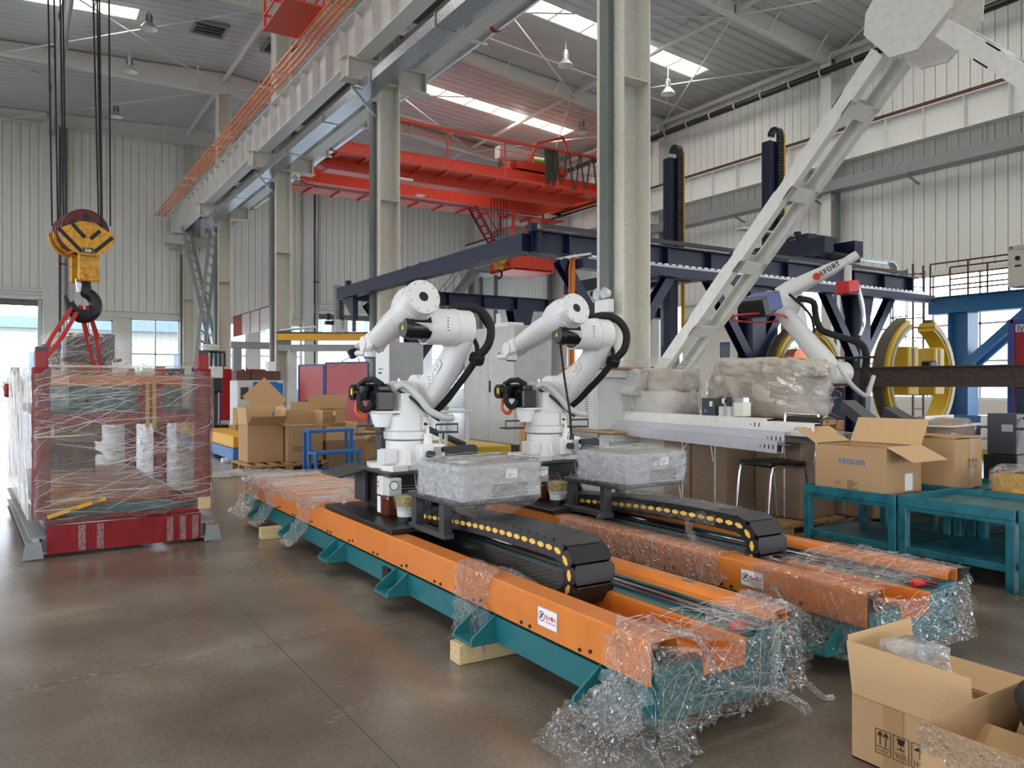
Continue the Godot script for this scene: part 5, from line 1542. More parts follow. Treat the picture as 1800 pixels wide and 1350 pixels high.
	put(sh().prism(PackedVector2Array([Vector2(-0.018, -0.016), Vector2(0.018, -0.016), Vector2(0, 0.018)]), 0, 0.003, Transform3D(Basis(V(0, 0, 1), V(0, 1, 0), V(-1, 0, 0)), V(-0.2855, 0.975, 0.57))), "hot_sticker", M.sticker_yellow, el)
	put(sh().cbox(V(0.005, 1.0, 0.643), V(0.02, 0.11, 0.006), 0.002), "name_strip", M.sticker, el)
	for i in 5: put(sh().box(V(0.005, 0.96 + i * 0.02, 0.6465), V(0.009, 0.01, 0.002)), "lettering", M.sticker_black, el)
	# forearm
	var fa := Node3D.new(); fa.name = "forearm"; t.add_child(fa)
	var f0 := V(-0.2, 1.165, 0.70)
	var f1 := V(-0.2, 0.915, -0.10)
	var d := (f1 - f0).normalized()
	put(sh().cyl(f0, f0 + d * 0.13, 0.116, -1, 34), "rear_drum", W, fa)
	put(sh().cyl(f0 - d * 0.002, f0 + d * 0.02, 0.110, 0.119, 34), "drum_rim", W, fa)
	put(sh().cyl(f0 - d * 0.004, f0 - d * 0.001, 0.032, -1, 22), "cable_hole", M.black, fa)
	for i in 9:
		var a := TAU * i / 9
		var u := V(1, 0, 0) * cos(a) + d.cross(V(1, 0, 0)) * sin(a)
		put(sh().cyl(f0 + u * 0.098 - d * 0.005, f0 + u * 0.098, 0.005, -1, 6), "screw", M.steel, fa)
	put(loft_z([f0 + d * 0.08, f0 + d * 0.16, f0 + d * 0.24, f0 + d * 0.31], [0.112, 0.118, 0.114, 0.098], [0.112, 0.128, 0.124, 0.10], 3.0, 24), "gear_casting", W, fa)
	put(loft_z([V(-0.16, 1.05, 0.55), V(-0.12, 1.02, 0.535), V(-0.105, 0.99, 0.525)], [0.10, 0.06, 0.04], [0.13, 0.13, 0.13], 3.0, 22), "elbow_joint", W, fa)
	put(sh().cyl(f0 + d * 0.30, f0 + d * 0.52, 0.095, 0.093, 28), "tube", W, fa)
	put(sh().cyl(f0 + d * 0.52, f0 + d * 0.76, 0.091, 0.076, 28), "tube", W, fa)
	var wr := Node3D.new(); wr.name = "wrist"; t.add_child(wr)
	put(sh().cbox(f1 + d * 0.02 + V(-0.05, 0, 0), V(0.035, 0.13, 0.15), 0.015, Basis(V(1, 0, 0), -0.28)), "yoke_cheek", W, wr)
	put(sh().cbox(f1 + d * 0.02 + V(0.05, 0, 0), V(0.035, 0.13, 0.15), 0.015, Basis(V(1, 0, 0), -0.28)), "yoke_cheek", W, wr)
	put(sh().cyl(f1 + d * 0.06 + V(-0.08, 0, 0), f1 + d * 0.06 + V(0.08, 0, 0), 0.055, -1, 22), "wrist_hub", W, wr)
	put(sh().cyl(f1 + d * 0.06 + V(-0.02, 0.03, 0), f1 + d * 0.06 + V(-0.02, -0.09, -0.01), 0.048, 0.044, 20), "tool_axis", W, wr)
	put(sh().cyl(f1 + d * 0.06 + V(-0.02, -0.09, -0.01), f1 + d * 0.06 + V(-0.02, -0.105, -0.01), 0.04, -1, 20), "tool_flange", M.graphite, wr)
	put(sh().cbox(f1 + d * 0.13 + V(-0.04, -0.045, 0.0), V(0.1, 0.04, 0.14), 0.012), "wrist_cover", W, wr)
	# hoses
	var hs := Node3D.new(); hs.name = "hose_pack"; t.add_child(hs)
	put(sh().tube(curve([V(0.10, 1.12, 0.50), V(0.20, 1.14, 0.53), V(0.30, 1.10, 0.58), V(0.345, 1.0, 0.62), V(0.34, 0.88, 0.60), V(0.30, 0.79, 0.52)], 22), 0.030, 10), "corrugated_hose", M.rubber, hs)
	put(sh().tube(curve([V(0.30, 0.79, 0.52), V(0.27, 0.68, 0.42), V(0.26, 0.58, 0.28), V(0.25, 0.48, 0.14), V(0.22, 0.40, 0.02)], 18), 0.026, 10), "corrugated_hose", M.rubber, hs)
	put(sh().cbox(V(0.30, 0.78, 0.51), V(0.09, 0.08, 0.09), 0.015, Basis(V(1, 0, 0), 0.5)), "hose_clamp", M.black, hs)
	put(sh().tube(curve([V(0.29, 0.93, 0.47), V(0.30, 0.87, 0.51), V(0.30, 0.81, 0.51)], 8), 0.016, 8), "hose", M.rubber, hs)
	put(sh().tube(curve([V(-0.10, 0.585, 0.02), V(-0.04, 0.60, 0.06), V(0.03, 0.52, 0.13), V(0.10, 0.42, 0.17), V(0.2, 0.37, 0.18), V(0.3, 0.36, 0.14)], 20), 0.026, 10), "wrapped_cables", M.cabinet_grey, hs)
	put(sh().tube(curve([V(-0.08, 0.56, 0.03), V(0.0, 0.50, 0.10), V(0.07, 0.42, 0.15), V(0.18, 0.34, 0.17)], 14), 0.009, 8), "cable", M.rubber, hs)
	put(sh().cyl(V(-0.06, 0.60, 0.0), V(-0.06, 0.645, 0.0), 0.008, -1, 8).cyl(V(-0.10, 0.625, 0.0), V(-0.02, 0.63, 0.0), 0.006, -1, 6), "valve_tee", M.chrome, hs)
	return t

func curve(p: Array, n: int) -> Array:
	var c := Curve3D.new()
	for i in p.size():
		var a: Vector3 = p[maxi(i - 1, 0)]
		var b: Vector3 = p[mini(i + 1, p.size() - 1)]
		c.add_point(p[i], -(b - a) / 6.0, (b - a) / 6.0)
	var out := []
	for i in n + 1: out.append(c.sample_baked(c.get_baked_length() * i / n, true))
	return out

func build_robot_lines() -> void:
	build_track(1.95, "orange and teal robot track with crumpled clear film on the floor at its end")
	build_track(3.25, "orange and teal robot track wrapped tightly in clear film beside the teal benches")
	build_timbers()
	for e in [[0.0, 0.0, "under the robot before the grey cabinet", "on the track with the film heap", true], [1.28, -0.08, "under the robot beside the steel column", "on the film wrapped track by the cartons", false]]:
		build_carriage(2.40 + e[0], -5.25 + e[1], "black carriage pedestal with lubrication pump " + e[2])
		build_robot(2.40 + e[0], 0.744, -5.25 + e[1], "white folded six axis robot " + e[3])
		build_controller(2.38 + e[0], -4.15 + e[1], "grey controller box in a clear bag with a paper note on top" if e[4] else "grey controller box in a clear bag in front of the brown cartons", e[4])
		build_chain(2.335 + e[0] + 0.02, "black cable chain with yellow inserts " + e[3])
		build_grease_can(2.17 + e[0], 0.446, -4.75 + e[1], "film covered grease can beside the carriage " + e[3])
	var p := thing("hanging_cable", "thin black cable hanging in front of the robot beside the steel column", "cable")
	put(sh().tube(curve([V(3.52, 1.72, -4.9), V(3.53, 1.4, -4.85), V(3.55, 1.1, -4.8), V(3.57, 0.97, -4.82)], 14), 0.009, 7), "cable", M.rubber, p)
	put(sh().cyl(V(3.57, 0.98, -4.82), V(3.57, 0.93, -4.83), 0.025, 0.03, 10), "plug", M.chrome, p)

# ---------------------------------------------------------------- clear film on the tracks
# film that follows a section (x, y) along z; the ends of the section and of the run are ragged
func drape(sec: Array, z0: float, z1: float, n: int, m: int, amp: float, sd: float, ragged := 0.06) -> Shape:
	var len := [0.0]
	for i in range(1, sec.size()): len.append(len[i - 1] + sec[i].distance_to(sec[i - 1]))
	var total: float = len[sec.size() - 1]
	var rows := []
	for i in n:
		var f := float(i) / (n - 1)
		var row := PackedVector3Array()
		for j in m:
			var g := float(j) / (m - 1)
			var r0 := ragged * film_noise.get_noise_2d(i * 14.0, sd)
			var r1 := ragged * film_noise.get_noise_2d(i * 17.0, sd + 50)
			var s: float = lerpf(r0 * total, (1.0 + r1) * total, g)
			s = clampf(s, 0.0, total)
			var k := 0
			while k < sec.size() - 2 and len[k + 1] < s: k += 1
			var u: float = (s - len[k]) / maxf(len[k + 1] - len[k], 1e-5)
			var p: Vector2 = sec[k].lerp(sec[k + 1], u)
			var d: Vector2 = (sec[k + 1] - sec[k]).normalized()
			var nr := Vector2(-d.y, d.x)
			var z := lerpf(z0 + 0.08 * film_noise.get_noise_2d(j * 13.0, sd + 9), z1 + 0.08 * film_noise.get_noise_2d(j * 11.0, sd + 31), f)
			var w := amp * absf(film_noise.get_noise_3d(p.x * 260, p.y * 260 + sd, z * 170)) + amp * 0.7 * absf(film_noise.get_noise_2d(z * 520, s * 90 + sd))
			p += nr * (0.006 + w)
			row.append(V(p.x, p.y, z))
		rows.append(row)
	return sh().sheet(rows)

# a heap of loose film lying on the floor against something
func heap(c: Vector3, rx: float, rz: float, h: float, n: int, sd: float, lean := Vector2.ZERO) -> Shape:
	var rows := []
	for i in n:
		var row := PackedVector3Array()
		for j in n:
			var u := 2.0 * i / (n - 1) - 1.0
			var w := 2.0 * j / (n - 1) - 1.0
			# square to disc
			var x := u * sqrt(1.0 - w * w / 2)
			var z := w * sqrt(1.0 - u * u / 2)
			var edge := 1.0 + 0.22 * film_noise.get_noise_2d(atan2(z, x) * 60, sd)
			var r := Vector2(x, z).length()
			var k := film_noise.get_noise_3d(x * 220, sd, z * 220)
			var k2 := film_noise.get_noise_3d(x * 520, sd + 40, z * 520)
			var y := h * pow(clampf(1.0 - (Vector2(x, z) - lean).length() / 1.25, 0, 1), 1.5) + (0.075 * absf(k) + 0.045 * absf(k2)) * clampf((1.0 - r) * 4, 0.12, 1)
			row.append(c + V(x * rx * edge + 0.03 * k2, y + 0.004, z * rz * edge + 0.03 * k))
		rows.append(row)
	return sh().sheet(rows)

func strand(c: Array, r: float, sd: float) -> Shape:
	# a twisted rope of gathered film
	var p := curve(c, 16)
	var rows := []
	for i in p.size():
		var d: Vector3 = (p[mini(i + 1, p.size() - 1)] - p[maxi(i - 1, 0)]).normalized()
		var x := d.cross(V(0.2, 1, 0.1)).normalized()
		var y := d.cross(x)
		var ring := PackedVector3Array()
		for k in 12:
			var a := TAU * k / 12 + i * 0.35
			var rr := r * (0.55 + 0.45 * float(k % 2) + 0.5 * film_noise.get_noise_2d(i * 40.0 + sd, k * 50.0))
			ring.append(p[i] + (x * cos(a) + y * sin(a)) * rr)
		rows.append(ring)
	return sh().sheet(rows, true)

func build_track_film() -> void:
	var L := [Vector2(-0.02, 0.10), Vector2(-0.012, 0.25), Vector2(-0.004, 0.412), Vector2(0.06, 0.416), Vector2(0.13, 0.416)]
	var full := [Vector2(-0.015, 0.15), Vector2(-0.006, 0.41), Vector2(0.13, 0.418), Vector2(0.40, 0.42), Vector2(0.68, 0.43), Vector2(0.765, 0.428), Vector2(0.775, 0.25), Vector2(0.79, 0.12)]
	var over := func(s: Array, dx: float) -> Array: return s.map(func(e: Vector2): return e + Vector2(dx, 0))
	var a := 1.95
	var t := thing("film_wrap", "torn clear film on the end of the open floor track with a loose heap", "plastic film")
	put(drape(over.call([Vector2(-0.16, 0.07), Vector2(-0.05, 0.2), Vector2(-0.006, 0.40), Vector2(0.02, 0.42), Vector2(0.16, 0.41), Vector2(0.26, 0.36), Vector2(0.40, 0.335), Vector2(0.52, 0.36), Vector2(0.68, 0.43), Vector2(0.765, 0.43), Vector2(0.78, 0.3), Vector2(0.79, 0.16)], a), -2.36, -2.10, 26, 70, 0.03, 3.0, 0.04), "end_cover", M.film, t)
	build_folds(t, [[V(1.95, 0.09, -2.085), V(0.76, 0, 0), V(0, 0.30, 0), 70, 0.4, 0.8, 10, 0.0010], [V(1.93, 0.10, -2.1), V(0, 0, -0.26), V(0, 0.31, 0), 45, 1.1, 0.6, 11, 0.0011], [V(1.97, 0.44, -2.1), V(0.74, 0.0, 0), V(0, 0, -0.24), 40, 0.4, 0.6, 12, 0.0010]])
	put(heap(V(1.92, 0.0, -2.28), 0.31, 0.29, 0.22, 48, 7.0, Vector2(0.1, -0.1)), "floor_heap", M.film_crumpled, t)
	# veil hanging in front of the end plate
	var rows := []
	for i in 18:
		var row := PackedVector3Array()
		for j in 46:
			var f := i / 17.0
			var g := j / 45.0
			var yt := 0.415 - 0.09 * sin(g * PI) * 0.8
			var yb := 0.05 + 0.09 * absf(film_noise.get_noise_2d(j * 22.0, 77.0)) + 0.05 * g
			row.append(V(a - 0.02 + g * 0.80, lerpf(yt, yb, f), -2.13 + 0.05 * f + 0.05 * absf(film_noise.get_noise_3d(j * 26.0, i * 9.0, 5.0))))
		rows.append(row)
	put(sh().sheet(rows), "end_veil", M.film, t)
	put(strand([V(a + 0.10, 0.43, -2.15), V(a + 0.19, 0.40, -2.10), V(a + 0.24, 0.30, -2.07), V(a + 0.30, 0.23, -2.06), V(a + 0.42, 0.18, -2.06), V(a + 0.55, 0.16, -2.04)], 0.014, 4.0), "gathered_edge", M.film_crumpled, t)
	put(strand([V(a + 0.70, 0.44, -2.22), V(a + 0.66, 0.37, -2.13), V(a + 0.60, 0.26, -2.08), V(a + 0.55, 0.16, -2.04), V(a + 0.61, 0.12, -2.0), V(a + 0.66, 0.07, -1.97)], 0.022, 9.0), "gathered_edge", M.film_crumpled, t)
	put(strand([V(a + 0.78, 0.17, -2.2), V(a + 0.86, 0.10, -2.15), V(a + 0.95, 0.02, -2.12), V(a + 1.0, 0.015, -2.1)], 0.014, 14.0), "loose_tail", M.film_crumpled, t)
	t = thing("film_wrap", "clear film bunched over the track by the open floor's orange side below the cable chain", "plastic film")
	put(drape(over.call([Vector2(-0.03, 0.02), Vector2(-0.015, 0.25), Vector2(-0.004, 0.412), Vector2(0.06, 0.42), Vector2(0.14, 0.40)], a), -3.62, -3.28, 34, 40, 0.028, 21.0, 0.07), "side_drape", M.film_crumpled, t)
	build_folds(t, [[V(1.925, 0.06, -3.28), V(0, 0, -0.34), V(0, 0.35, 0), 50, 1.3, 0.7, 9, 0.0011]])
	put(strand([V(a + 0.12, 0.415, -3.3), V(a + 0.16, 0.37, -3.15), V(a + 0.22, 0.33, -3.0), V(a + 0.29, 0.3, -2.95)], 0.03, 3.0), "gathered_edge", M.film_crumpled, t)
	for e in [[-8.15, -7.55, "film_wrap", "clear film hung over the far corner of the track by the open floor", 33.0], [-7.35, -7.0, "film_wrap", "clear film band over the track by the open floor beside the far timber", 43.0], [-6.35, -6.0, "film_wrap", "clear film band gathered over an anchor bracket of the track by the open floor", 53.0]]:
		t = thing(e[2], e[3], "plastic film")
		put(drape(over.call([Vector2(-0.17, 0.075), Vector2(-0.07, 0.16), Vector2(-0.008, 0.28), Vector2(-0.004, 0.412), Vector2(0.13, 0.418), Vector2(0.3, 0.42)], a), e[0], e[1], 26, 34, 0.022, e[4], 0.05), "side_drape", M.film, t)
	t = thing("film_wrap", "stretched clear film across the cover plates of the track by the open floor", "plastic film")
	put(drape(over.call([Vector2(-0.006, 0.37), Vector2(-0.004, 0.414), Vector2(0.13, 0.42), Vector2(0.40, 0.425), Vector2(0.68, 0.435), Vector2(0.765, 0.43), Vector2(0.77, 0.3)], a), -8.2, -5.85, 60, 46, 0.014, 61.0, 0.03), "top_wrap", M.film_stretch, t)
	build_folds(t, [[V(1.96, 0.445, -5.9), V(0, 0, -2.2), V(0.74, 0.01, 0), 110, 1.57, 0.22, 3, 0.0022]])
	put(drape(over.call([Vector2(0.10, 0.45), Vector2(0.2, 0.53), Vector2(0.3, 0.46), Vector2(0.5, 0.43)], a), -5.9, -5.55, 14, 24, 0.03, 66.0, 0.05), "loose_fold", M.film, t)
	a = 3.25
	t = thing("film_wrap", "stretched clear film wound over the near end of the track by the benches", "plastic film")
	put(drape(over.call([Vector2(-0.02, 0.10), Vector2(-0.008, 0.25), Vector2(-0.004, 0.412), Vector2(0.13, 0.416), Vector2(0.40, 0.42), Vector2(0.68, 0.435), Vector2(0.765, 0.43), Vector2(0.785, 0.22), Vector2(0.81, 0.11)], a), -2.78, -2.09, 46, 80, 0.016, 71.0, 0.02), "end_wrap", M.film_stretch, t)
	build_folds(t, [[V(3.27, 0.44, -2.12), V(0, 0, -0.66), V(0.74, 0.01, 0), 70, 1.2, 0.35, 5, 0.0013], [V(3.236, 0.12, -2.12), V(0, 0, -0.66), V(0, 0.28, 0), 60, 1.3, 0.5, 6, 0.0011], [V(3.27, 0.12, -2.09), V(0.74, 0, 0), V(0, 0.26, 0), 40, 0.2, 0.5, 7, 0.0011]])
	rows = []
	for i in 14:
		var row := PackedVector3Array()
		for j in 40:
			var f := i / 13.0
			var g := j / 39.0
			row.append(V(a - 0.01 + g * 0.81, lerpf(0.40 - 0.06 * sin(g * PI), 0.09, f), -2.115 + 0.03 * f + 0.035 * absf(film_noise.get_noise_3d(j * 24.0, i * 10.0, 25.0))))
		rows.append(row)
	put(sh().sheet(rows), "end_veil", M.film, t)
	put(strand([V(a - 0.03, 0.33, -2.65), V(a - 0.04, 0.22, -2.5), V(a - 0.05, 0.14, -2.42), V(a - 0.07, 0.10, -2.38), V(a - 0.02, 0.09, -2.3), V(a - 0.0, 0.085, -2.2)], 0.016, 24.0), "knotted_tail", M.film_crumpled, t)
	put(heap(V(a - 0.05, 0.07, -2.45), 0.07, 0.2, 0.15, 20, 88.0), "loose_fold", M.film_crumpled, t)
	t = thing("film_wrap", "clear film hanging over the bench side track behind the other track's cable chain", "plastic film")
	put(drape(over.call([Vector2(-0.014, 0.12), Vector2(-0.008, 0.25), Vector2(-0.004, 0.412), Vector2(0.06, 0.42), Vector2(0.15, 0.40), Vector2(0.25, 0.36)], a), -4.55, -3.0, 70, 44, 0.02, 81.0, 0.10), "side_drape", M.film, t)
	build_folds(t, [[V(3.232, 0.14, -3.0), V(0, 0, -1.5), V(0, 0.28, 0), 80, 1.4, 0.5, 8, 0.0014]])
	put(strand([V(a + 0.1, 0.43, -4.2), V(a + 0.22, 0.47, -4.25), V(a + 0.36, 0.53, -4.3)], 0.03, 8.0), "pulled_corner", M.film_crumpled, t)
	put(strand([V(a + 0.1, 0.43, -3.3), V(a + 0.2, 0.46, -3.45), V(a + 0.34, 0.54, -3.6)], 0.026, 18.0), "pulled_corner", M.film_crumpled, t)
	t = thing("film_wrap", "torn clear film lying along the top of the cable chain by the benches", "plastic film")
	put(drape(over.call([Vector2(0.27, 0.50), Vector2(0.285, 0.575), Vector2(0.36, 0.585), Vector2(0.50, 0.585), Vector2(0.54, 0.55)], a), -4.3, -3.3, 40, 26, 0.022, 91.0, 0.08), "top_drape", M.film_crumpled, t)
	t = thing("film_wrap", "stretched clear film across the cover plates of the track by the benches", "plastic film")
	put(drape(over.call([Vector2(-0.006, 0.3), Vector2(-0.004, 0.414), Vector2(0.13, 0.42), Vector2(0.40, 0.425), Vector2(0.68, 0.435), Vector2(0.765, 0.43), Vector2(0.77, 0.3)], a), -8.2, -6.0, 56, 40, 0.014, 95.0, 0.03), "top_wrap", M.film_stretch, t)

# narrow gathered folds in stretched film: slim ribs on a face spanned by u and v from o
func folds(o: Vector3, u: Vector3, v: Vector3, n: int, tilt: float, spread: float, sd: int, r := 0.0016) -> Shape:
	var g := RandomNumberGenerator.new()
	g.seed = sd
	var s := sh()
	var nrm := u.cross(v).normalized()
	var lu := u.length()
	var lv := v.length()
	for i in n:
		var c := Vector2(g.randf() * lu, g.randf() * lv)
		var a := tilt + g.randfn() * spread
		var d := Vector2(cos(a), sin(a))
		var l := g.randf_range(0.08, 0.5) * maxf(lu, lv)
		var w := r * g.randf_range(0.25, 0.95)
		var pts := []
		for k in 6:
			var p := c + d * l * (k / 5.0 - 0.5) + Vector2(-d.y, d.x) * 0.012 * sin(k * 0.7 + i) * l
			p.x = clampf(p.x, 0.0, lu); p.y = clampf(p.y, 0.0, lv)
			pts.append(o + u * (p.x / lu) + v * (p.y / lv) + nrm * 0.004 * g.randf())
		if pts[0].distance_to(pts[5]) > 0.03:
			for k in 5:
				if pts[k].distance_to(pts[k + 1]) > 0.004: s.cyl(pts[k], pts[k + 1], w, -1, 4, false)
	return s

func build_folds(t: Node3D, faces: Array) -> void:
	for f in faces:
		put(folds(f[0], f[1], f[2], f[3], f[4], f[5], f[6], f[7]), "film_folds", M.film_fold, t).set_meta("kind", "stuff")

# ---------------------------------------------------------------- cartons
# an open or closed carton; flaps: four angles from upright-closed in degrees for -x, +x, -z, +z (0 = closed flat, 90 = standing, 200 = folded out and down)
func carton(called: String, label: String, at: Vector3, size: Vector3, turn := 0.0, flaps := [0, 0, 0, 0], mat: Material = null, group := "") -> Node3D:
	var t := thing(called, label, "carton", at, turn, group)
	if mat == null: mat = M.card
	var h := size / 2
	var th := 0.005
	put(sh().bb(V(-h.x, 0, -h.z), V(h.x, th, h.z)), "bottom", mat, t)
	for e in [[V(-h.x + th / 2, h.y, 0), V(th, size.y, size.z)], [V(h.x - th / 2, h.y, 0), V(th, size.y, size.z)], [V(0, h.y, -h.z + th / 2), V(size.x - th * 2, size.y, th)], [V(0, h.y, h.z - th / 2), V(size.x - th * 2, size.y, th)]]:
		put(sh().box(e[0], e[1]), "wall", mat, t)
	var fl := minf(size.x, size.z) / 2
	var rots := [[V(-h.x, size.y, 0), V(0, 0, 1), 1.0, size.z, 0], [V(h.x, size.y, 0), V(0, 0, 1), -1.0, size.z, 0], [V(0, size.y, -h.z), V(1, 0, 0), -1.0, size.x, 1], [V(0, size.y, h.z), V(1, 0, 0), 1.0, size.x, 1]]
	for i in 4:
		var r: Array = rots[i]
		if flaps[i] < 0: continue
		var ang: float = deg_to_rad(flaps[i])
		var lift: float = 0.003 + 0.003 * i
		var inward := V(1, 0, 0) if i == 0 else V(-1, 0, 0) if i == 1 else V(0, 0, 1) if i == 2 else V(0, 0, -1)
		var d := inward * cos(ang) + V(0, 1, 0) * sin(ang)
		var across: Vector3 = r[1]
		var q := Basis(across, d, across.cross(d))
		put(sh().box(r[0] + V(0, lift, 0) + d * fl / 2, V(r[3] - 0.006, fl, 0.005), q), "flap", M.card_inside if flaps[i] > 60 else mat, t)
	return t

func print_card(parent: Node, called: String, mat: Material, c: Vector3, right: Vector3, up: Vector3, w: float, h: float) -> void:
	var q := sh()
	var n := right.cross(up)
	q.card(c - right * w / 2 + up * h / 2, c + right * w / 2 + up * h / 2, c + right * w / 2 - up * h / 2, c - right * w / 2 - up * h / 2, n)
	put(q, called, mat, parent)

func pallet(label: String, at: Vector3, w: float, d: float, turn := 0.0) -> Node3D:
	var t := thing("wooden_pallet", label, "pallet", at, turn, "wooden pallets")
	for i in 7: put(sh().cbox(V(-w / 2 + 0.05 + i * (w - 0.1) / 6, 0.115, 0), V(0.1, 0.02, d), 0.003), "deck_board", M.plywood, t)
	for k in [-0.5, 0.0, 0.5]:
		put(sh().cbox(V(0, 0.0945, k * (d - 0.1)), V(w, 0.02, 0.09), 0.003), "stringer_board", M.plywood, t)
		put(sh().cbox(V(0, 0.012, k * (d - 0.1)), V(w, 0.02, 0.09), 0.003), "bottom_board", M.plywood, t)
		for j in [-0.5, 0.0, 0.5]:
			put(sh().cbox(V(j * (w - 0.12), 0.053, k * (d - 0.1)), V(0.12, 0.062, 0.09), 0.003), "block", M.plywood, t)
	return t

func bench(label: String, x0: float, z0: float, w: float, d: float, h: float) -> void:
	var t := thing("steel_bench", label, "bench", V(x0 + w / 2, 0, z0 + d / 2), 0.0, "teal steel benches")
	var B: Material = M.table_teal
	for sx in [-1, 1]:
		for sz in [-1, 1]:
			put(sh().cbox(V(sx * (w / 2 - 0.035), (h - 0.03) / 2, sz * (d / 2 - 0.035)), V(0.06, h - 0.03, 0.06), 0.005), "leg", B, t)
	put(sh().cbox(V(0, h - 0.045, 0), V(w - 0.01, 0.012, d - 0.01), 0.003), "top_sheet", B, t)
	for e in [[V(0, h - 0.035, -d / 2 + 0.008), V(w - 0.01, 0.07, 0.012)], [V(0, h - 0.035, d / 2 - 0.008), V(w - 0.01, 0.07, 0.012)], [V(-w / 2 + 0.008, h - 0.035, 0), V(0.012, 0.07, d - 0.01)], [V(w / 2 - 0.008, h - 0.035, 0), V(0.012, 0.07, d - 0.01)]]:
		put(sh().cbox(e[0], e[1], 0.004), "lip", B, t)
	put(sh().cbox(V(0, h - 0.085, 0), V(w - 0.03, 0.035, d - 0.03), 0.004), "apron", B, t)
	put(sh().cbox(V(0, 0.175, 0), V(w - 0.05, 0.01, d - 0.05), 0.003), "shelf", B, t)
	for e in [[V(0, 0.155, -d / 2 + 0.03), V(w - 0.12, 0.05, 0.03)], [V(0, 0.155, d / 2 - 0.03), V(w - 0.12, 0.05, 0.03)], [V(-w / 2 + 0.03, 0.155, 0), V(0.03, 0.05, d - 0.12)], [V(w / 2 - 0.03, 0.155, 0), V(0.03, 0.05, d - 0.12)]]:
		put(sh().cbox(e[0], e[1], 0.004), "shelf_rail", B, t)

func build_benches() -> void:
	bench("teal steel bench carrying the open printed carton", 5.4, -4.14, 0.8, 0.8, 0.54)
	bench("empty teal steel bench between the carton bench and the frame edge", 5.4, -3.33, 0.8, 0.8, 0.54)
	bench("teal steel bench farthest from the stacked cartons", 5.4, -2.52, 0.8, 0.8, 0.54)
	bench("teal steel bench carrying the taped carton behind", 6.22, -4.0, 0.8, 0.8, 0.54)
	bench("teal steel bench carrying the yellow film packed bundle", 6.22, -3.19, 0.8, 0.8, 0.54)
	var c := carton("carton", "open brown carton with blue lettering on a teal bench", V(5.74, 0.507, -3.79), V(0.46, 0.355, 0.62), 0.0, [-1, 120, 150, 205])
	lettering("TATSUTA", 0.043, M.print_blue, c, Transform3D(Basis(V(0, 0, 1), V(0, 1, 0), V(-1, 0, 0)), V(-0.2335, 0.235, 0.02)))
	print_card(c, "printed_lines", M.carton_print, V(-0.2335, 0.06, -0.02), V(0, 0, 1), V(0, 1, 0), 0.22, 0.085)
	put(sh().box(V(0.06, 0.09, 0.311), V(0.10, 0.13, 0.002)), "delivery_note", M.paper_white, c)
	c = carton("carton", "closed brown carton with a tape strip on the rear teal bench", V(6.5, 0.507, -3.58), V(0.42, 0.40, 0.36), 0.0, [8, 0, 4, 0])
	put(sh().box(V(0.05, 0.2, 0.1815), V(0.07, 0.4, 0.002)), "tape", M.brown_tape, c)
	print_card(c, "handling_marks", M.handling_marks, V(0.06, 0.2, 0.184), V(1, 0, 0), V(0, 1, 0), 0.16, 0.08)
	c = carton("carton", "small opened brown carton behind the taped carton", V(7.0, 0.0, -3.75), V(0.2, 0.70, 0.25), 0.2, [80, 100, 60, 120])
	# yellow bundle in film
	var t := thing("film_bundle", "yellow bundle wrapped in shiny clear film on a rear bench", "bundle", V(6.5, 0.507, -2.95), 0.15)
	put(blob(V(0.46, 0.17, 0.42), 0.02, 5.0), "contents", M.strap_yellow, t)
	put(blob(V(0.49, 0.235, 0.45), 0.05, 9.0), "film", M.film_crumpled, t)

# a soft box: rounded block with noise, standing on y = 0
func blob(s: Vector3, amp: float, sd: float, power := 6.0, taper := 0.0) -> Shape:
	var rows := []
	for i in 15:
		var f := i / 14.0
		var ring := PackedVector3Array()
		for k in 36:
			var a := TAU * k / 36
			var m := pow(pow(absf(cos(a)), power) + pow(absf(sin(a)), power), -1.0 / power)
			var v := lerpf(-1.0, 1.0, f)
			var r := pow(maxf(0.0, 1.0 - pow(absf(v), 5.0)), 0.2) * (1.0 - taper * f)
			var p := V(cos(a) * m * r * s.x / 2, (v * 0.5 + 0.5) * s.y, sin(a) * m * r * s.z / 2)
			var n := film_noise.get_noise_3d(p.x * 160 + sd * 31, p.y * 160, p.z * 160)
			var n2 := film_noise.get_noise_3d(p.x * 420 + sd * 17, p.y * 420, p.z * 420)
			if i > 0 and i < 14: p += V(cos(a), 0.4 if v > 0 else 0.0, sin(a)) * (amp * n + amp * 0.5 * n2)
			p.y = maxf(p.y, 0.002)
			ring.append(p)
		rows.append(ring)
	return sh().sheet(rows, true)

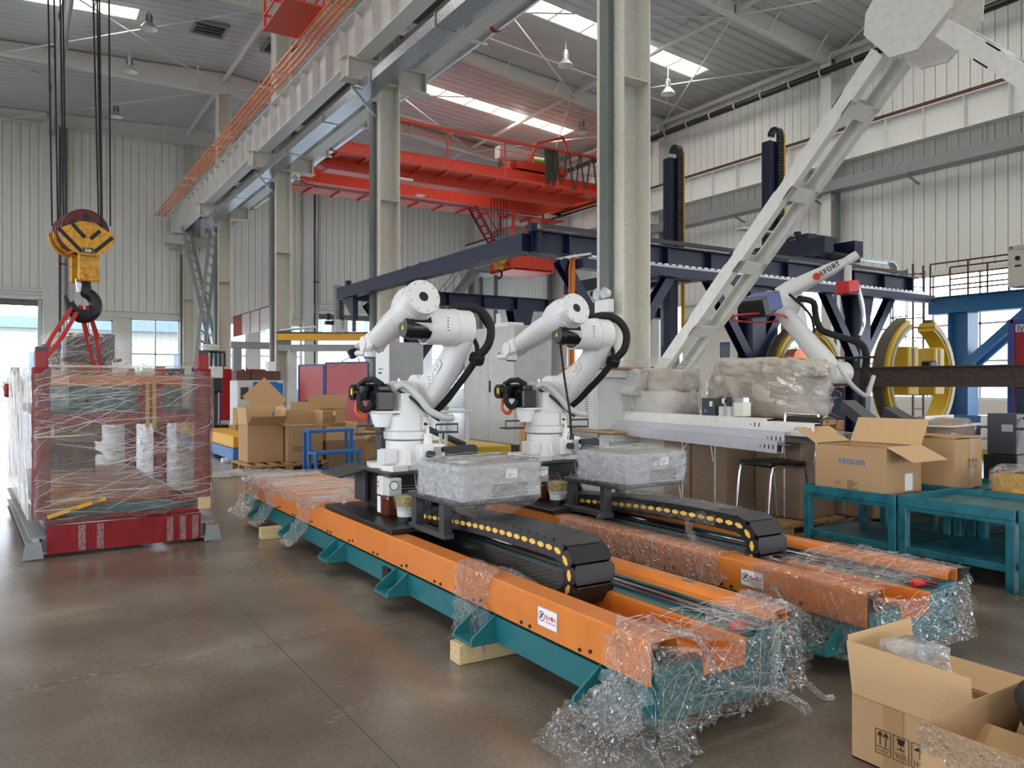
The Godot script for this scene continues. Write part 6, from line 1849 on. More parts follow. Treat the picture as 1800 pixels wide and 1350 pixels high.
# ---------------------------------------------------------------- open cartons in the foreground
func build_near_cartons() -> void:
	var c := carton("carton", "open brown carton with handling marks and bubble wrap inside", V(2.76, 0, -1.53), V(0.40, 0.228, 0.44), 0.0, [100, 172, 95, -1])
	print_card(c, "handling_marks", M.handling_marks, V(-0.2035, 0.095, -0.03), V(0, 0, 1), V(0, 1, 0), 0.20, 0.095)
	put(sh().box(V(-0.2015, 0.115, -0.06), V(0.002, 0.225, 0.075)), "tape", M.brown_tape, c)
	var b := thing("bubble_wrap", "crumpled bubble wrap sticking out of the open carton", "bubble wrap", V(2.74, 0.10, -1.62), 0.3)
	put(blob(V(0.22, 0.34, 0.28), 0.07, 3.0, 3.0, 0.25), "sheet", M.film_cloudy, b)
	put(blob(V(0.28, 0.30, 0.16), 0.09, 13.0, 3.0, 0.4), "fold", M.film_cloudy, b)
	var i2 := carton("carton", "small plain carton packed inside the open carton with handling marks", V(2.83, 0.012, -1.45), V(0.17, 0.20, 0.15), 0.25, [0, 0, 0, 0])
	put(sh().box(V(0, 0.212, 0), V(0.05, 0.002, 0.15)), "tape", M.brown_tape, i2)
	c = carton("carton", "large open carton with torn film along its edge and folded flaps inside", V(2.43, 0, -0.92), V(0.58, 0.405, 0.66), 0.0, [-1, -1, -1, -1])
	for e in [[V(-0.06, 0.26, -0.2), 0.5, 0.42], [V(0.1, 0.24, -0.1), 0.9, 0.36]]:
		put(sh().box(e[0], V(0.26, 0.005, e[2]), Basis(V(0, 0, 1), e[1])), "folded_flap", M.card_inside, c)
	put(drapeless(V(-0.29, 0.36, -0.33), V(-0.29, 0.36, 0.33), 0.06, 17.0), "torn_film", M.film_crumpled, c)
	var t := thing("cable_coil", "coil of thick black cable wrapped in clear film inside the large carton", "cable coil", V(2.60, 0.28, -1.02), 0.0)
	for i in 5:
		var ring := []
		for k in 26:
			var a := TAU * k / 26
			ring.append(V(cos(a) * (0.13 + 0.01 * i), 0.03 + i * 0.028 + 0.012 * sin(a * 2 + i), sin(a) * (0.13 + 0.008 * i)))
		put(sh().tube(ring, 0.021, 8, true), "cable_turn", M.rubber, t)
	put(blob(V(0.30, 0.13, 0.30), 0.03, 29.0, 2.2, 0.0), "film", M.film, t)

# a ragged strip of film stuck along an edge
func drapeless(a: Vector3, b: Vector3, h: float, sd: float) -> Shape:
	var rows := []
	for i in 6:
		var row := PackedVector3Array()
		for j in 50:
			var g := j / 49.0
			var p := a.lerp(b, g)
			p.y += lerpf(h * 0.8, -h * (0.4 + absf(film_noise.get_noise_2d(j * 24.0, sd))), i / 5.0)
			p.x -= 0.006 + 0.012 * absf(film_noise.get_noise_2d(j * 40.0, i * 30.0 + sd))
			row.append(p)
		rows.append(row)
	return sh().sheet(rows)

# ---------------------------------------------------------------- storage behind the second track
func build_storage() -> void:
	pallet("pale wooden pallet under the film wrapped brown cartons", V(6.25, 0, -5.0), 1.2, 1.0, 0.0)
	pallet("pale wooden pallet under the brown cartons beside the robot by the column", V(6.1, 0, -6.3), 1.2, 1.0, 0.0)
	var k := 0
	for e in [[5.85, -5.78, 0.5, 0.36, 0.74], [5.85, -5.35, 0.5, 0.44, 0.74], [6.22, -4.85, 0.5, 0.5, 0.72], [6.75, -4.75, 0.5, 0.45, 0.7], [6.4, -5.35, 0.5, 0.46, 0.72]]:
		var c := carton("carton", ["tall brown carton in clear film beside the hanging white strap", "tall brown carton in clear film with a white label", "tall brown carton in clear film behind the black chair", "tall brown carton in clear film behind the benches", "tall brown carton in clear film under the steel channels"][k], V(e[0], 0.125, e[1]), V(e[2], e[4], e[3]), 0.0, [0, 0, 0, 0], M.card_dark, "strapped cartons on the pallet")
		put(sh().box(V(-e[2] / 2 - 0.002, e[4] / 2, 0.08), V(0.003, e[4], 0.016)).box(V(0, e[4] + 0.014, 0.08), V(e[2], 0.003, 0.016)), "strap", M.strap_white, c)
		put(drape_box(V(e[2], e[4], e[3]), 4.0 + k), "film", M.film, c)
		if k == 1: put(sh().box(V(-e[2] / 2 - 0.003, e[4] - 0.06, -0.05), V(0.002, 0.07, 0.07)), "label", M.paper_white, c)
		k += 1
	# small strapped stack on the pallet by the benches
	carton("carton", "low strapped brown carton on the pallet beneath the benches", V(6.75, 0.125, -4.4), V(0.45, 0.16, 0.3), 0.0, [0, 0, 0, 0], M.card_dark)
	# steel channels laid across
	var labels := ["cream steel channel with slots on top of the stack", "short cream steel channel end lying on the long one", "grey steel channel with slots under the cream channel", "lowest grey steel channel with slots resting on the cartons", "dark grey steel channel behind the slotted channels", "dark grey steel channel beneath the chair back"]
	k = 0
	for e in [[V(5.54, 1.0, -7.05), V(5.62, 0.985, -4.68), 0.115, "steel_white"], [V(5.60, 0.965, -4.72), V(5.66, 0.96, -4.22), 0.115, "steel_white"], [V(5.46, 0.905, -6.7), V(5.48, 0.885, -4.38), 0.11, "zinc"], [V(5.40, 0.865, -6.55), V(5.36, 0.82, -4.36), 0.10, "zinc"], [V(5.80, 0.90, -6.4), V(5.95, 0.88, -4.15), 0.12, "tray_grey"], [V(6.05, 0.885, -6.2), V(6.2, 0.87, -4.2), 0.10, "tray_grey"]]:
		var t := thing("steel_channel", labels[k], "steel channel", Vector3.ZERO, 0.0, "slotted steel channels")
		var a: Vector3 = e[0]
		var b: Vector3 = e[1]
		# open side away from the viewer
		put(sh().run(u_section(e[2], 0.09, 0.004), a, b), "channel", M[e[3]], t)
		var d := (b - a).normalized()
		for i in 4:
			var p := b - d * (0.04 + i * 0.045)
			put(sh().box(p + V(-0.0005, 0.0, 0), V(0.003, 0.035 if i < 3 else 0.012, 0.011), Basis(d.cross(Vector3.UP).normalized(), Vector3.UP, d)), "slot", M.black, t)
		k += 1
	# chair with chrome frame
	var t := thing("chair", "black padded chair with a bent chrome tube frame before the cartons", "chair", V(5.60, 0, -4.60), -0.15)
	put(sh().cbox(V(0, 0.66, 0), V(0.42, 0.045, 0.40), 0.02), "seat", M.black, t)
	put(sh().cbox(V(0.30, 0.98, 0.06), V(0.035, 0.17, 0.42), 0.015, Basis(V(0, 0, 1), -0.15)), "backrest", M.black, t)
	for s in [-0.2, 0.2]:
		put(sh().tube(curve([V(-0.26, 0.0, s), V(-0.19, 0.6, s), V(-0.16, 0.645, s), V(0.0, 0.642, s), V(0.16, 0.63, s), V(0.27, 0.66, s), V(0.31, 0.90, s), V(0.33, 1.08, s)], 26), 0.011, 8), "side_frame", M.chrome, t)
		put(sh().tube([V(0.18, 0.63, s), V(0.25, 0.0, s)], 0.011, 8), "rear_leg", M.chrome, t)
	put(sh().tube([V(0.33, 1.08, -0.2), V(0.33, 1.08, 0.2)], 0.011, 8), "back_tube", M.chrome, t)
	# white plastic strap loop
	var s := thing("loose_strap", "white packing strap hanging in a loop before the cartons", "strap")
	put(sh().tube(curve([V(5.52, 0.12, -5.62), V(5.50, 0.5, -5.66), V(5.51, 0.74, -5.58), V(5.53, 0.86, -5.4), V(5.53, 0.82, -5.28), V(5.54, 0.62, -5.24)], 26), 0.006, 6), "strap", M.strap_white, s)
	build_desks()
	build_sacks()

func drape_box(s: Vector3, sd: float) -> Shape:
	var rows := []
	for i in 12:
		var f := i / 11.0
		var ring := PackedVector3Array()
		for k in 32:
			var a := TAU * k / 32
			var m := maxf(absf(cos(a)), absf(sin(a)))
			var w := 1.0 + 0.012 + 0.012 * absf(film_noise.get_noise_3d(k * 18.0, i * 26.0, sd * 40))
			ring.append(V(cos(a) / m * s.x / 2 * w, 0.01 + f * (s.y + 0.01), sin(a) / m * s.z / 2 * w))
		rows.append(ring)
	return sh().sheet(rows, true)

func build_desks() -> void:
	# two operator desks with louvred cabinets, stacked
	for e in [[0.78, 0.0, "grey operator desk cabinet with louvres standing upright above the cartons", 0.0], [0.10, 0.12, "grey operator desk half hidden under the cream steel channel", 0.0]]:
		var t := thing("operator_desk", e[2], "desk", V(5.42 + e[1] * 0.5, e[0], -6.85 + e[1]), 0.0)
		var y: float = 0.0
		put(sh().cbox(V(0.0, 0.36, 0), V(0.48, 0.56, 0.62), 0.008), "cabinet", M.cabinet_grey, t)
		put(sh().cbox(V(-0.243, 0.36, 0), V(0.01, 0.52, 0.56), 0.004), "door", M.cabinet_grey, t)
		for s in [-0.12, 0.15]:
			for i in 13:
				put(sh().box(V(-0.249, 0.20 + i * 0.026, s), V(0.003, 0.007, 0.055)), "louvre", M.graphite, t)
		put(sh().cyl(V(-0.25, 0.575, 0.02), V(-0.256, 0.575, 0.02), 0.012, -1, 12), "lock", M.chrome, t)
		put(sh().cbox(V(0.02, 0.68, 0.05), V(0.52, 0.09, 0.66), 0.01), "drawer", M.cabinet_grey, t)
		put(sh().cbox(V(-0.243, 0.68, 0.05), V(0.008, 0.06, 0.6), 0.003), "drawer_front", M.cabinet_grey, t)
		put(sh().box(V(-0.249, 0.685, 0.0), V(0.004, 0.008, 0.05)), "drawer_pull", M.graphite, t)
		put(sh().cbox(V(0.0, 0.742, 0.06), V(0.60, 0.026, 0.76), 0.008), "desk_top", M.plywood, t)
		put(sh().cbox(V(0, 0.04, 0), V(0.46, 0.08, 0.6), 0.006), "plinth", M.controller_grey, t)
	var c := carton("wooden_crate", "pale upright wooden crate beside the robot by the column", V(5.05, 0, -7.35), V(0.36, 1.2, 0.4), 0.1, [0, 0, 0, 0], M.plywood)
	c.set_meta("category", "crate")
	for z in [-0.12, 0.1]: put(sh().cbox(V(-0.19, 0.6, z), V(0.02, 1.2, 0.07), 0.003), "batten", M.plywood, c)

func build_sacks() -> void:
	pallet("pale wooden pallet standing on the tall cartons under the brown wrapped load", V(6.55, 0.86, -5.35), 1.0, 0.9, 0.0)
	var a := thing("wrapped_load", "white and red printed sacks wrapped in clear film by the desk cabinet", "wrapped load", V(5.95, 0.0, -6.45), 0.25)
	put(sh().cbox(V(0, 0.49, 0), V(0.7, 0.97, 0.8), 0.03), "lower_load", M.sack_brown, a)
	put(blob_at(V(0.02, 0.97, 0.1), V(0.62, 0.33, 0.62), 0.05, 21.0), "sack", M.sack_beige, a)
	put(blob_at(V(-0.16, 1.2, -0.22), V(0.46, 0.33, 0.46), 0.07, 25.0), "sack", M.foam, a)
	put(blob_at(V(0.1, 1.24, 0.12), V(0.5, 0.28, 0.5), 0.09, 27.0), "sack", M.sack_brown, a)
	put(blob_at(V(-0.02, 0.96, 0.0), V(0.80, 0.68, 0.9), 0.09, 33.0), "film", M.film, a)
	for i in 3:
		put(sh().tube(curve([V(-0.32, 1.3 - i * 0.06, -0.3 + i * 0.05), V(-0.36, 1.42, -0.18 + i * 0.06), V(-0.3, 1.5, 0.0 + i * 0.05)], 10), 0.004, 5), "red_string", M.sticker_red, a)
	var b := thing("wrapped_load", "tall brown sheeted load wrapped in clear film behind the steel channels", "wrapped load", V(6.5, 0.985, -5.4), -0.12)
	put(blob(V(0.86, 0.50, 1.0), 0.05, 41.0, 7.0, 0.04), "contents", M.sack_brown, b)
	put(blob_at(V(-0.1, 0.42, -0.2), V(0.55, 0.22, 0.55), 0.07, 44.0), "contents", M.sack_brown, b)
	put(blob_at(V(0.12, 0.42, 0.26), V(0.6, 0.20, 0.5), 0.08, 46.0), "contents", M.sack_brown, b)
	put(blob(V(0.90, 0.60, 1.05), 0.07, 48.0, 7.0, 0.05), "film", M.film_stretch, b)
	build_folds(b, [[V(-0.47, 0.02, 0.5), V(0, 0, -1.0), V(0, 0.5, 0), 60, 0.1, 0.4, 21, 0.0018], [V(-0.42, 0.02, 0.55), V(0.84, 0, 0), V(0, 0.5, 0), 40, 0.1, 0.4, 22, 0.0018]])
	# small machine units on the channels
	var m := thing("valve_unit", "black and cream valve unit with a label standing on the cream channel", "machine unit", V(5.70, 1.06, -5.30), 0.0)
	put(sh().cbox(V(0, 0.07, -0.1), V(0.12, 0.17, 0.17), 0.006), "black_box", M.graphite, m)
	put(sh().box(V(-0.062, 0.10, -0.06), V(0.003, 0.05, 0.035)), "label", M.paper_white, m)
	put(sh().box(V(-0.062, 0.03, -0.13), V(0.003, 0.03, 0.04)), "label", M.print_blue, m)
	for z in [0.04, 0.14]:
		put(sh().cyl(V(-0.03, 0.08, z), V(-0.03, 0.17, z), 0.025, -1, 14), "solenoid", M.black, m)
		put(sh().cbox(V(-0.01, 0.03, z), V(0.06, 0.10, 0.05), 0.005), "valve_body", M.cabinet_grey, m)
	put(sh().box(V(-0.056, 0.13, 0.09), V(0.003, 0.05, 0.03)), "label", M.paper_white, m)
	put(sh().cbox(V(0, 0.055, 0.27), V(0.11, 0.13, 0.12), 0.006), "cream_box", M.steel_cream, m)
	put(sh().cbox(V(0, 0.14, 0.27), V(0.08, 0.05, 0.1), 0.006), "steel_head", M.steel, m)
	var j := thing("plastic_jar", "cloudy plastic jar with a blue screw lid by the valve unit", "jar", V(5.84, 0.965, -5.52), 0.0)
	put(sh().cyl(V(0, 0, 0), V(0, 0.2, 0), 0.055, -1, 20), "jar", M.strap_white, j)
	put(sh().cyl(V(0, 0.2, 0), V(0, 0.235, 0), 0.06, -1, 20), "lid", M.screen_frame_blue, j)
	var j2 := copy_of(j, "plastic_jar", V(5.88, 0.965, -5.39), 0.0, "second cloudy plastic jar with a blue screw lid by the valve unit")
	j2.scale = Vector3.ONE
	# grey bent steel frames beside
	var g := thing("steel_bracket", "pair of dark grey bent steel arms behind the open printed carton", "bracket", V(7.4, 0, -4.9), 0.2)
	put(sh().run(rect(0.14, 0.12), V(-0.3, 0.93, 0.2), V(0.15, 1.12, -0.25)), "arm", M.graphite, g)
	put(sh().run(rect(0.14, 0.12), V(0.0, 0.90, 0.5), V(0.35, 1.05, 0.1)), "arm", M.graphite, g)
	put(sh().cbox(V(-0.1, 0.88, 0.35), V(0.9, 0.1, 0.3), 0.008), "bed", M.graphite, g)
	put(sh().cbox(V(-0.1, 0.42, 0.35), V(0.7, 0.83, 0.25), 0.008), "stand", M.graphite, g)
	# strapped carton bundle and dark control box on the stack behind the benches
	pallet("pale wooden pallet under the strapped foam topped carton bundle", V(8.05, 0.0, -4.55), 1.0, 0.9, 0.0)
	var cb := carton("carton", "lower brown carton of the stack behind the benches", V(8.0, 0.125, -4.55), V(0.75, 0.53, 0.6), 0.0, [0, 0, 0, 0], M.card_dark)
	c_bundle(V(7.95, 0.675, -4.55))
	var k := thing("control_box", "dark grey control box with grey switches and a type plate", "control box", V(8.25, 0.0, -3.95), 0.1)
	put(sh().cbox(V(0, 0.33, 0), V(0.3, 0.66, 0.3), 0.01), "stand", M.black, k)
	put(sh().cbox(V(0, 0.86, 0), V(0.22, 0.40, 0.26), 0.008), "case", M.graphite, k)
	put(sh().box(V(-0.112, 0.92, 0.05), V(0.003, 0.07, 0.1)), "type_plate", M.steel, k)
	for i in 3: put(sh().cbox(V(-0.06, 0.74 + i * 0.12, -0.16), V(0.08, 0.1, 0.07), 0.006), "switch", M.cabinet_grey, k)
	for i in 6:
		put(sh().tube(curve([V(0.02, 1.02, 0.14), V(0.0, 0.98 - i * 0.01, 0.22), V(-0.02 + i * 0.01, 0.84, 0.25), V(0.0, 0.74 + i * 0.02, 0.2), V(0.02, 0.9, 0.16)], 14), 0.007, 6), "cable", M.rubber, k)

func c_bundle(p: Vector3) -> void:
	var t := thing("carton_bundle", "cartons bundled under clear film with white straps behind the benches", "carton bundle", p, 0.12)
	put(blob(V(0.62, 0.34, 0.66), 0.012, 51.0, 14.0), "contents", M.card_dark, t)
	put(blob(V(0.645, 0.352, 0.685), 0.02, 53.0, 12.0), "film", M.film_crumpled, t)
	for e in [[0.26], [0.09]]: put(sh().box(V(0, e[0], 0), V(0.655, 0.014, 0.695)), "strap", M.strap_white, t)
	put(sh().box(V(0, 0.175, 0.1), V(0.655, 0.36, 0.014)), "strap", M.strap_white, t)
	put(sh().box(V(-0.33, 0.1, -0.12), V(0.003, 0.1, 0.06)), "label", M.paper_white, t)

func blob_at(o: Vector3, s: Vector3, amp: float, sd: float) -> Shape:
	var b := blob(s, amp, sd, 3.2)
	for i in b.v.size(): b.v[i] += o
	return b

# ---------------------------------------------------------------- wrapped transport rack under the hook
func build_rack() -> void:
	var t := thing("transport_rack", "red padded steel rack wrapped in clear film under the yellow hook block", "transport rack", V(0.67, 0, -8.9), 0.05)
	var hw := 0.6
	var z0 := 1.75    # near end
	var z1 := -1.75
	for sx in [-1.0, 1.0]:
		put(sh().run(i_section(0.14, 0.12, 0.012, 0.01), V(sx * (hw + 0.02), 0.1, z0 + 0.06), V(sx * (hw + 0.02), 0.1, z1)), "base_beam", M.tray_grey, t)
		for z in [z0, 0.0, z1]:
			if z == 0.0 and sx < 0: continue
			var h := 1.6 if z > 0 else 1.5
			put(sh().cbox(V(sx * hw, h / 2 + 0.16, z), V(0.09, h - 0.3, 0.09), 0.008), "post", M.deep_red if z > -1 else M.downpipe_grey, t)
			put(sh().cbox(V(sx * hw, h - 0.03, z), V(0.085, 0.14, 0.085), 0.008), "post_head", M.graphite, t)
			# padding cloth taped round the post
			put(wrap_post(V(sx * hw, 0.3, z), h - 0.42, 0.062, sx * 7 + z), "post_padding", M.red_cloth, t)
	for z in [z0, z1]:
		put(sh().run(i_section(0.12, 0.1, 0.012, 0.01), V(-hw, 0.1, z), V(hw, 0.1, z)), "cross_beam", M.tray_grey, t)
	# red cloth skirt along the front
	var rows := []
	for i in 7:
		var row := PackedVector3Array()
		for j in 44:
			var f := i / 6.0
			var g := j / 43.0
			row.append(V(-hw + 0.03 + g * (2 * hw - 0.06), lerpf(0.25, 0.03, f), z0 + 0.075 + 0.012 * film_noise.get_noise_2d(j * 20.0, i * 18.0)))
		rows.append(row)
	put(sh().sheet(rows), "front_skirt", M.red_cloth, t)
	for x in [-0.33, -0.2, 0.32, 0.42, 0.52]: put(sh().box(V(x, 0.14, z0 + 0.095), V(0.05, 0.2, 0.003)), "clear_tape", M.film, t)
	for sx in [-1.0, 1.0]:
		put(sh().prism(PackedVector2Array([Vector2(-0.07, 0), Vector2(0.07, 0), Vector2(0.05, 0.13), Vector2(-0.05, 0.13)]), 0, 0.012, Transform3D(Basis.IDENTITY, V(sx * (hw + 0.06), 0.01, z0 + 0.1))), "foot_plate", M.tray_grey, t)
	# deck frames
	for y in [0.27, 1.09]:
		put(sh().cbox(V(0, y, 0), V(2 * hw - 0.04, 0.05, z0 - z1), 0.008), "deck_frame", M.deep_red, t)
	put(sh().bb(V(-hw + 0.05, 1.02, z0 - 0.1), V(hw - 0.05, 1.1, z0 + 0.03)), "deck_cross_bar", M.deep_red, t)
	# two track modules lying on the decks: things of their own
	for e in [[1.116, 0.85, "teal and orange track module on the upper deck of the wrapped rack"], [0.296, 1.12, "teal and orange track module on the lower deck of the wrapped rack"]]:
		var m := thing("track_module", e[2], "track module", V(0.67, e[0], -8.9), 0.05)
		var w: float = e[1]
		if e[0] > 1.0:
			put(sh().cbox(V(0, 0.012, 0), V(1.16, 0.022, 3.4), 0.004), "foot_flange", M.teal, m)
			put(sh().cbox(V(0.02, 0.12, 0), V(w, 0.19, 3.42), 0.01), "base_frame", M.teal, m)
			put(sh().cbox(V(0.02, 0.26, 0), V(w, 0.09, 3.43), 0.012), "side_cover", M.orange, m)
			for x in [-0.36, -0.28, 0.36, 0.42]: put(sh().cyl(V(x, 0.10, 1.71), V(x, 0.10, 1.725), 0.012, -1, 8), "bolt", M.black, m)
		else:
			put(sh().cbox(V(0, 0.04, 0.05), V(w, 0.075, 3.42), 0.01), "base_frame", M.teal, m)
			put(sh().cbox(V(0, 0.085, 0.0), V(w - 0.12, 0.02, 3.2), 0.004), "side_cover", M.orange, m)
			put(sh().cbox(V(-0.1, 0.30, -0.9), V(0.5, 0.02, 0.5), 0.004), "carriage_plate", M.black, m)
			put(sh().cbox(V(-0.1, 0.19, -0.9), V(0.36, 0.2, 0.36), 0.01), "pedestal", M.graphite, m)
	# yellow strap over the upper module with its red pad
	put(sh().box(V(0.18, 1.22, z0 + 0.035), V(0.2, 0.26, 0.02)), "strap_pad", M.red_cloth, t)
	for x in [0.155, 0.205]: put(sh().box(V(x, 1.18, z0 + 0.05), V(0.03, 0.40, 0.008)), "strap", M.strap_yellow, t)
	put(sh().box(V(-0.38, 0.36, z0 + 0.02), V(0.42, 0.03, 0.08), Basis(V(0, 0, 1), 0.28)), "strap_pad", M.red_cloth, t)
	put(sh().box(V(-0.36, 0.375, z0 + 0.06), V(0.42, 0.03, 0.02), Basis(V(0, 0, 1), 0.28)), "strap", M.strap_yellow, t)
	put(blob_at(V(hw - 0.14, 0.33, z0 - 0.05), V(0.22, 0.1, 0.2), 0.03, 4.0), "strap_pad", M.red_cloth, t)
	put(sh().cbox(V(hw + 0.0, 0.33, z0 + 0.06), V(0.1, 0.1, 0.05), 0.004), "timber_wedge", M.timber, t)
	for x in [-0.68, -0.60]: put(blob_at(V(x, 1.2, z1 + 0.5), V(0.1, 0.16, 0.2), 0.02, x * 9), "strap_pad", M.red_cloth, t)
	# load at the back between the decks
	var c := carton("carton", "brown carton with a white label between the decks of the wrapped rack", V(0.47, 0.72, -9.9), V(0.62, 0.25, 0.4), 0.05, [0, 0, 0, 0], M.card_dark)
	put(sh().box(V(-0.2, 0.13, 0.202), V(0.11, 0.11, 0.002)), "label", M.paper_white, c)
	var s := thing("packing_stand", "dark steel stand carrying the carton inside the wrapped rack", "stand", V(0.47, 0.40, -9.9), 0.05)
	put(sh().cbox(V(0, 0.155, 0), V(0.5, 0.31, 0.34), 0.008), "body", M.graphite, s)
	# film all round: near face, sides
	var f := thing("film_wrap", "stretched clear film wound round the red transport rack", "plastic film", V(0.67, 0, -8.9), 0.05)
	put(rack_film(hw + 0.07, z0 + 0.07, z1 - 0.07, 0.28, 1.45, 0.0), "side_wrap", M.film_stretch, f)
	build_folds(f, [[V(-hw - 0.05, 0.3, z0 + 0.1), V(2 * hw + 0.1, 0, 0), V(0, 1.15, 0), 150, 0.12, 0.25, 31, 0.0026], [V(hw + 0.09, 0.3, z0), V(0, 0, -3.4), V(0, 1.15, 0), 120, 0.25, 0.2, 32, 0.0028], [V(-hw - 0.09, 0.3, z0), V(0, 0, -3.4), V(0, 1.2, 0), 140, 0.9, 0.4, 33, 0.003], [V(-hw, 1.5, z0), V(2 * hw, 0, 0), V(0, 0, -1.2), 50, 0.3, 0.5, 34, 0.0022], [V(-hw + 0.05, 0.42, z0), V(2 * hw - 0.1, 0, 0), V(0, 0.02, -2.6), 90, 0.1, 0.3, 35, 0.0028]])
	# top sheet sagging between the posts
	rows = []
	for i in 22:
		var row := PackedVector3Array()
		for j in 26:
			var u := i / 21.0
			var w := j / 25.0
			var sag := 0.16 * sin(u * PI) + 0.12 * sin(w * PI)
			row.append(V(lerpf(-hw - 0.05, hw + 0.05, w), 1.58 - sag * 0.8 + 0.02 * film_noise.get_noise_2d(i * 22.0, j * 22.0), lerpf(z0 + 0.06, z1, u)))
		rows.append(row)
	put(sh().sheet(rows), "top_sheet", M.film, f)
	# machine on top
	var mc := thing("robot_gearbox", "dark grey machine head wrapped in film on top of the rack", "machine", V(0.58, 1.42, -9.7), 0.05)
	put(sh().cbox(V(0.08, 0.34, 0), V(0.46, 0.26, 0.4), 0.01), "housing", M.graphite, mc)
	put(sh().cbox(V(0.1, 0.19, 0.02), V(0.54, 0.035, 0.46), 0.005), "flange_plate", M.black, mc)
	put(sh().cbox(V(0.08, 0.085, 0), V(0.42, 0.17, 0.36), 0.01), "base", M.graphite, mc)
	put(sh().cbox(V(-0.27, 0.2, 0.05), V(0.13, 0.24, 0.14), 0.015), "motor", M.black, mc)
	for i in 4: put(sh().cyl(V(-0.35 + i * 0.05, 0.3, 0.05), V(-0.35 + i * 0.05, 0.35, 0.05), 0.02, -1, 8), "connector", M.black, mc)
	put(blob_at(V(0.05, 0.0, 0.02), V(0.86, 0.5, 0.6), 0.04, 64.0), "film", M.film, mc)
	build_folds(mc, [[V(-0.35, 0.05, 0.33), V(0.85, 0, 0), V(0, 0.42, 0), 50, 0.6, 0.5, 36, 0.0022]])
	put(sh().cyl(V(0.66, 0.04, 0.1), V(0.66, 0.04, 0.14), 0.07, -1, 18), "lifting_ring", M.cabinet_grey, mc)
	for i in 9: put(sh().box(V(0.78 + i * 0.036, 0.06, -0.1), V(0.022, 0.1, 0.1)), "terminal", M.black, mc)
	put(sh().cbox(V(0.8, 0.01, -0.1), V(0.6, 0.02, 0.14), 0.004), "terminal_rail", M.graphite, mc)

func wrap_post(p: Vector3, h: float, r: float, sd: float) -> Shape:
	var rows := []
	for i in 26:
		var ring := PackedVector3Array()
		for k in 14:
			var a := TAU * k / 14
			var m := pow(pow(absf(cos(a)), 4.0) + pow(absf(sin(a)), 4.0), -0.25)
			var rr := r * m * (1.0 + 0.16 * film_noise.get_noise_2d(k * 22.0 + sd * 10, i * 30.0))
			ring.append(p + V(cos(a) * rr, h * i / 25.0, sin(a) * rr))
		rows.append(ring)
	return sh().sheet(rows, true)

func rack_film(hw: float, z0: float, z1: float, y0: float, y1: float, sd: float) -> Shape:
	var path := [Vector2(-hw, z0), Vector2(hw, z0), Vector2(hw, z1), Vector2(-hw, z1), Vector2(-hw, z0)]
	var pts := []
	for i in 4:
		for k in 24: pts.append(path[i].lerp(path[i + 1], k / 24.0))
	var rows := []
	for i in 16:
		var ring := PackedVector3Array()
		for k in pts.size():
			var f := i / 15.0
			var p: Vector2 = pts[k]
			var y := lerpf(y0 + 0.08 * film_noise.get_noise_2d(k * 16.0, sd), y1 + 0.06 * film_noise.get_noise_2d(k * 19.0, sd + 30), f)
			var w := 0.012 * film_noise.get_noise_3d(k * 15.0, i * 40.0, sd)
			var o := p.normalized() * w
			ring.append(V(p.x + o.x, y, p.y + o.y))
		rows.append(ring)
	return sh().sheet(rows, true)

func build_slings() -> void:
	var k := 0
	var top := V(0.55, 2.14, -9.06)
	for e in [V(0.16, 1.5, -8.6), V(0.14, 1.42, -9.9), V(0.84, 1.42, -9.9), V(0.74, 1.42, -9.3)]:
		var t := thing("lifting_sling", "red round lifting sling from the hook down to the wrapped rack", "sling", Vector3.ZERO, 0.0, "red lifting slings")
		for s in [-1.0, 1.0]:
			var off := V(0.035 * s, 0, 0.02 * s)
			var a := top + V(0.03 * s + (e.x - 0.55) * 0.1, 0.0, 0.02)
			var mid: Vector3 = a.lerp(e, 0.5) + off * 0.8
			put(flat_band([a, mid, e + off * 0.3], 0.05 if k == 0 else 0.032), "strand", M.sling_red, t)
		put(flat_band([top + V(-0.09, 0.03, 0.05), top + V(-0.03, -0.06, 0.085), top + V(0.06, -0.09, 0.085), top + V(0.1, -0.03, 0.06)], 0.05), "sleeve", M.sling_teal, t)
		k += 1

func flat_band(p: Array, w: float) -> Shape:
	var c := curve(p, 10)
	var rows := []
	for i in c.size():
		var d: Vector3 = (c[mini(i + 1, c.size() - 1)] - c[maxi(i - 1, 0)]).normalized()
		var s := d.cross(V(0.54, 0, -0.84)).normalized()
		var n := d.cross(s)
		var ring := PackedVector3Array()
		for k in 8:
			var a := TAU * k / 8
			ring.append(c[i] + s * cos(a) * w / 2 + n * sin(a) * 0.008)
		rows.append(ring)
	return sh().sheet(rows, true)

# ---------------------------------------------------------------- navy welding portal and its robots
func navy_leg(t: Node3D, p: Vector3, h: float, braces: Array) -> void:
	put(sh().prism(i_section(0.34, 0.34, 0.02, 0.016), 0, h, Transform3D(Basis(V(1, 0, 0), V(0, 0, -1), V(0, 1, 0)), p)), "leg", M.navy, t)
	put(sh().box(p + V(0, 0.015, 0), V(0.5, 0.03, 0.5)), "foot_plate", M.navy, t)
	# flared head with a round hole
	var poly := PackedVector2Array([Vector2(-0.17, h - 0.55), Vector2(0.17, h - 0.55), Vector2(0.32, h), Vector2(-0.32, h)])
	for z in [-0.17, 0.17]:
		put(sh().prism(poly, -0.01, 0.01, Transform3D(Basis.IDENTITY, p + V(0, 0, z))), "head_plate", M.navy, t)
	put(sh().cyl(p + V(0, h - 0.2, 0.181), p + V(0, h - 0.2, 0.183), 0.055, -1, 18), "head_hole", M.black, t)
	for b in braces:
		put(sh().run(u_section(0.16, 0.16, 0.012), p + V(b * 0.16, h - 1.35, 0.08), p + V(b * 1.15, h - 0.02, 0.08), V(0, 0, 1)), "knee_brace", M.navy, t)

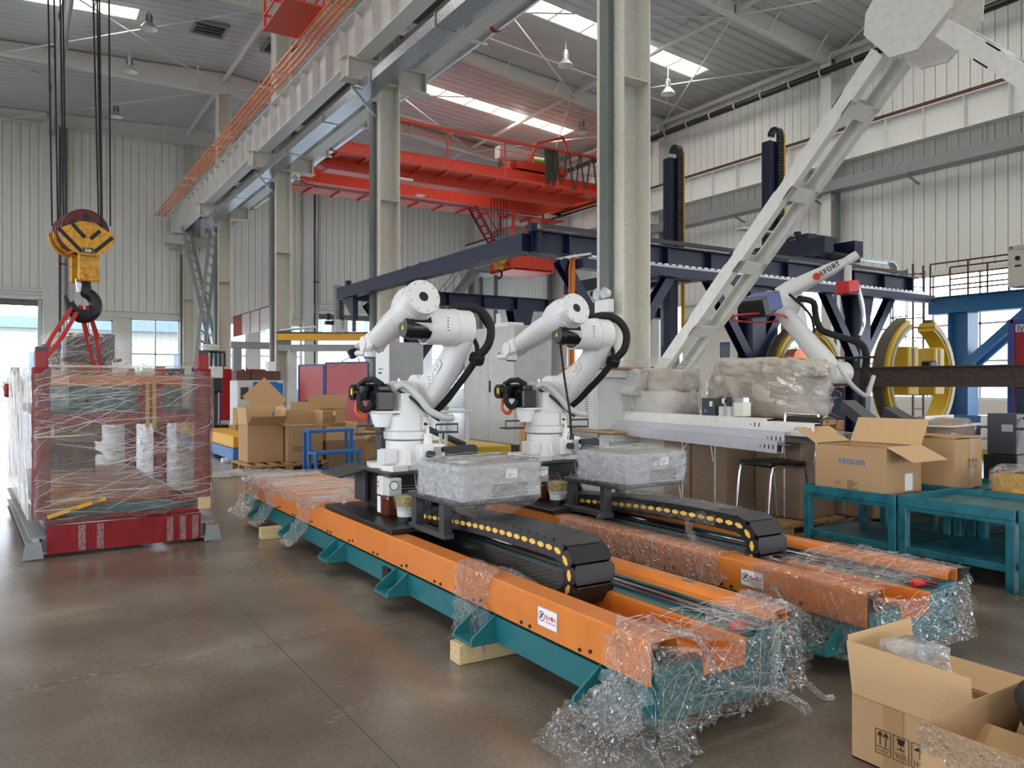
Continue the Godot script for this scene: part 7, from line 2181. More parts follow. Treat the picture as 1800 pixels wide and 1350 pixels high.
func build_portal() -> void:
	var t := thing("welding_portal", "navy blue steel portal frame with knee braced legs behind the robots", "portal frame")
	var zn := -9.45
	var zf := -17.0
	var yt := 3.57
	var hb := 0.33
	var yb := yt - hb
	# long beam towards the far end
	put(sh().run(rect(0.22, 0.26), V(6.3, yt - 0.16, zn - 0.1), V(6.3, yt - 0.16, -17.35)), "long_beam", M.navy, t)
	put(sh().run(PackedVector2Array([Vector2(-0.35, 0), Vector2(0.3, 0), Vector2(-0.35, -0.5)]), V(6.24, yt - 0.3, -16.8), V(6.36, yt - 0.3, -16.8)), "end_gusset", M.navy, t)
	for z in [zn, -16.9]: put(sh().box(V(6.3, yt + 0.04, z), V(0.1, 0.12, 0.12)), "lifting_lug", M.navy, t)
	for z in [zn, zf]:
		put(sh().run(i_section(hb, 0.24, 0.02, 0.014), V(6.3, yt - hb / 2, z), V(15.9, yt - hb / 2, z)), "cross_beam", M.navy, t)
		for i in 10:
			put(sh().box(V(6.9 + i * 0.98, yt - hb / 2, z), V(0.016, hb - 0.05, 0.22)), "stiffener", M.navy, t)
		put(sh().box(V(6.36, yt - hb / 2, z), V(0.02, hb, 0.3)), "end_plate", M.navy, t)
	# cable trough with a silver toothed rail below the near beam
	put(sh().bb(V(6.95, yb - 0.20, zn + 0.14), V(16.1, yb - 0.06, zn + 0.36)), "cable_trough", M.navy, t)
	put(sh().bb(V(7.1, yb - 0.05, zn + 0.2), V(15.9, yb - 0.02, zn + 0.3)), "silver_rack", M.steel, t)
	for i in 60: put(sh().box(V(7.2 + i * 0.145, yb - 0.005, zn + 0.25), V(0.09, 0.02, 0.1)), "rack_tooth", M.alu, t)
	put(sh().run(rect(0.08, 0.06), V(6.5, yt + 0.09, zn - 0.02), V(15.7, yt + 0.09, zn - 0.02)), "travel_rail", M.graphite, t)
	for x in [7.95, 10.95, 14.0]:
		navy_leg(t, V(x, 0, zn), yb, [-1.0, 1.0])
		navy_leg(t, V(x, 0, zf), yb, [-1.0, 1.0])
	put(sh().box(V(6.98, yt - 0.33, zn + 0.1), V(0.42, 0.03, 0.3), Basis(V(0, 0, 1), 0.2)), "cable_tray_end", M.robot_white, t)
	for i in 5:
		put(sh().tube(curve([V(6.95, yt - 0.3, zn + 0.15), V(6.83 + i * 0.022, yt - 0.45, zn + 0.2), V(6.82 + i * 0.022, 2.4, zn + 0.2), V(6.83 + i * 0.02, 1.2, zn + 0.2)], 16), 0.012, 6), "hanging_cable", M.cable_orange if i % 2 == 0 else M.cable_green if i == 1 else M.strap_yellow, t)
	# cross girders on top that carry the masts
	for x in [12.4, 13.3]:
		var g := thing("mast_carriage", "navy travelling mast with a cable chain and yellow edge on the portal" if x < 13 else "taller looking navy travelling mast with a cable chain beside the white bracing", "mast")
		var z := -13.0 if x < 13 else -11.0
		put(sh().run(rect(0.26, 0.30), V(x + 0.3, yt + 0.36, zn + 0.3), V(x + 0.3, yt + 0.36, zf - 0.3)), "cross_girder", M.navy, g)
		put(sh().cbox(V(x, 4.1, z), V(0.26, 4.6, 0.22), 0.01), "mast", M.navy, g)
		put(sh().cbox(V(x + 0.22, 4.35, z + 0.16), V(0.03, 4.4, 0.1), 0.004), "yellow_edge", M.beam_yellow, g)
		put(sh().cbox(V(x, 3.9, z + 0.05), V(0.5, 0.55, 0.45), 0.02), "saddle", M.navy, g)
		# upright chain
		var lk := sh().cbox(Vector3.ZERO, V(0.16, 0.055, 0.07), 0.006).mesh()
		for i in 40: inst(lk, "chain_link", M.chain_black, g, Transform3D(Basis.IDENTITY, V(x + 0.12, 4.1 + i * 0.062, z + 0.16)))
		for i in 9:
			var a := PI * i / 8
			inst(lk, "chain_link", M.chain_black, g, Transform3D(Basis(V(1, 0, 0), -a), V(x + 0.12, 6.57 + 0.11 * sin(a), z + 0.05 + 0.11 * cos(a))))
		put(sh().cbox(V(x, 1.95, z), V(0.3, 0.5, 0.3), 0.01), "mast_foot", M.navy, g)
		put(sh().cbox(V(x, 1.66, z), V(1.2, 0.14, 0.2), 0.01), "lifting_beam", M.navy, g)
		for s in [-0.45, 0.45]:
			put(sh().cyl(V(x + s, 1.6, z), V(x + s, 1.4, z), 0.012, -1, 6), "chain", M.rope_dark, g)
			put(sh().cbox(V(x + s, 1.36, z), V(0.35, 0.1, 0.1), 0.01), "yellow_clamp", M.strap_yellow, g)
	var b := thing("drive_carriage", "navy drive box on the portal with silver cable chains", "drive box", V(13.2, yt + 0.13, -10.3))
	put(sh().cbox(V(0, 0.28, 0.2), V(0.9, 0.5, 0.9), 0.01), "box", M.navy, b)
	put(sh().cbox(V(0.45, 0.18, 0.62), V(1.3, 0.2, 0.2), 0.01), "arm", M.navy, b)
	put(sh().cbox(V(0.0, -0.02, 0.75), V(1.9, 0.07, 0.15), 0.008), "slide", M.graphite, b)
	for x in [-0.3, 0.15]: put(sh().cyl(V(x, 0.5, 0.3), V(x, 0.62, 0.3), 0.07, -1, 12), "eye", M.black, b)
	for e in [[V(0.95, 0.2, 0.6), 1.3, 0.42], [V(-1.9, 0.52, 0.3), 1.3, 0.52]]:
		var lk := sh().cbox(Vector3.ZERO, V(0.07, 0.05, 0.16), 0.004).mesh()
		var n := 15
		for i in n: inst(lk, "silver_chain_link", M.alu, b, Transform3D(Basis.IDENTITY, e[0] + V(i * e[1] / n, 0, 0)))
		for i in 9:
			var a := PI * i / 8
			inst(lk, "silver_chain_link", M.alu, b, Transform3D(Basis(V(0, 0, 1), -a), e[0] + V(e[1] + e[2] / 2 * sin(a), -e[2] / 2 + e[2] / 2 * cos(a), 0)))

func ring_half(t: Node3D, c: Vector3, r: float, a0: float, a1: float) -> void:
	# C shaped plate in the x-y plane, with a toothed outer rim
	var s := sh()
	var n := 22
	for part in 3:
		s = sh()
		var ri: float = [r * 0.80, r * 0.94, r * 0.84][part]
		var ro: float = [r * 0.95, r, r * 0.88][part]
		var th: float = [0.13, 0.07, 0.145][part]
		var rows := []
		for i in n + 1:
			var a := lerpf(a0, a1, float(i) / n)
			var d := V(cos(a), sin(a), 0)
			rows.append(PackedVector3Array([c + d * ri + V(0, 0, th), c + d * ro + V(0, 0, th), c + d * ro - V(0, 0, th), c + d * ri - V(0, 0, th), c + d * ri + V(0, 0, th)]))
		for i in n:
			for k in 4:
				var m: Vector3 = (rows[i][k] + rows[i][k + 1]) / 2 - (c + V(cos(lerpf(a0, a1, (i + 0.5) / n)), sin(lerpf(a0, a1, (i + 0.5) / n)), 0) * (ri + ro) / 2)
				s.quad(rows[i][k], rows[i][k + 1], rows[i + 1][k + 1], rows[i + 1][k], m)
		for e in [0, n]:
			s.quad(rows[e][0], rows[e][1], rows[e][2], rows[e][3], (rows[e][0] - rows[1 if e == 0 else n - 1][0]))
		put(s, ["yellow_arc", "toothed_rim", "guide_groove"][part], [M.ring_yellow, M.rim_brown, M.tray_grey][part], t)

func build_positioners() -> void:
	for e in [[-9.15, "yellow open ring positioner behind the white welding robot"], [-7.1, "yellow open ring positioner between the brown beam and the windows"]]:
		var t := thing("ring_positioner", e[1], "positioner", V(12.0, 0, e[0]), 0.0, "yellow ring positioners")
		var c := V(0, 1.45, 0)
		ring_half(t, c, 1.0, PI * 0.62, PI * 1.5)
		ring_half(t, c, 1.0, -PI * 0.5, PI * 0.38)
		put(sh().cbox(V(0, 0.30, 0), V(1.5, 0.6, 0.5), 0.03), "base", M.ring_yellow, t)
		put(sh().cbox(V(0, 0.62, 0.2), V(1.2, 0.3, 0.1), 0.02), "cross_plate", M.ring_yellow, t)
		for sx in [-1.0, 1.0]:
			put(sh().cbox(V(sx * 0.36, 1.55, 0.05), V(0.28, 0.75, 0.3), 0.02), "clamp_column", M.ring_yellow, t)
			put(sh().box(V(sx * 0.36 - 0.02, 1.6, 0.203), V(0.05, 0.6, 0.01)), "clamp_slide", M.graphite, t)
		put(sh().cbox(V(0.05, 1.62, 0.2), V(0.2, 0.18, 0.16), 0.02), "gear_motor", M.black, t)
		if e[0] < -8: put(sh().cyl(V(-0.75, 1.75, 0.3), V(-0.75, 1.75, 0.5), 0.2, -1, 24), "welding_wire_drum", M.copper, t)
	var b := put(sh().run(i_section(0.29, 0.22, 0.02, 0.014), V(0, 0, 3.0), V(0, 0, -0.9)), "steel_h_beam", M.h_beam_brown)
	b.position = V(10.72, 1.455, -7.3)
	for z in [-7.6, -4.9]:
		var tr := thing("trestle", "navy steel trestle under the long rusty brown beam", "trestle", V(10.72, 0, z), 0.0, "beam trestles")
		put(sh().cbox(V(0, 0.65, 0), V(0.2, 1.3, 0.16), 0.01), "post", M.navy, tr)
		put(sh().cbox(V(0, 0.02, 0), V(0.5, 0.04, 0.4), 0.006), "foot", M.navy, tr)
	tag(b, "long rusty brown steel beam lying before the yellow rings", "steel beam")

func build_welding_robot() -> void:
	var t := thing("welding_robot", "white welding robot with red torch box and blue wire feeder before the yellow rings", "robot", V(9.08, 0, -6.85), 0.0)
	var W: Material = M.robot_white
	put(sh().cbox(V(0, 0.45, 0), V(0.5, 0.9, 0.5), 0.02), "riser", M.graphite, t)
	put(sh().cyl(V(0, 0.9, 0), V(0, 1.2, 0), 0.21, 0.19, 24), "base", W, t)
	put(loft_z([V(0, 1.15, 0.05), V(0, 1.35, 0.0), V(0, 1.55, -0.02)], [0.18, 0.16, 0.13], [0.2, 0.18, 0.14], 3.0, 20), "shoulder", W, t)
	# arm plane runs mostly along z (seen from the side it leans left and then right)
	var s := V(0.05, 1.5, 0.35)
	var e := V(-0.25, 2.45, -0.35)
	var w := V(0.35, 3.0, 0.32)
	put(sh().cyl(s + V(-0.14, 0, 0), s + V(0.2, 0, 0), 0.15, -1, 24), "shoulder_hub", W, t)
	put(taper(s, e, 0.13, 0.10), "lower_arm", W, t)
	put(sh().cyl(e + V(-0.2, 0, 0.05), e + V(0.25, 0, 0.05), 0.17, -1, 24), "elbow", W, t)
	put(taper(e + V(0.05, 0.12, 0.0), w, 0.12, 0.065), "forearm", W, t)
	put(sh().cyl(w, w + (w - e).normalized() * 0.16, 0.06, -1, 18), "wrist", W, t)
	# logo on the forearm, facing the viewer
	var d := (w - e).normalized()
	var nrm := V(-0.80, -0.05, 0.60)
	nrm = (nrm - d * nrm.dot(d)).normalized()
	var mid := e.lerp(w, 0.74) + nrm * 0.105 + V(0.02, 0.04, 0)
	lettering("EFORT", 0.07, M.sticker_black, t, Transform3D(Basis(d, nrm.cross(d), nrm), mid))
	put(sh().cyl(mid - d * 0.19, mid - d * 0.19 + nrm * 0.003, 0.05, -1, 20), "round_logo", M.sticker_red, t)
	# wire feeder on the elbow
	put(sh().cbox(e + V(-0.42, -0.02, 0.12), V(0.3, 0.24, 0.42), 0.02, Basis(V(0, 0, 1), 0.35)), "wire_feeder", M.screen_frame_blue, t)
	put(sh().cbox(e + V(-0.62, -0.1, 0.16), V(0.14, 0.24, 0.4), 0.02, Basis(V(0, 0, 1), 0.35)), "feeder_end", M.black, t)
	var ring := []
	for i in 20: ring.append(e + V(-0.45 + 0.5 * cos(TAU * i / 20), -0.22 + 0.04 * sin(TAU * i / 20), 0.1 + 0.2 * sin(TAU * i / 20)))
	put(sh().tube(ring, 0.012, 6, true), "feeder_cable", M.sticker_red, t)
	# torch
	put(sh().cbox(w + V(0.0, -0.35, 0.02), V(0.26, 0.17, 0.2), 0.02, Basis(V(0, 0, 1), 0.15)), "torch_box", M.sticker_red, t)
	put(sh().cyl(w + V(0.0, -0.06, 0.02), w + V(0.0, -0.28, 0.02), 0.05, -1, 14), "torch_mount", M.cabinet_grey, t)
	put(sh().tube(curve([w + V(0.18, -0.3, 0.05), w + V(0.24, -0.6, 0.08), w + V(0.26, -0.85, 0.08), w + V(0.2, -1.0, 0.06)], 12), 0.025, 8), "torch_neck", M.chrome, t)
	# hoses
	put(sh().tube(curve([e + V(0.1, 0.05, 0.3), e + V(0.35, 0.0, 0.35), e + V(0.42, -0.35, 0.4), s + V(0.25, 0.35, 0.25), s + V(0.35, 0.0, 0.2), s + V(0.3, -0.4, 0.2), V(0.45, 0.6, 0.55)], 40), 0.045, 9), "corrugated_hose", M.rubber, t)
	put(sh().tube(curve([e + V(-0.1, 0.1, 0.3), e + V(0.2, -0.2, 0.42), e + V(0.3, -0.7, 0.5), s + V(0.3, 0.2, 0.4)], 24), 0.018, 7), "cable", M.rubber, t)
	put(sh().tube(curve([s + V(-0.35, 0.1, 0.3), s + V(-0.3, -0.15, 0.45), s + V(0.0, -0.3, 0.45), s + V(0.25, -0.2, 0.35), s + V(0.4, -0.05, 0.3)], 20), 0.03, 8), "wrapped_cables", M.cabinet_grey, t)
	put(sh().cyl(w + V(0.1, 0.05, 0.0), w + V(-0.15, 0.08, -0.1), 0.05, -1, 12), "wrist_hose", M.rubber, t)
	put(sh().box(e + V(0.55, -0.05, -0.1), V(0.4, 0.55, 0.01), Basis(V(0, 0, 1), 0.25)), "hung_paper", M.paper_white, t)

func taper(a: Vector3, b: Vector3, r0: float, r1: float) -> Shape:
	var rows := []
	var d := (b - a).normalized()
	var x := d.cross(V(1, 0, 0)).normalized()
	var y := d.cross(x)
	for i in 7:
		var f := i / 6.0
		var r := lerpf(r0, r1, f) * (1.0 if i > 0 and i < 6 else 0.8)
		var ring := PackedVector3Array()
		for k in 18:
			var t := TAU * k / 18
			var m := pow(pow(absf(cos(t)), 3.2) + pow(absf(sin(t)), 3.2), -1.0 / 3.2)
			ring.append(a.lerp(b, f) + (x * cos(t) + y * sin(t)) * r * m)
		rows.append(ring)
	var s := sh().sheet(rows, true)
	for k in 18:
		s.flat(a, rows[0][k], rows[0][(k + 1) % 18], -d)
		s.flat(b, rows[6][k], rows[6][(k + 1) % 18], d)
	return s

func build_blue_portal() -> void:
	var t := thing("blue_portal", "light blue steel portal with rusty railings and a caged ladder before the windows", "portal", V(17.0, 0, 0))
	var S: Material = M.sky_blue
	put(sh().cbox(V(0, 3.03, -7.2), V(0.4, 0.34, 4.9), 0.01), "beam", S, t)
	put(sh().prism(i_section(0.42, 0.42, 0.02, 0.016), 0, 2.86, Transform3D(Basis(V(1, 0, 0), V(0, 0, -1), V(0, 1, 0)), V(0, 0, -9.0))), "column", S, t)
	put(sh().cbox(V(0, 0.35, -8.7), V(0.5, 0.7, 1.3), 0.02), "column_foot", S, t)
	for x in [-0.16, 0.2]:
		put(sh().run(rect(0.12, 0.16), V(x, 1.75, -8.85), V(x, 2.86, -7.6)), "knee_brace", S, t)
	for y in [3.45, 3.68, 3.95]:
		put(sh().cyl(V(-0.18, y, -9.6), V(-0.18, y, -4.8), 0.018, -1, 7).cyl(V(0.6, y, -9.6), V(0.6, y, -4.8), 0.018, -1, 7), "railing", M.rail_brown, t)
	for i in 7:
		for x in [-0.18, 0.6]: put(sh().cyl(V(x, 3.2, -9.6 + i * 0.8), V(x, 3.95, -9.6 + i * 0.8), 0.02, -1, 7), "railing_post", M.rail_brown, t)
	put(sh().bb(V(-0.3, 3.2, -9.7), V(0.7, 3.22, -4.8)), "walkway", S, t)
	# caged ladder at the far end
	put(ladder_v(V(-0.05, 0, -9.95), 4.0, 0.4), "ladder", M.rail_brown, t)
	for y in [2.4, 2.85, 3.35, 3.85]:
		var ring := []
		for i in 16: ring.append(V(-0.05 + 0.34 * cos(PI * i / 15), y, -10.0 - 0.55 * sin(PI * i / 15)))
		put(sh().tube(ring, 0.014, 6), "cage_hoop", M.rail_brown, t)
	for i in 5:
		var a := PI * i / 4
		put(sh().cyl(V(-0.05 + 0.34 * cos(a), 2.4, -10.0 - 0.55 * sin(a)), V(-0.05 + 0.34 * cos(a), 3.9, -10.0 - 0.55 * sin(a)), 0.012, -1, 6), "cage_bar", M.rail_brown, t)
	var c := thing("control_cabinet", "cream control cabinet with a rotary switch on the light blue portal", "cabinet", V(16.95, 3.22, -7.75), 0.0)
	put(sh().cbox(V(0, 0.42, 0), V(0.4, 0.72, 0.48), 0.01), "case", M.steel_cream, c)
	put(sh().cbox(V(0, 0.83, 0), V(0.4, 0.11, 0.5), 0.008), "head", M.cabinet_grey, c)
	put(sh().cyl(V(-0.2, 0.62, -0.05), V(-0.23, 0.62, -0.05), 0.045, -1, 16), "rotary_switch", M.black, c)
	put(sh().box(V(-0.202, 0.47, -0.05), V(0.004, 0.04, 0.12)), "plate", M.graphite, c)
	put(sh().box(V(-0.204, 0.45, 0.12), V(0.02, 0.1, 0.04)), "handle", M.graphite, c)
	for z in [-0.17, 0.16]: put(sh().cyl(V(-0.2, 0.84, z), V(-0.22, 0.84, z), 0.025, -1, 12), "pilot_lamp", M.sticker_red, c)
	# red welding screen at the right
	var s := thing("welding_screen", "tall dark red welding screen in a blue frame at the bench end", "welding screen", V(12.9, 0, -5.2), 0.0, "red welding screens")
	put(sh().cbox(V(0, 1.17, -0.9), V(0.07, 2.34, 0.09), 0.006).cbox(V(0, 1.17, 0.9), V(0.07, 2.34, 0.09), 0.006).cbox(V(0, 2.31, 0), V(0.07, 0.08, 1.8), 0.006).cbox(V(0, 0.12, 0), V(0.07, 0.08, 1.8), 0.006), "frame", M.screen_frame_blue, s)
	put(sh().box(V(0, 1.22, 0), V(0.008, 2.1, 1.72)), "vinyl", M.deep_red, s)
	put(sh().box(V(-0.006, 2.2, -0.74), V(0.002, 0.12, 0.2)), "label", M.cabinet_grey, s)
	lettering("IyT", 0.08, M.screen_frame_blue, s, Transform3D(Basis(V(0, 0, 1), V(0, 1, 0), V(-1, 0, 0)), V(-0.008, 2.2, -0.74)))
	# orange robot far behind
	var r := thing("orange_robot", "small orange robot arm behind the light blue portal", "robot", V(18.6, 0, -8.3), 0.0)
	put(sh().cyl(V(0, 0, 0), V(0, 1.5, 0), 0.12, -1, 12), "column", M.black, r)
	put(taper(V(0, 1.5, 0), V(0.1, 1.8, 0.2), 0.1, 0.08), "lower_arm", M.orange_robot, r)
	put(taper(V(0.1, 1.8, 0.2), V(0.0, 1.75, 0.7), 0.09, 0.06), "forearm", M.orange_robot, r)
	put(sh().cbox(V(0, 1.45, -0.15), V(0.15, 0.3, 0.15), 0.02), "motor", M.black, r)
	# conveyor and steel stock in the background right
	var k := thing("roller_table", "grey steel roller table on a yellow base behind the control box", "roller table", V(12.2, 0, -4.9), 0.0)
	put(sh().cbox(V(0, 0.40, 0), V(0.9, 0.3, 3.2), 0.01), "base", M.ring_yellow, k)
	put(sh().cbox(V(0, 0.66, 0), V(1.0, 0.06, 3.2), 0.01), "bed", M.graphite, k)
	put(sh().cbox(V(0.05, 0.80, -0.2), V(0.7, 0.22, 1.2), 0.01), "vice", M.tray_grey, k)
	for i in 12: put(sh().cyl(V(-0.5, 0.71, -1.4 + i * 0.25), V(0.5, 0.71, -1.4 + i * 0.25), 0.05, -1, 12), "roller", M.steel, k)
	for e in [[-0.35, -1.3], [0.35, -1.3], [-0.35, 1.3], [0.35, 1.3]]: put(sh().cbox(V(e[0], 0.13, e[1]), V(0.1, 0.26, 0.1), 0.005), "leg", M.ring_yellow, k)
	var p := thing("cable_reel", "navy cable reel post beside the yellow bundle", "cable reel", V(7.5, 0, -3.35), 0.0)
	put(sh().cyl(V(0, 0, 0), V(0, 0.95, 0), 0.075, -1, 16), "post", M.navy, p)
	put(sh().cyl(V(0, 0.95, 0), V(0, 0.965, 0), 0.16, -1, 22), "top_disc", M.graphite, p)
	var h := thing("ribbed_hose", "thick grey ribbed hose coiled by the red welding screen", "hose", V(7.25, 0, -2.72), 0.0)
	for i in 4:
		var ring := []
		for q in 22: ring.append(V(0.2 * cos(TAU * q / 22), 0.78 + i * 0.06, 0.2 * sin(TAU * q / 22)))
		put(sh().tube(ring, 0.032, 9, true), "hose_turn", M.graphite, h)
	put(sh().cbox(V(0, 0.37, 0), V(0.4, 0.74, 0.4), 0.02), "stand", M.card_dark, h)

func ladder_v(p: Vector3, h: float, w: float) -> Shape:
	var s := sh()
	for k in [-0.5, 0.5]: s.box(p + V(w * k, h / 2, 0), V(0.04, h, 0.03))
	for i in int(h / 0.3): s.cyl(p + V(-w / 2, 0.2 + i * 0.3, 0), p + V(w / 2, 0.2 + i * 0.3, 0), 0.012, -1, 6)
	return s

# ---------------------------------------------------------------- cabinets and clutter in the middle and on the left
func build_middle() -> void:
	var t := thing("switch_cabinet", "tall light grey double door switch cabinet behind the robots", "cabinet", V(8.6, 0, -13.85), 0.0)
	put(sh().cbox(V(0.0, 0.08, 0), V(0.8, 0.16, 1.9), 0.006), "plinth", M.graphite, t)
	put(sh().cbox(V(0, 1.33, 0), V(0.86, 2.34, 2.0), 0.015), "case", M.cabinet_grey, t)
	for s in [-1.0, 1.0]:
		var d := put(sh().cbox(V(-0.437, 1.33, s * 0.5), V(0.02, 2.3, 0.985), 0.006), "door", M.cabinet_grey, t)
		if s > 0:
			put(sh().cbox(V(-0.455, 1.3, 0.08), V(0.03, 0.24, 0.05), 0.008), "handle", M.black, d)
			put(sh().cyl(V(-0.448, 1.95, 0.45), V(-0.47, 1.95, 0.45), 0.03, -1, 12), "knob", M.copper, d)
		else:
			for e in [[-0.75, "light_green"], [-0.55, "sticker_red"]]: put(sh().cyl(V(-0.448, 1.85, e[0] + 0.35), V(-0.465, 1.85, e[0] + 0.35), 0.025, -1, 12), "pilot_lamp", M[e[1]], d)
	put(sh().cbox(V(0, 2.55, 0.1), V(0.4, 0.12, 0.5), 0.01), "roof_box", M.cabinet_white, t)
	put(sh().cyl(V(0.1, 2.5, -0.5), V(0.1, 2.85, -0.5), 0.05, -1, 12), "signal_tower", M.cabinet_white, t)
	# white panel box on a grey case behind the first robot
	var p := thing("panel_box", "white panel box joined to a grey case on a dark stand behind a robot", "control box", V(3.62, 0, -8.35), 0.0)
	put(sh().cbox(V(0, 0.66, 0), V(0.3, 1.32, 0.2), 0.01), "stand", M.graphite, p)
	put(sh().cbox(V(-0.12, 1.59, 0.05), V(0.02, 0.47, 0.36), 0.004), "white_panel", M.cabinet_white, p)
	put(sh().cbox(V(0.1, 1.6, 0.05), V(0.42, 0.44, 0.34), 0.008), "grey_case", M.tray_grey, p)
	for i in 3: put(sh().box(V(-0.132, 1.52, -0.02 + i * 0.045), V(0.004, 0.015, 0.018)), "black_mark", M.sticker_black, p)
	for i in 2: put(sh().box(V(-0.132, 1.475, -0.015 + i * 0.045), V(0.004, 0.018, 0.035)), "black_mark", M.sticker_black, p)
	# desk with papers
	var d := thing("work_table", "small pale work table with papers beside the tall cabinet", "table", V(5.25, 0, -10.2), 0.0)
	put(sh().cbox(V(0, 0.955, 0), V(0.5, 0.03, 0.75), 0.006), "table_top", M.cabinet_white, d)
	for e in [[-0.22, -0.34], [0.22, -0.34], [-0.22, 0.34], [0.22, 0.34]]: put(sh().cbox(V(e[0], 0.47, e[1]), V(0.04, 0.94, 0.04), 0.004), "leg", M.cabinet_white, d)
	put(sh().cbox(V(0, 0.3, 0), V(0.44, 0.02, 0.66), 0.004), "shelf", M.cabinet_white, d)
	var l := thing("desk_lamp_box", "grey terminal box lying on the small work table", "terminal", V(5.2, 0.971, -10.3), 0.2)
	put(sh().cbox(V(0, 0.03, 0), V(0.2, 0.06, 0.3), 0.008), "case", M.controller_grey, l)
	put(sh().cbox(V(0, 0.063, 0), V(0.14, 0.005, 0.2), 0.002), "keypad", M.graphite, l)
	var y := thing("yellow_stand", "yellow machine base behind the open floor robot's arm", "machine base", V(6.2, 0, -11.2), 0.0)
	put(sh().cbox(V(0, 0.25, 0), V(0.7, 0.3, 1.6), 0.02), "beam", M.ring_yellow, y)
	put(sh().cbox(V(0, 0.05, 0), V(0.8, 0.1, 1.7), 0.01), "foot", M.graphite, y)
	var mm := sh().cbox(Vector3.ZERO, V(0.1, 0.07, 0.06), 0.005).mesh()
	for i in 22: inst(mm, "chain_link", M.chain_black, y, Transform3D(Basis.IDENTITY, V(-0.42, 0.62 - 0.010 * i, -0.7 + i * 0.068)))
	# emergency lamp on the nearest column
	var e := thing("emergency_lamp", "twin head emergency lamp on the grey downpipe of the column", "lamp", V(6.46, 2.36, -8.0), 0.0)
	put(sh().cbox(V(-0.0, 0.0, 0), V(0.09, 0.17, 0.30), 0.01), "battery_box", M.cabinet_white, e)
	for z in [-0.09, 0.07]:
		put(sh().cyl(V(0.02, 0.16, z), V(-0.06, 0.165, z), 0.05, 0.072, 18), "lamp_head", M.cabinet_white, e)
		put(sh().cyl(V(-0.06, 0.165, z), V(-0.066, 0.165, z), 0.062, -1, 18), "lens", M.lens, e)
	# notice on the right wall pier
	var n := thing("wall_notice", "blue and white framed notice on the pale windowed wall pier", "notice", V(XW + 0.05, 2.2, -21.0), 0.0)
	put(sh().cbox(V(0, 0.4, 0), V(0.02, 0.8, 0.62), 0.004), "board", M.paper_white, n)
	put(sh().box(V(-0.012, 0.4, 0), V(0.003, 0.7, 0.52)), "print", M.far_building_grey, n)
	put(sh().box(V(-0.013, 0.7, 0), V(0.003, 0.1, 0.52)), "print_title", M.screen_frame_blue, n)

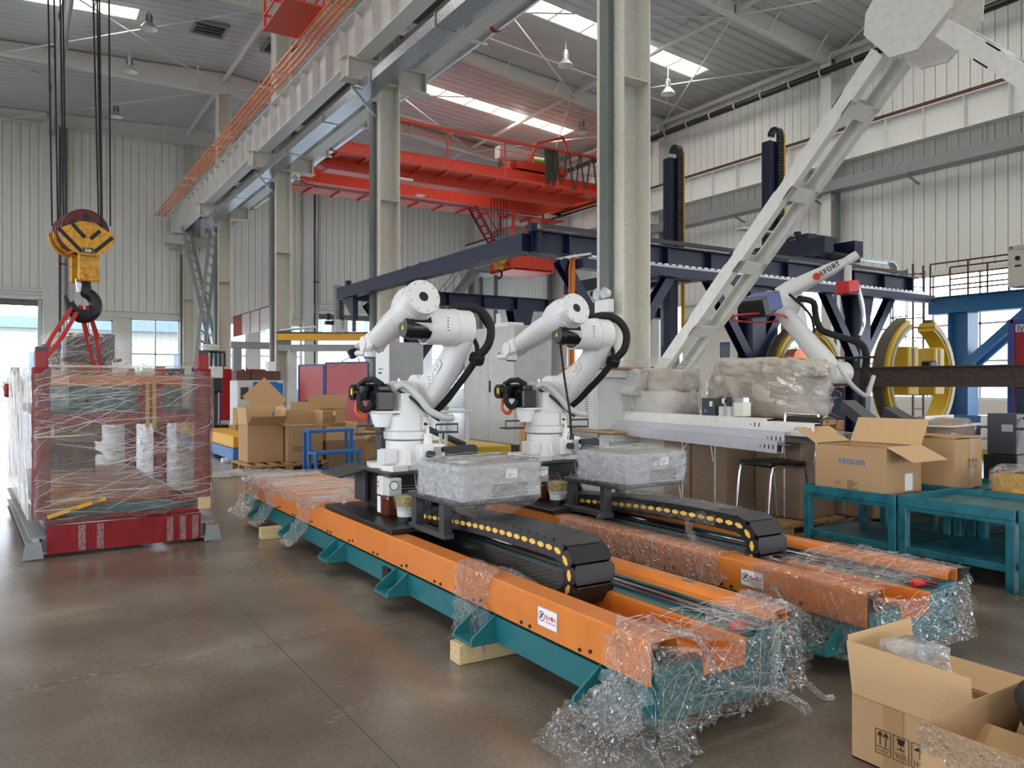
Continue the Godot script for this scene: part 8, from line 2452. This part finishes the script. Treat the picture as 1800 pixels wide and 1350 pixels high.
func build_left() -> void:
	var t := thing("machine_rail", "yellow and blue machine rail behind the wrapped rack", "machine rail", V(3.35, 0, -16.6), 0.0)
	put(sh().cbox(V(0, 0.15, 0), V(0.5, 0.2, 5.6), 0.01), "blue_base", M.rail_blue, t)
	put(sh().cbox(V(0, 0.36, 0), V(0.5, 0.2, 5.6), 0.01), "yellow_cover", M.beam_yellow, t)
	for z in [-2.4, -0.8, 0.8, 2.4]: put(sh().cbox(V(-0.25, 0.03, z), V(0.2, 0.06, 0.14), 0.005), "foot", M.cabinet_white, t)
	var m := thing("rail_manipulator", "black manipulator mast with white valves on the yellow and blue rail", "machine", V(3.4, 0.465, -16.9), 0.0)
	put(sh().cbox(V(0, 0.02, 0), V(0.6, 0.05, 0.5), 0.006), "slide", M.black, m)
	put(sh().cbox(V(0, 0.48, 0), V(0.16, 0.9, 0.16), 0.01), "mast", M.graphite, m)
	put(sh().cbox(V(-0.02, 0.86, 0.08), V(0.34, 0.3, 0.3), 0.03), "head", M.black, m)
	put(sh().cbox(V(0, 1.12, 0.1), V(0.3, 0.24, 0.26), 0.02), "valve_block", M.cabinet_grey, m)
	for i in 6: put(sh().cbox(V(-0.22 + i * 0.085, 1.38, 0.05), V(0.05, 0.28, 0.16), 0.01), "terminal", M.black, m)
	put(sh().cbox(V(-0.03, 1.54, 0.05), V(0.48, 0.03, 0.3), 0.005), "top_tray", M.black, m)
	put(blob_at(V(-0.05, 1.56, 0.0), V(0.3, 0.14, 0.2), 0.04, 3.0), "cable_bunch", M.cabinet_grey, m)
	# pallets and cartons
	pallet("pale wooden pallet under the two open cartons beside the blue step stool", V(3.55, 0, -12.55), 1.3, 1.0, 0.0)
	carton("carton", "tall open carton with a torn side on the pallet by the blue stool", V(3.28, 0.125, -12.7), V(0.55, 0.58, 0.6), 0.0, [95, 100, 100, 150])
	var c := carton("carton", "open carton with loose packing and one long flap by the blue stool", V(3.85, 0.125, -12.45), V(0.55, 0.55, 0.5), 0.0, [150, 90, 90, -1])
	print_card(c, "handling_marks", M.handling_marks, V(-0.05, 0.2, 0.253), V(1, 0, 0), V(0, 1, 0), 0.3, 0.09)
	var s := thing("step_stool", "blue steel two step stool before the open cartons", "step stool", V(4.1, 0, -11.75), 0.16)
	for e in [[-0.36, -0.16, 0.62], [0.36, -0.16, 0.62], [-0.36, 0.22, 0.30], [0.36, 0.22, 0.30], [-0.36, 0.0, 0.62], [0.36, 0.0, 0.62]]:
		put(sh().cbox(V(e[0], e[2] / 2, e[1]), V(0.045, e[2], 0.045), 0.004), "leg", M.stool_blue, s)
	put(sh().cbox(V(0, 0.63, -0.08), V(0.78, 0.045, 0.24), 0.006), "upper_step", M.stool_blue, s)
	put(sh().cbox(V(0, 0.31, 0.12), V(0.78, 0.045, 0.28), 0.006), "lower_step", M.stool_blue, s)
	put(sh().cbox(V(0, 0.03, 0.22), V(0.74, 0.04, 0.04), 0.004).cbox(V(0, 0.03, -0.16), V(0.74, 0.04, 0.04), 0.004), "floor_rail", M.stool_blue, s)
	carton("carton", "flattened carton with open top behind the blue step stool", V(4.55, 0.0, -12.6), V(0.7, 0.42, 0.45), 0.1, [140, 150, -1, 90], M.card_dark)
	var g := thing("grey_case", "pale grey metal case with scraps and cables on its sloped lid", "case", V(4.15, 0, -13.9), 0.05)
	put(sh().cbox(V(0, 0.3, 0), V(0.72, 0.6, 0.6), 0.01), "body", M.cabinet_grey, g)
	put(sh().prism(PackedVector2Array([Vector2(-0.36, 0.6), Vector2(0.36, 0.6), Vector2(0.2, 0.82), Vector2(-0.1, 0.85)]), -0.3, 0.2), "lid", M.cabinet_white, g)
	put(sh().tube(curve([V(-0.2, 0.72, 0.22), V(0.0, 0.86, 0.1), V(0.15, 0.8, 0.15), V(0.3, 0.66, 0.2)], 14), 0.012, 6), "cable", M.graphite, g)
	put(blob_at(V(-0.42, 0.45, 0.1), V(0.3, 0.26, 0.3), 0.06, 11.0), "plastic_bag", M.film_cloudy, g)
	pallet("pale wooden pallet under the small wooden crate", V(3.9, 0.42, -15.9), 0.7, 0.5, 0.0)
	var st := carton("carton", "large brown carton carrying the crate pallet", V(3.9, 0, -15.9), V(0.8, 0.41, 0.6), 0.0, [0, 0, 0, 0], M.card_dark)
	var w := thing("wooden_crate", "small pale wooden crate with stencilled marks by the grey case", "crate", V(3.85, 0.55, -15.85), 0.0)
	for z in [-1, 1]:
		for i in 3: put(sh().cbox(V(0, 0.06 + i * 0.1, z * 0.2), V(0.48, 0.095, 0.02), 0.003), "slat", M.plywood, w)
	for x in [-1, 1]:
		for i in 3: put(sh().cbox(V(x * 0.24, 0.06 + i * 0.1, 0), V(0.02, 0.095, 0.38), 0.003), "slat", M.plywood, w)
	put(sh().cbox(V(0, 0.32, 0), V(0.5, 0.02, 0.42), 0.003), "lid", M.plywood, w)
	var f := put(sh().box(V(0, 0.3, 0), V(0.55, 0.6, 0.008), Basis(V(0, 0, 1), 0.72) * Basis(V(1, 0, 0), -0.3)), "cardboard_sheet", M.card)
	f.position = V(4.0, 0.78, -15.2)
	tag(f, "loose tilted cardboard sheet leaning behind the wooden crate", "cardboard")
	# brown cartons on the right of the heap
	pallet("pale wooden pallet under the long printed carton near the red screens", V(5.6, 0, -14.8), 1.1, 0.8, 0.0)
	c = carton("carton", "long closed brown carton with printed marks near the red screens", V(5.55, 0.125, -14.75), V(0.85, 0.42, 0.5), 0.1, [0, 0, 0, 0], M.card_dark)
	print_card(c, "handling_marks", M.handling_marks, V(0.05, 0.25, 0.253), V(1, 0, 0), V(0, 1, 0), 0.36, 0.08)
	var lab := ["opened carton with upright flaps beside the grey case", "brown carton lying behind the grey case", "squat brown carton beside the long printed carton", "crumpled brown carton beneath the red screens", "torn carton with white lining behind the step stool"]
	var k := 0
	for e in [[5.0, -13.9, 0.5, 0.45, 0.4, 0.3], [4.7, -15.3, 0.6, 0.75, 0.5, 0.1], [4.95, -14.7, 0.45, 0.62, 0.4, -0.2], [5.4, -16.2, 0.9, 0.82, 0.6, 0.2], [5.35, -13.6, 0.4, 0.28, 0.4, 0.5]]:
		carton("carton", lab[k], V(e[0], 0, e[1]), V(e[2], e[3], e[4]), e[5], [120, 95, 60, 140] if k % 2 == 0 else [0, 20, 0, 100])
		k += 1
	var br := put(sh().run(u_section(0.14, 0.1, 0.012), V(0, 0, 0), V(0.9, 0.12, 0.3)), "steel_angle", M.cable_olive)
	br.position = V(4.95, 0.9, -16.4)
	tag(br, "olive green steel section lying on the cartons before the red screens", "steel section")
	var fm := thing("foam_scraps", "pale crumpled packing film strewn on the floor by the pallet", "packing film", V(2.8, 0, -12.0), 0.0)
	put(heap(V(0.0, 0, 0), 0.75, 0.28, 0.05, 34, 61.0), "film", M.film_cloudy, fm)
	put(heap(V(0.5, 0, 0.45), 0.4, 0.22, 0.04, 26, 67.0), "film", M.film_cloudy, fm)
	# blue and grey workshop cabinet
	var b := thing("workshop_cabinet", "blue and grey workshop cabinet with drawers beside the column", "cabinet", V(5.2, 0, -20.5), 0.1)
	put(sh().cbox(V(0, 0.72, 0), V(1.2, 1.44, 0.55), 0.01), "case", M.cabinet_grey, b)
	put(sh().cbox(V(-0.42, 1.1, 0.28), V(0.32, 0.55, 0.02), 0.006), "grey_door", M.cabinet_grey, b)
	put(sh().box(V(-0.42, 1.12, 0.292), V(0.2, 0.3, 0.004)), "dark_window", M.graphite, b)
	put(sh().cbox(V(0.12, 1.12, 0.28), V(0.64, 0.58, 0.02), 0.006), "blue_door", M.stool_blue, b)
	put(sh().box(V(0.1, 1.12, 0.292), V(0.46, 0.32, 0.004)), "dark_window", M.graphite, b)
	for i in 3: put(sh().cbox(V(0.12 if i < 2 else 0.5, 0.72 - i * 0.19 if i < 2 else 1.1, 0.28), V(0.64 if i < 2 else 0.16, 0.17 if i < 2 else 0.55, 0.02), 0.005), "blue_drawer", M.stool_blue, b)
	var bx := thing("brown_board", "dark brown board on top of the blue and grey cabinet", "board", V(5.2, 1.445, -20.55), 0.1)
	put(sh().cbox(V(-0.38, 0.12, 0), V(0.36, 0.24, 0.3), 0.004), "board", M.rail_brown, bx)
	put(sh().cbox(V(0.2, 0.12, 0), V(0.76, 0.24, 0.3), 0.004), "board", M.rail_brown, bx)
	# switch box on the third column
	var e2 := thing("switch_box", "white switch box with a yellow warning sign on the column", "switch box", V(6.44, 1.5, -23.8), 0.0)
	put(sh().cbox(V(0, 0.26, 0), V(0.22, 0.52, 0.36), 0.008), "case", M.cabinet_white, e2)
	put(sh().prism(PackedVector2Array([Vector2(-0.05, -0.045), Vector2(0.05, -0.045), Vector2(0, 0.05)]), 0, 0.003, Transform3D(Basis(V(1, 0, 0), V(0, 1, 0), V(0, 0, 1)), V(0.0, 0.2, 0.181))), "warning_sign", M.sticker_yellow, e2)
	# red welding screens
	for q in [[V(5.98, 0, -19.5), V(6.31, 0, -18.6), 1.82, "red welding screen panel in a blue frame behind the brown cartons"], [V(6.34, 0, -18.55), V(6.95, 0, -17.35), 1.86, "wider dark red welding screen panel in a blue frame with bright reflections"]]:
		var a: Vector3 = q[0]
		var z: Vector3 = q[1]
		var dd := (z - a).normalized()
		var nn := dd.cross(Vector3.UP)
		var sc := thing("welding_screen", q[3], "welding screen", a, atan2(-dd.z, dd.x), "red welding screens")
		var L := a.distance_to(z)
		put(sh().cbox(V(0, q[2] / 2, 0), V(0.04, q[2], 0.04), 0.004).cbox(V(L, q[2] / 2, 0), V(0.04, q[2], 0.04), 0.004).cbox(V(L / 2, q[2], 0), V(L, 0.04, 0.04), 0.004), "frame", M.screen_frame_blue, sc)
		put(sh().box(V(L / 2, q[2] / 2 + 0.05, 0), V(L - 0.04, q[2] - 0.1, 0.006)), "vinyl", M.red_vinyl, sc)
		put(sh().cbox(V(L / 2, 0.02, 0), V(L, 0.04, 0.3), 0.004), "foot", M.screen_frame_blue, sc)
	# far red boxes
	var fr := thing("welding_screen", "row of low red welding screens behind the blue and grey cabinet", "welding screen", V(6.1, 0, -27.0), 0.0, "red welding screens")
	for i in 3:
		put(sh().box(V(-0.9 + i * 0.85, 1.0, 0), V(0.8, 1.7, 0.01)), "vinyl", M.red_vinyl, fr)
		put(sh().cbox(V(-1.3 + i * 0.85, 0.95, 0), V(0.05, 1.9, 0.05), 0.004), "post", M.screen_frame_blue, fr)
	# vinyl strip banner hung along the column row
	var vb := thing("strip_banner", "row of pale vinyl panels with red edge hung between two columns", "banner", V(7.2, 3.2, -29.3), 0.0)
	for i in 4:
		put(sh().box(V(0, 0.38, -1.95 + i * 1.3), V(0.008, 0.76, 1.24)), "vinyl_panel", M.strip_vinyl if i > 0 else M.red_vinyl, vb)
		put(sh().cyl(V(0, 0, -2.6 + i * 1.3), V(0, 0.8, -2.6 + i * 1.3), 0.02, -1, 7), "hanger_post", M.graphite, vb)
	put(sh().cyl(V(0, 0.78, -2.7), V(0, 0.78, 5.0), 0.02, -1, 7), "hanger_tube", M.graphite, vb)
	# grey portal with table and yellow beam robot slide
	var gp := thing("grey_portal", "grey steel portal frame beyond the column with the switch box", "portal", V(6.6, 0, -26.4), 0.0)
	put(sh().cbox(V(0.0, 2.62, 0), V(1.5, 0.22, 0.24), 0.01), "beam", M.tray_grey, gp)
	put(sh().cbox(V(-0.55, 1.25, 0), V(0.26, 2.5, 0.26), 0.01), "leg", M.tray_grey, gp)
	var yb := thing("yellow_beam_slide", "yellow beam on grey legs carrying a vertical slide with a black cable chain", "gantry", V(8.3, 0, -23.2), 0.0)
	put(sh().run(rect(0.3, 0.2), V(-1.6, 2.78, -0.9), V(1.3, 2.78, 0.9)), "yellow_beam", M.beam_yellow, yb)
	put(sh().run(rect(0.3, 0.04), V(-1.6, 2.91, -0.9), V(1.3, 2.91, 0.9)), "rail", M.graphite, yb)
	put(sh().run(rect(0.25, 0.2), V(-1.6, 2.45, -0.9), V(1.3, 2.45, 0.9)), "grey_beam", M.tray_grey, yb)
	for e3 in [[-1.2, -0.7], [1.0, 0.7]]: put(sh().cbox(V(e3[0], 1.2, e3[1]), V(0.26, 2.4, 0.26), 0.01), "leg", M.cabinet_grey, yb)
	put(sh().cbox(V(0.0, 3.65, 0.1), V(0.22, 1.4, 0.2), 0.01), "slide_column", M.tray_grey, yb)
	put(sh().cbox(V(0.0, 3.1, 0.2), V(0.42, 0.4, 0.3), 0.02), "slide_saddle", M.cabinet_grey, yb)
	put(sh().cbox(V(-0.3, 3.2, 0.2), V(0.3, 0.12, 0.2), 0.02).cbox(V(-0.35, 3.38, 0.2), V(0.12, 0.2, 0.12), 0.02), "motor", M.black, yb)
	put(sh().run(rect(0.3, 0.05), V(-1.5, 2.98, -0.8), V(-0.6, 3.1, -0.3)), "cable_tray", M.cabinet_white, yb)
	var lm := sh().cbox(Vector3.ZERO, V(0.1, 0.05, 0.14), 0.005).mesh()
	for i in 13: inst(lm, "chain_link", M.chain_black, yb, Transform3D(Basis.IDENTITY, V(0.05, 3.05 + i * 0.075, 0.28)))
	for i in 9:
		var a := PI * i / 8
		inst(lm, "chain_link", M.chain_black, yb, Transform3D(Basis(V(0, 0, 1), a), V(0.24 - 0.19 * cos(a), 4.0 + 0.16 * sin(a), 0.28)))
	for i in 18: inst(lm, "chain_link", M.chain_black, yb, Transform3D(Basis.IDENTITY, V(0.43, 4.0 - i * 0.06, 0.28)))
	# small welding robot behind the first robot
	var r := thing("welding_robot", "small white welding robot with a dark blue torch head behind the red screens", "robot", V(7.35, 0, -17.95), 0.0)
	put(sh().cyl(V(0, 0, 0), V(0, 1.6, 0), 0.16, -1, 16), "riser", M.graphite, r)
	put(taper(V(0.0, 1.6, 0.0), V(-0.15, 2.15, 0.0), 0.14, 0.11), "lower_arm", M.robot_white, r)
	put(taper(V(0.05, 2.62, 0.1), V(-0.45, 2.2, 0.0), 0.06, 0.09), "forearm", M.robot_white, r)
	put(sh().cyl(V(-0.2, 2.15, -0.12), V(-0.1, 2.15, 0.15), 0.15, -1, 16), "elbow", M.robot_white, r)
	put(sh().cbox(V(-0.55, 2.08, 0.05), V(0.2, 0.22, 0.2), 0.02, Basis(V(0, 0, 1), 0.5)), "torch_head", M.navy, r)
	put(sh().cyl(V(-0.62, 2.0, 0.05), V(-1.1, 1.72, 0.05), 0.012, -1, 6), "torch", M.steel, r)
	put(sh().tube(curve([V(-0.45, 1.98, 0.1), V(-0.4, 1.8, 0.15), V(-0.2, 1.78, 0.15), V(-0.1, 1.95, 0.12)], 12), 0.012, 6), "cable", M.rubber, r)
	var orb := thing("orange_robot", "orange robot arm glimpsed beside the column with the switch box", "robot", V(6.9, 0, -21.6), 0.0)
	put(sh().cyl(V(0, 0, 0), V(0, 0.9, 0), 0.16, -1, 14), "base", M.graphite, orb)
	put(taper(V(0, 0.9, 0), V(-0.05, 1.45, 0.1), 0.15, 0.11), "lower_arm", M.orange_robot, orb)
	put(taper(V(-0.05, 1.5, 0.1), V(0.15, 1.75, 0.0), 0.13, 0.09), "forearm", M.orange_robot, orb)
	put(sh().cbox(V(-0.1, 1.25, 0.14), V(0.14, 0.2, 0.14), 0.02), "motor", M.black, orb)
	# leaning dark plank and a far blue car boot like machine
	var pl := put(sh().box(V(0, 1.0, 0), V(0.12, 2.1, 0.05), Basis(V(0, 0, 1), -0.28)), "leaning_plank", M.rail_brown)
	pl.position = V(6.35, 0, -31.3)
	tag(pl, "dark brown plank leaning beside the column by the blue cabinets", "plank")

func build_stairs() -> void:
	# crossed flights of aluminium access ladders at the far left
	var t := thing("access_ladders", "pair of crossing steel ladder flights up to the runway by the far column", "ladder")
	put(ladder_x(V(6.42, 8.3, -37.6), V(7.3, 2.4, -35.6), 0.62), "flight", M.tray_grey, t)
	put(ladder_x(V(7.32, 8.0, -36.2), V(6.2, 0.0, -34.6), 0.62), "flight", M.tray_grey, t)
	put(ladder_x(V(7.3, 3.4, -35.4), V(7.3, 0.0, -34.4), 0.55), "flight", M.tray_grey, t)
	put(sh().run(i_section(0.42, 0.3, 0.018, 0.012), V(5.75, 8.1, -39.3), V(7.0, 8.1, -39.3)), "landing_beam", M.steel_cream, t)
	# grey stair tower in the far right corner
	var s := thing("stair_tower", "grey steel zigzag stair tower with mesh railings in the far corner", "staircase")
	var lv := [[V(16.2, 0.2, -32.2), V(18.0, 2.4, -32.2)], [V(18.0, 2.4, -33.0), V(16.4, 4.5, -33.0)], [V(16.4, 4.5, -32.2), V(18.2, 6.6, -32.2)]]
	for e in lv:
		for z in [-0.35, 0.35]:
			put(sh().run(rect(0.05, 0.22), e[0] + V(0, 0, z), e[1] + V(0, 0, z)), "stringer", M.tray_grey, s)
			put(sh().cyl(e[0] + V(0, 1.0, z), e[1] + V(0, 1.0, z), 0.022, -1, 6), "hand_rail", M.tray_grey, s)
			for i in 5:
				var p: Vector3 = e[0].lerp(e[1], i / 4.0)
				put(sh().cyl(p + V(0, 0, z), p + V(0, 1.0, z), 0.015, -1, 6), "baluster", M.tray_grey, s)
		for i in 9: put(sh().box(e[0].lerp(e[1], (i + 0.5) / 9) + V(0, 0.06, 0), V(0.24, 0.03, 0.66)), "tread", M.downpipe_grey, s)
	for e in [[V(18.6, 2.4, -32.6), 1.2], [V(15.8, 4.5, -32.6), 1.2], [V(18.8, 6.6, -32.6), 1.3]]:
		put(sh().box(e[0], V(e[1], 0.08, 1.6)), "landing", M.tray_grey, s)
	for e in [[15.3, -31.9], [15.3, -33.3], [19.2, -31.9], [19.2, -33.3]]: put(sh().box(V(e[0], 3.4, e[1]), V(0.14, 6.8, 0.14)), "post", M.downpipe_grey, s)

func ladder_x(a: Vector3, b: Vector3, w: float) -> Shape:
	var s := sh()
	var d := (b - a).normalized()
	var side := V(0, 0, 1) if absf(d.x) > absf(d.z) * 0.35 else V(1, 0, 0)
	side = V(0.62, 0, -0.78)
	side = (side - d * side.dot(d)).normalized()
	var q := Basis(side, d.cross(side).normalized(), d)
	for k in [-0.5, 0.5]: s.box((a + b) / 2 + side * w * k, V(0.05, 0.14, a.distance_to(b)), q)
	var n := int(a.distance_to(b) / 0.42)
	for i in n: s.box(a.lerp(b, (i + 0.5) / n), V(w, 0.03, 0.12), Basis(side, Vector3.UP, side.cross(Vector3.UP).normalized()))
	return s

func _ready() -> void:
	film_noise.frequency = 0.02
	film_noise.fractal_octaves = 3
	film_noise.seed = 11
	make_materials()
	make_prints()
	build_camera_and_light()
	build_outside()
	build_shell()
	build_columns()
	build_runways()
	build_rafters()
	build_lamps_and_vents()
	build_bracing()
	build_red_crane()
	build_near_crane()
	build_robot_lines()
	build_track_film()
	build_benches()
	build_near_cartons()
	build_storage()
	build_rack()
	build_slings()
	build_portal()
	build_positioners()
	build_welding_robot()
	build_blue_portal()
	build_middle()
	build_left()
	build_stairs()
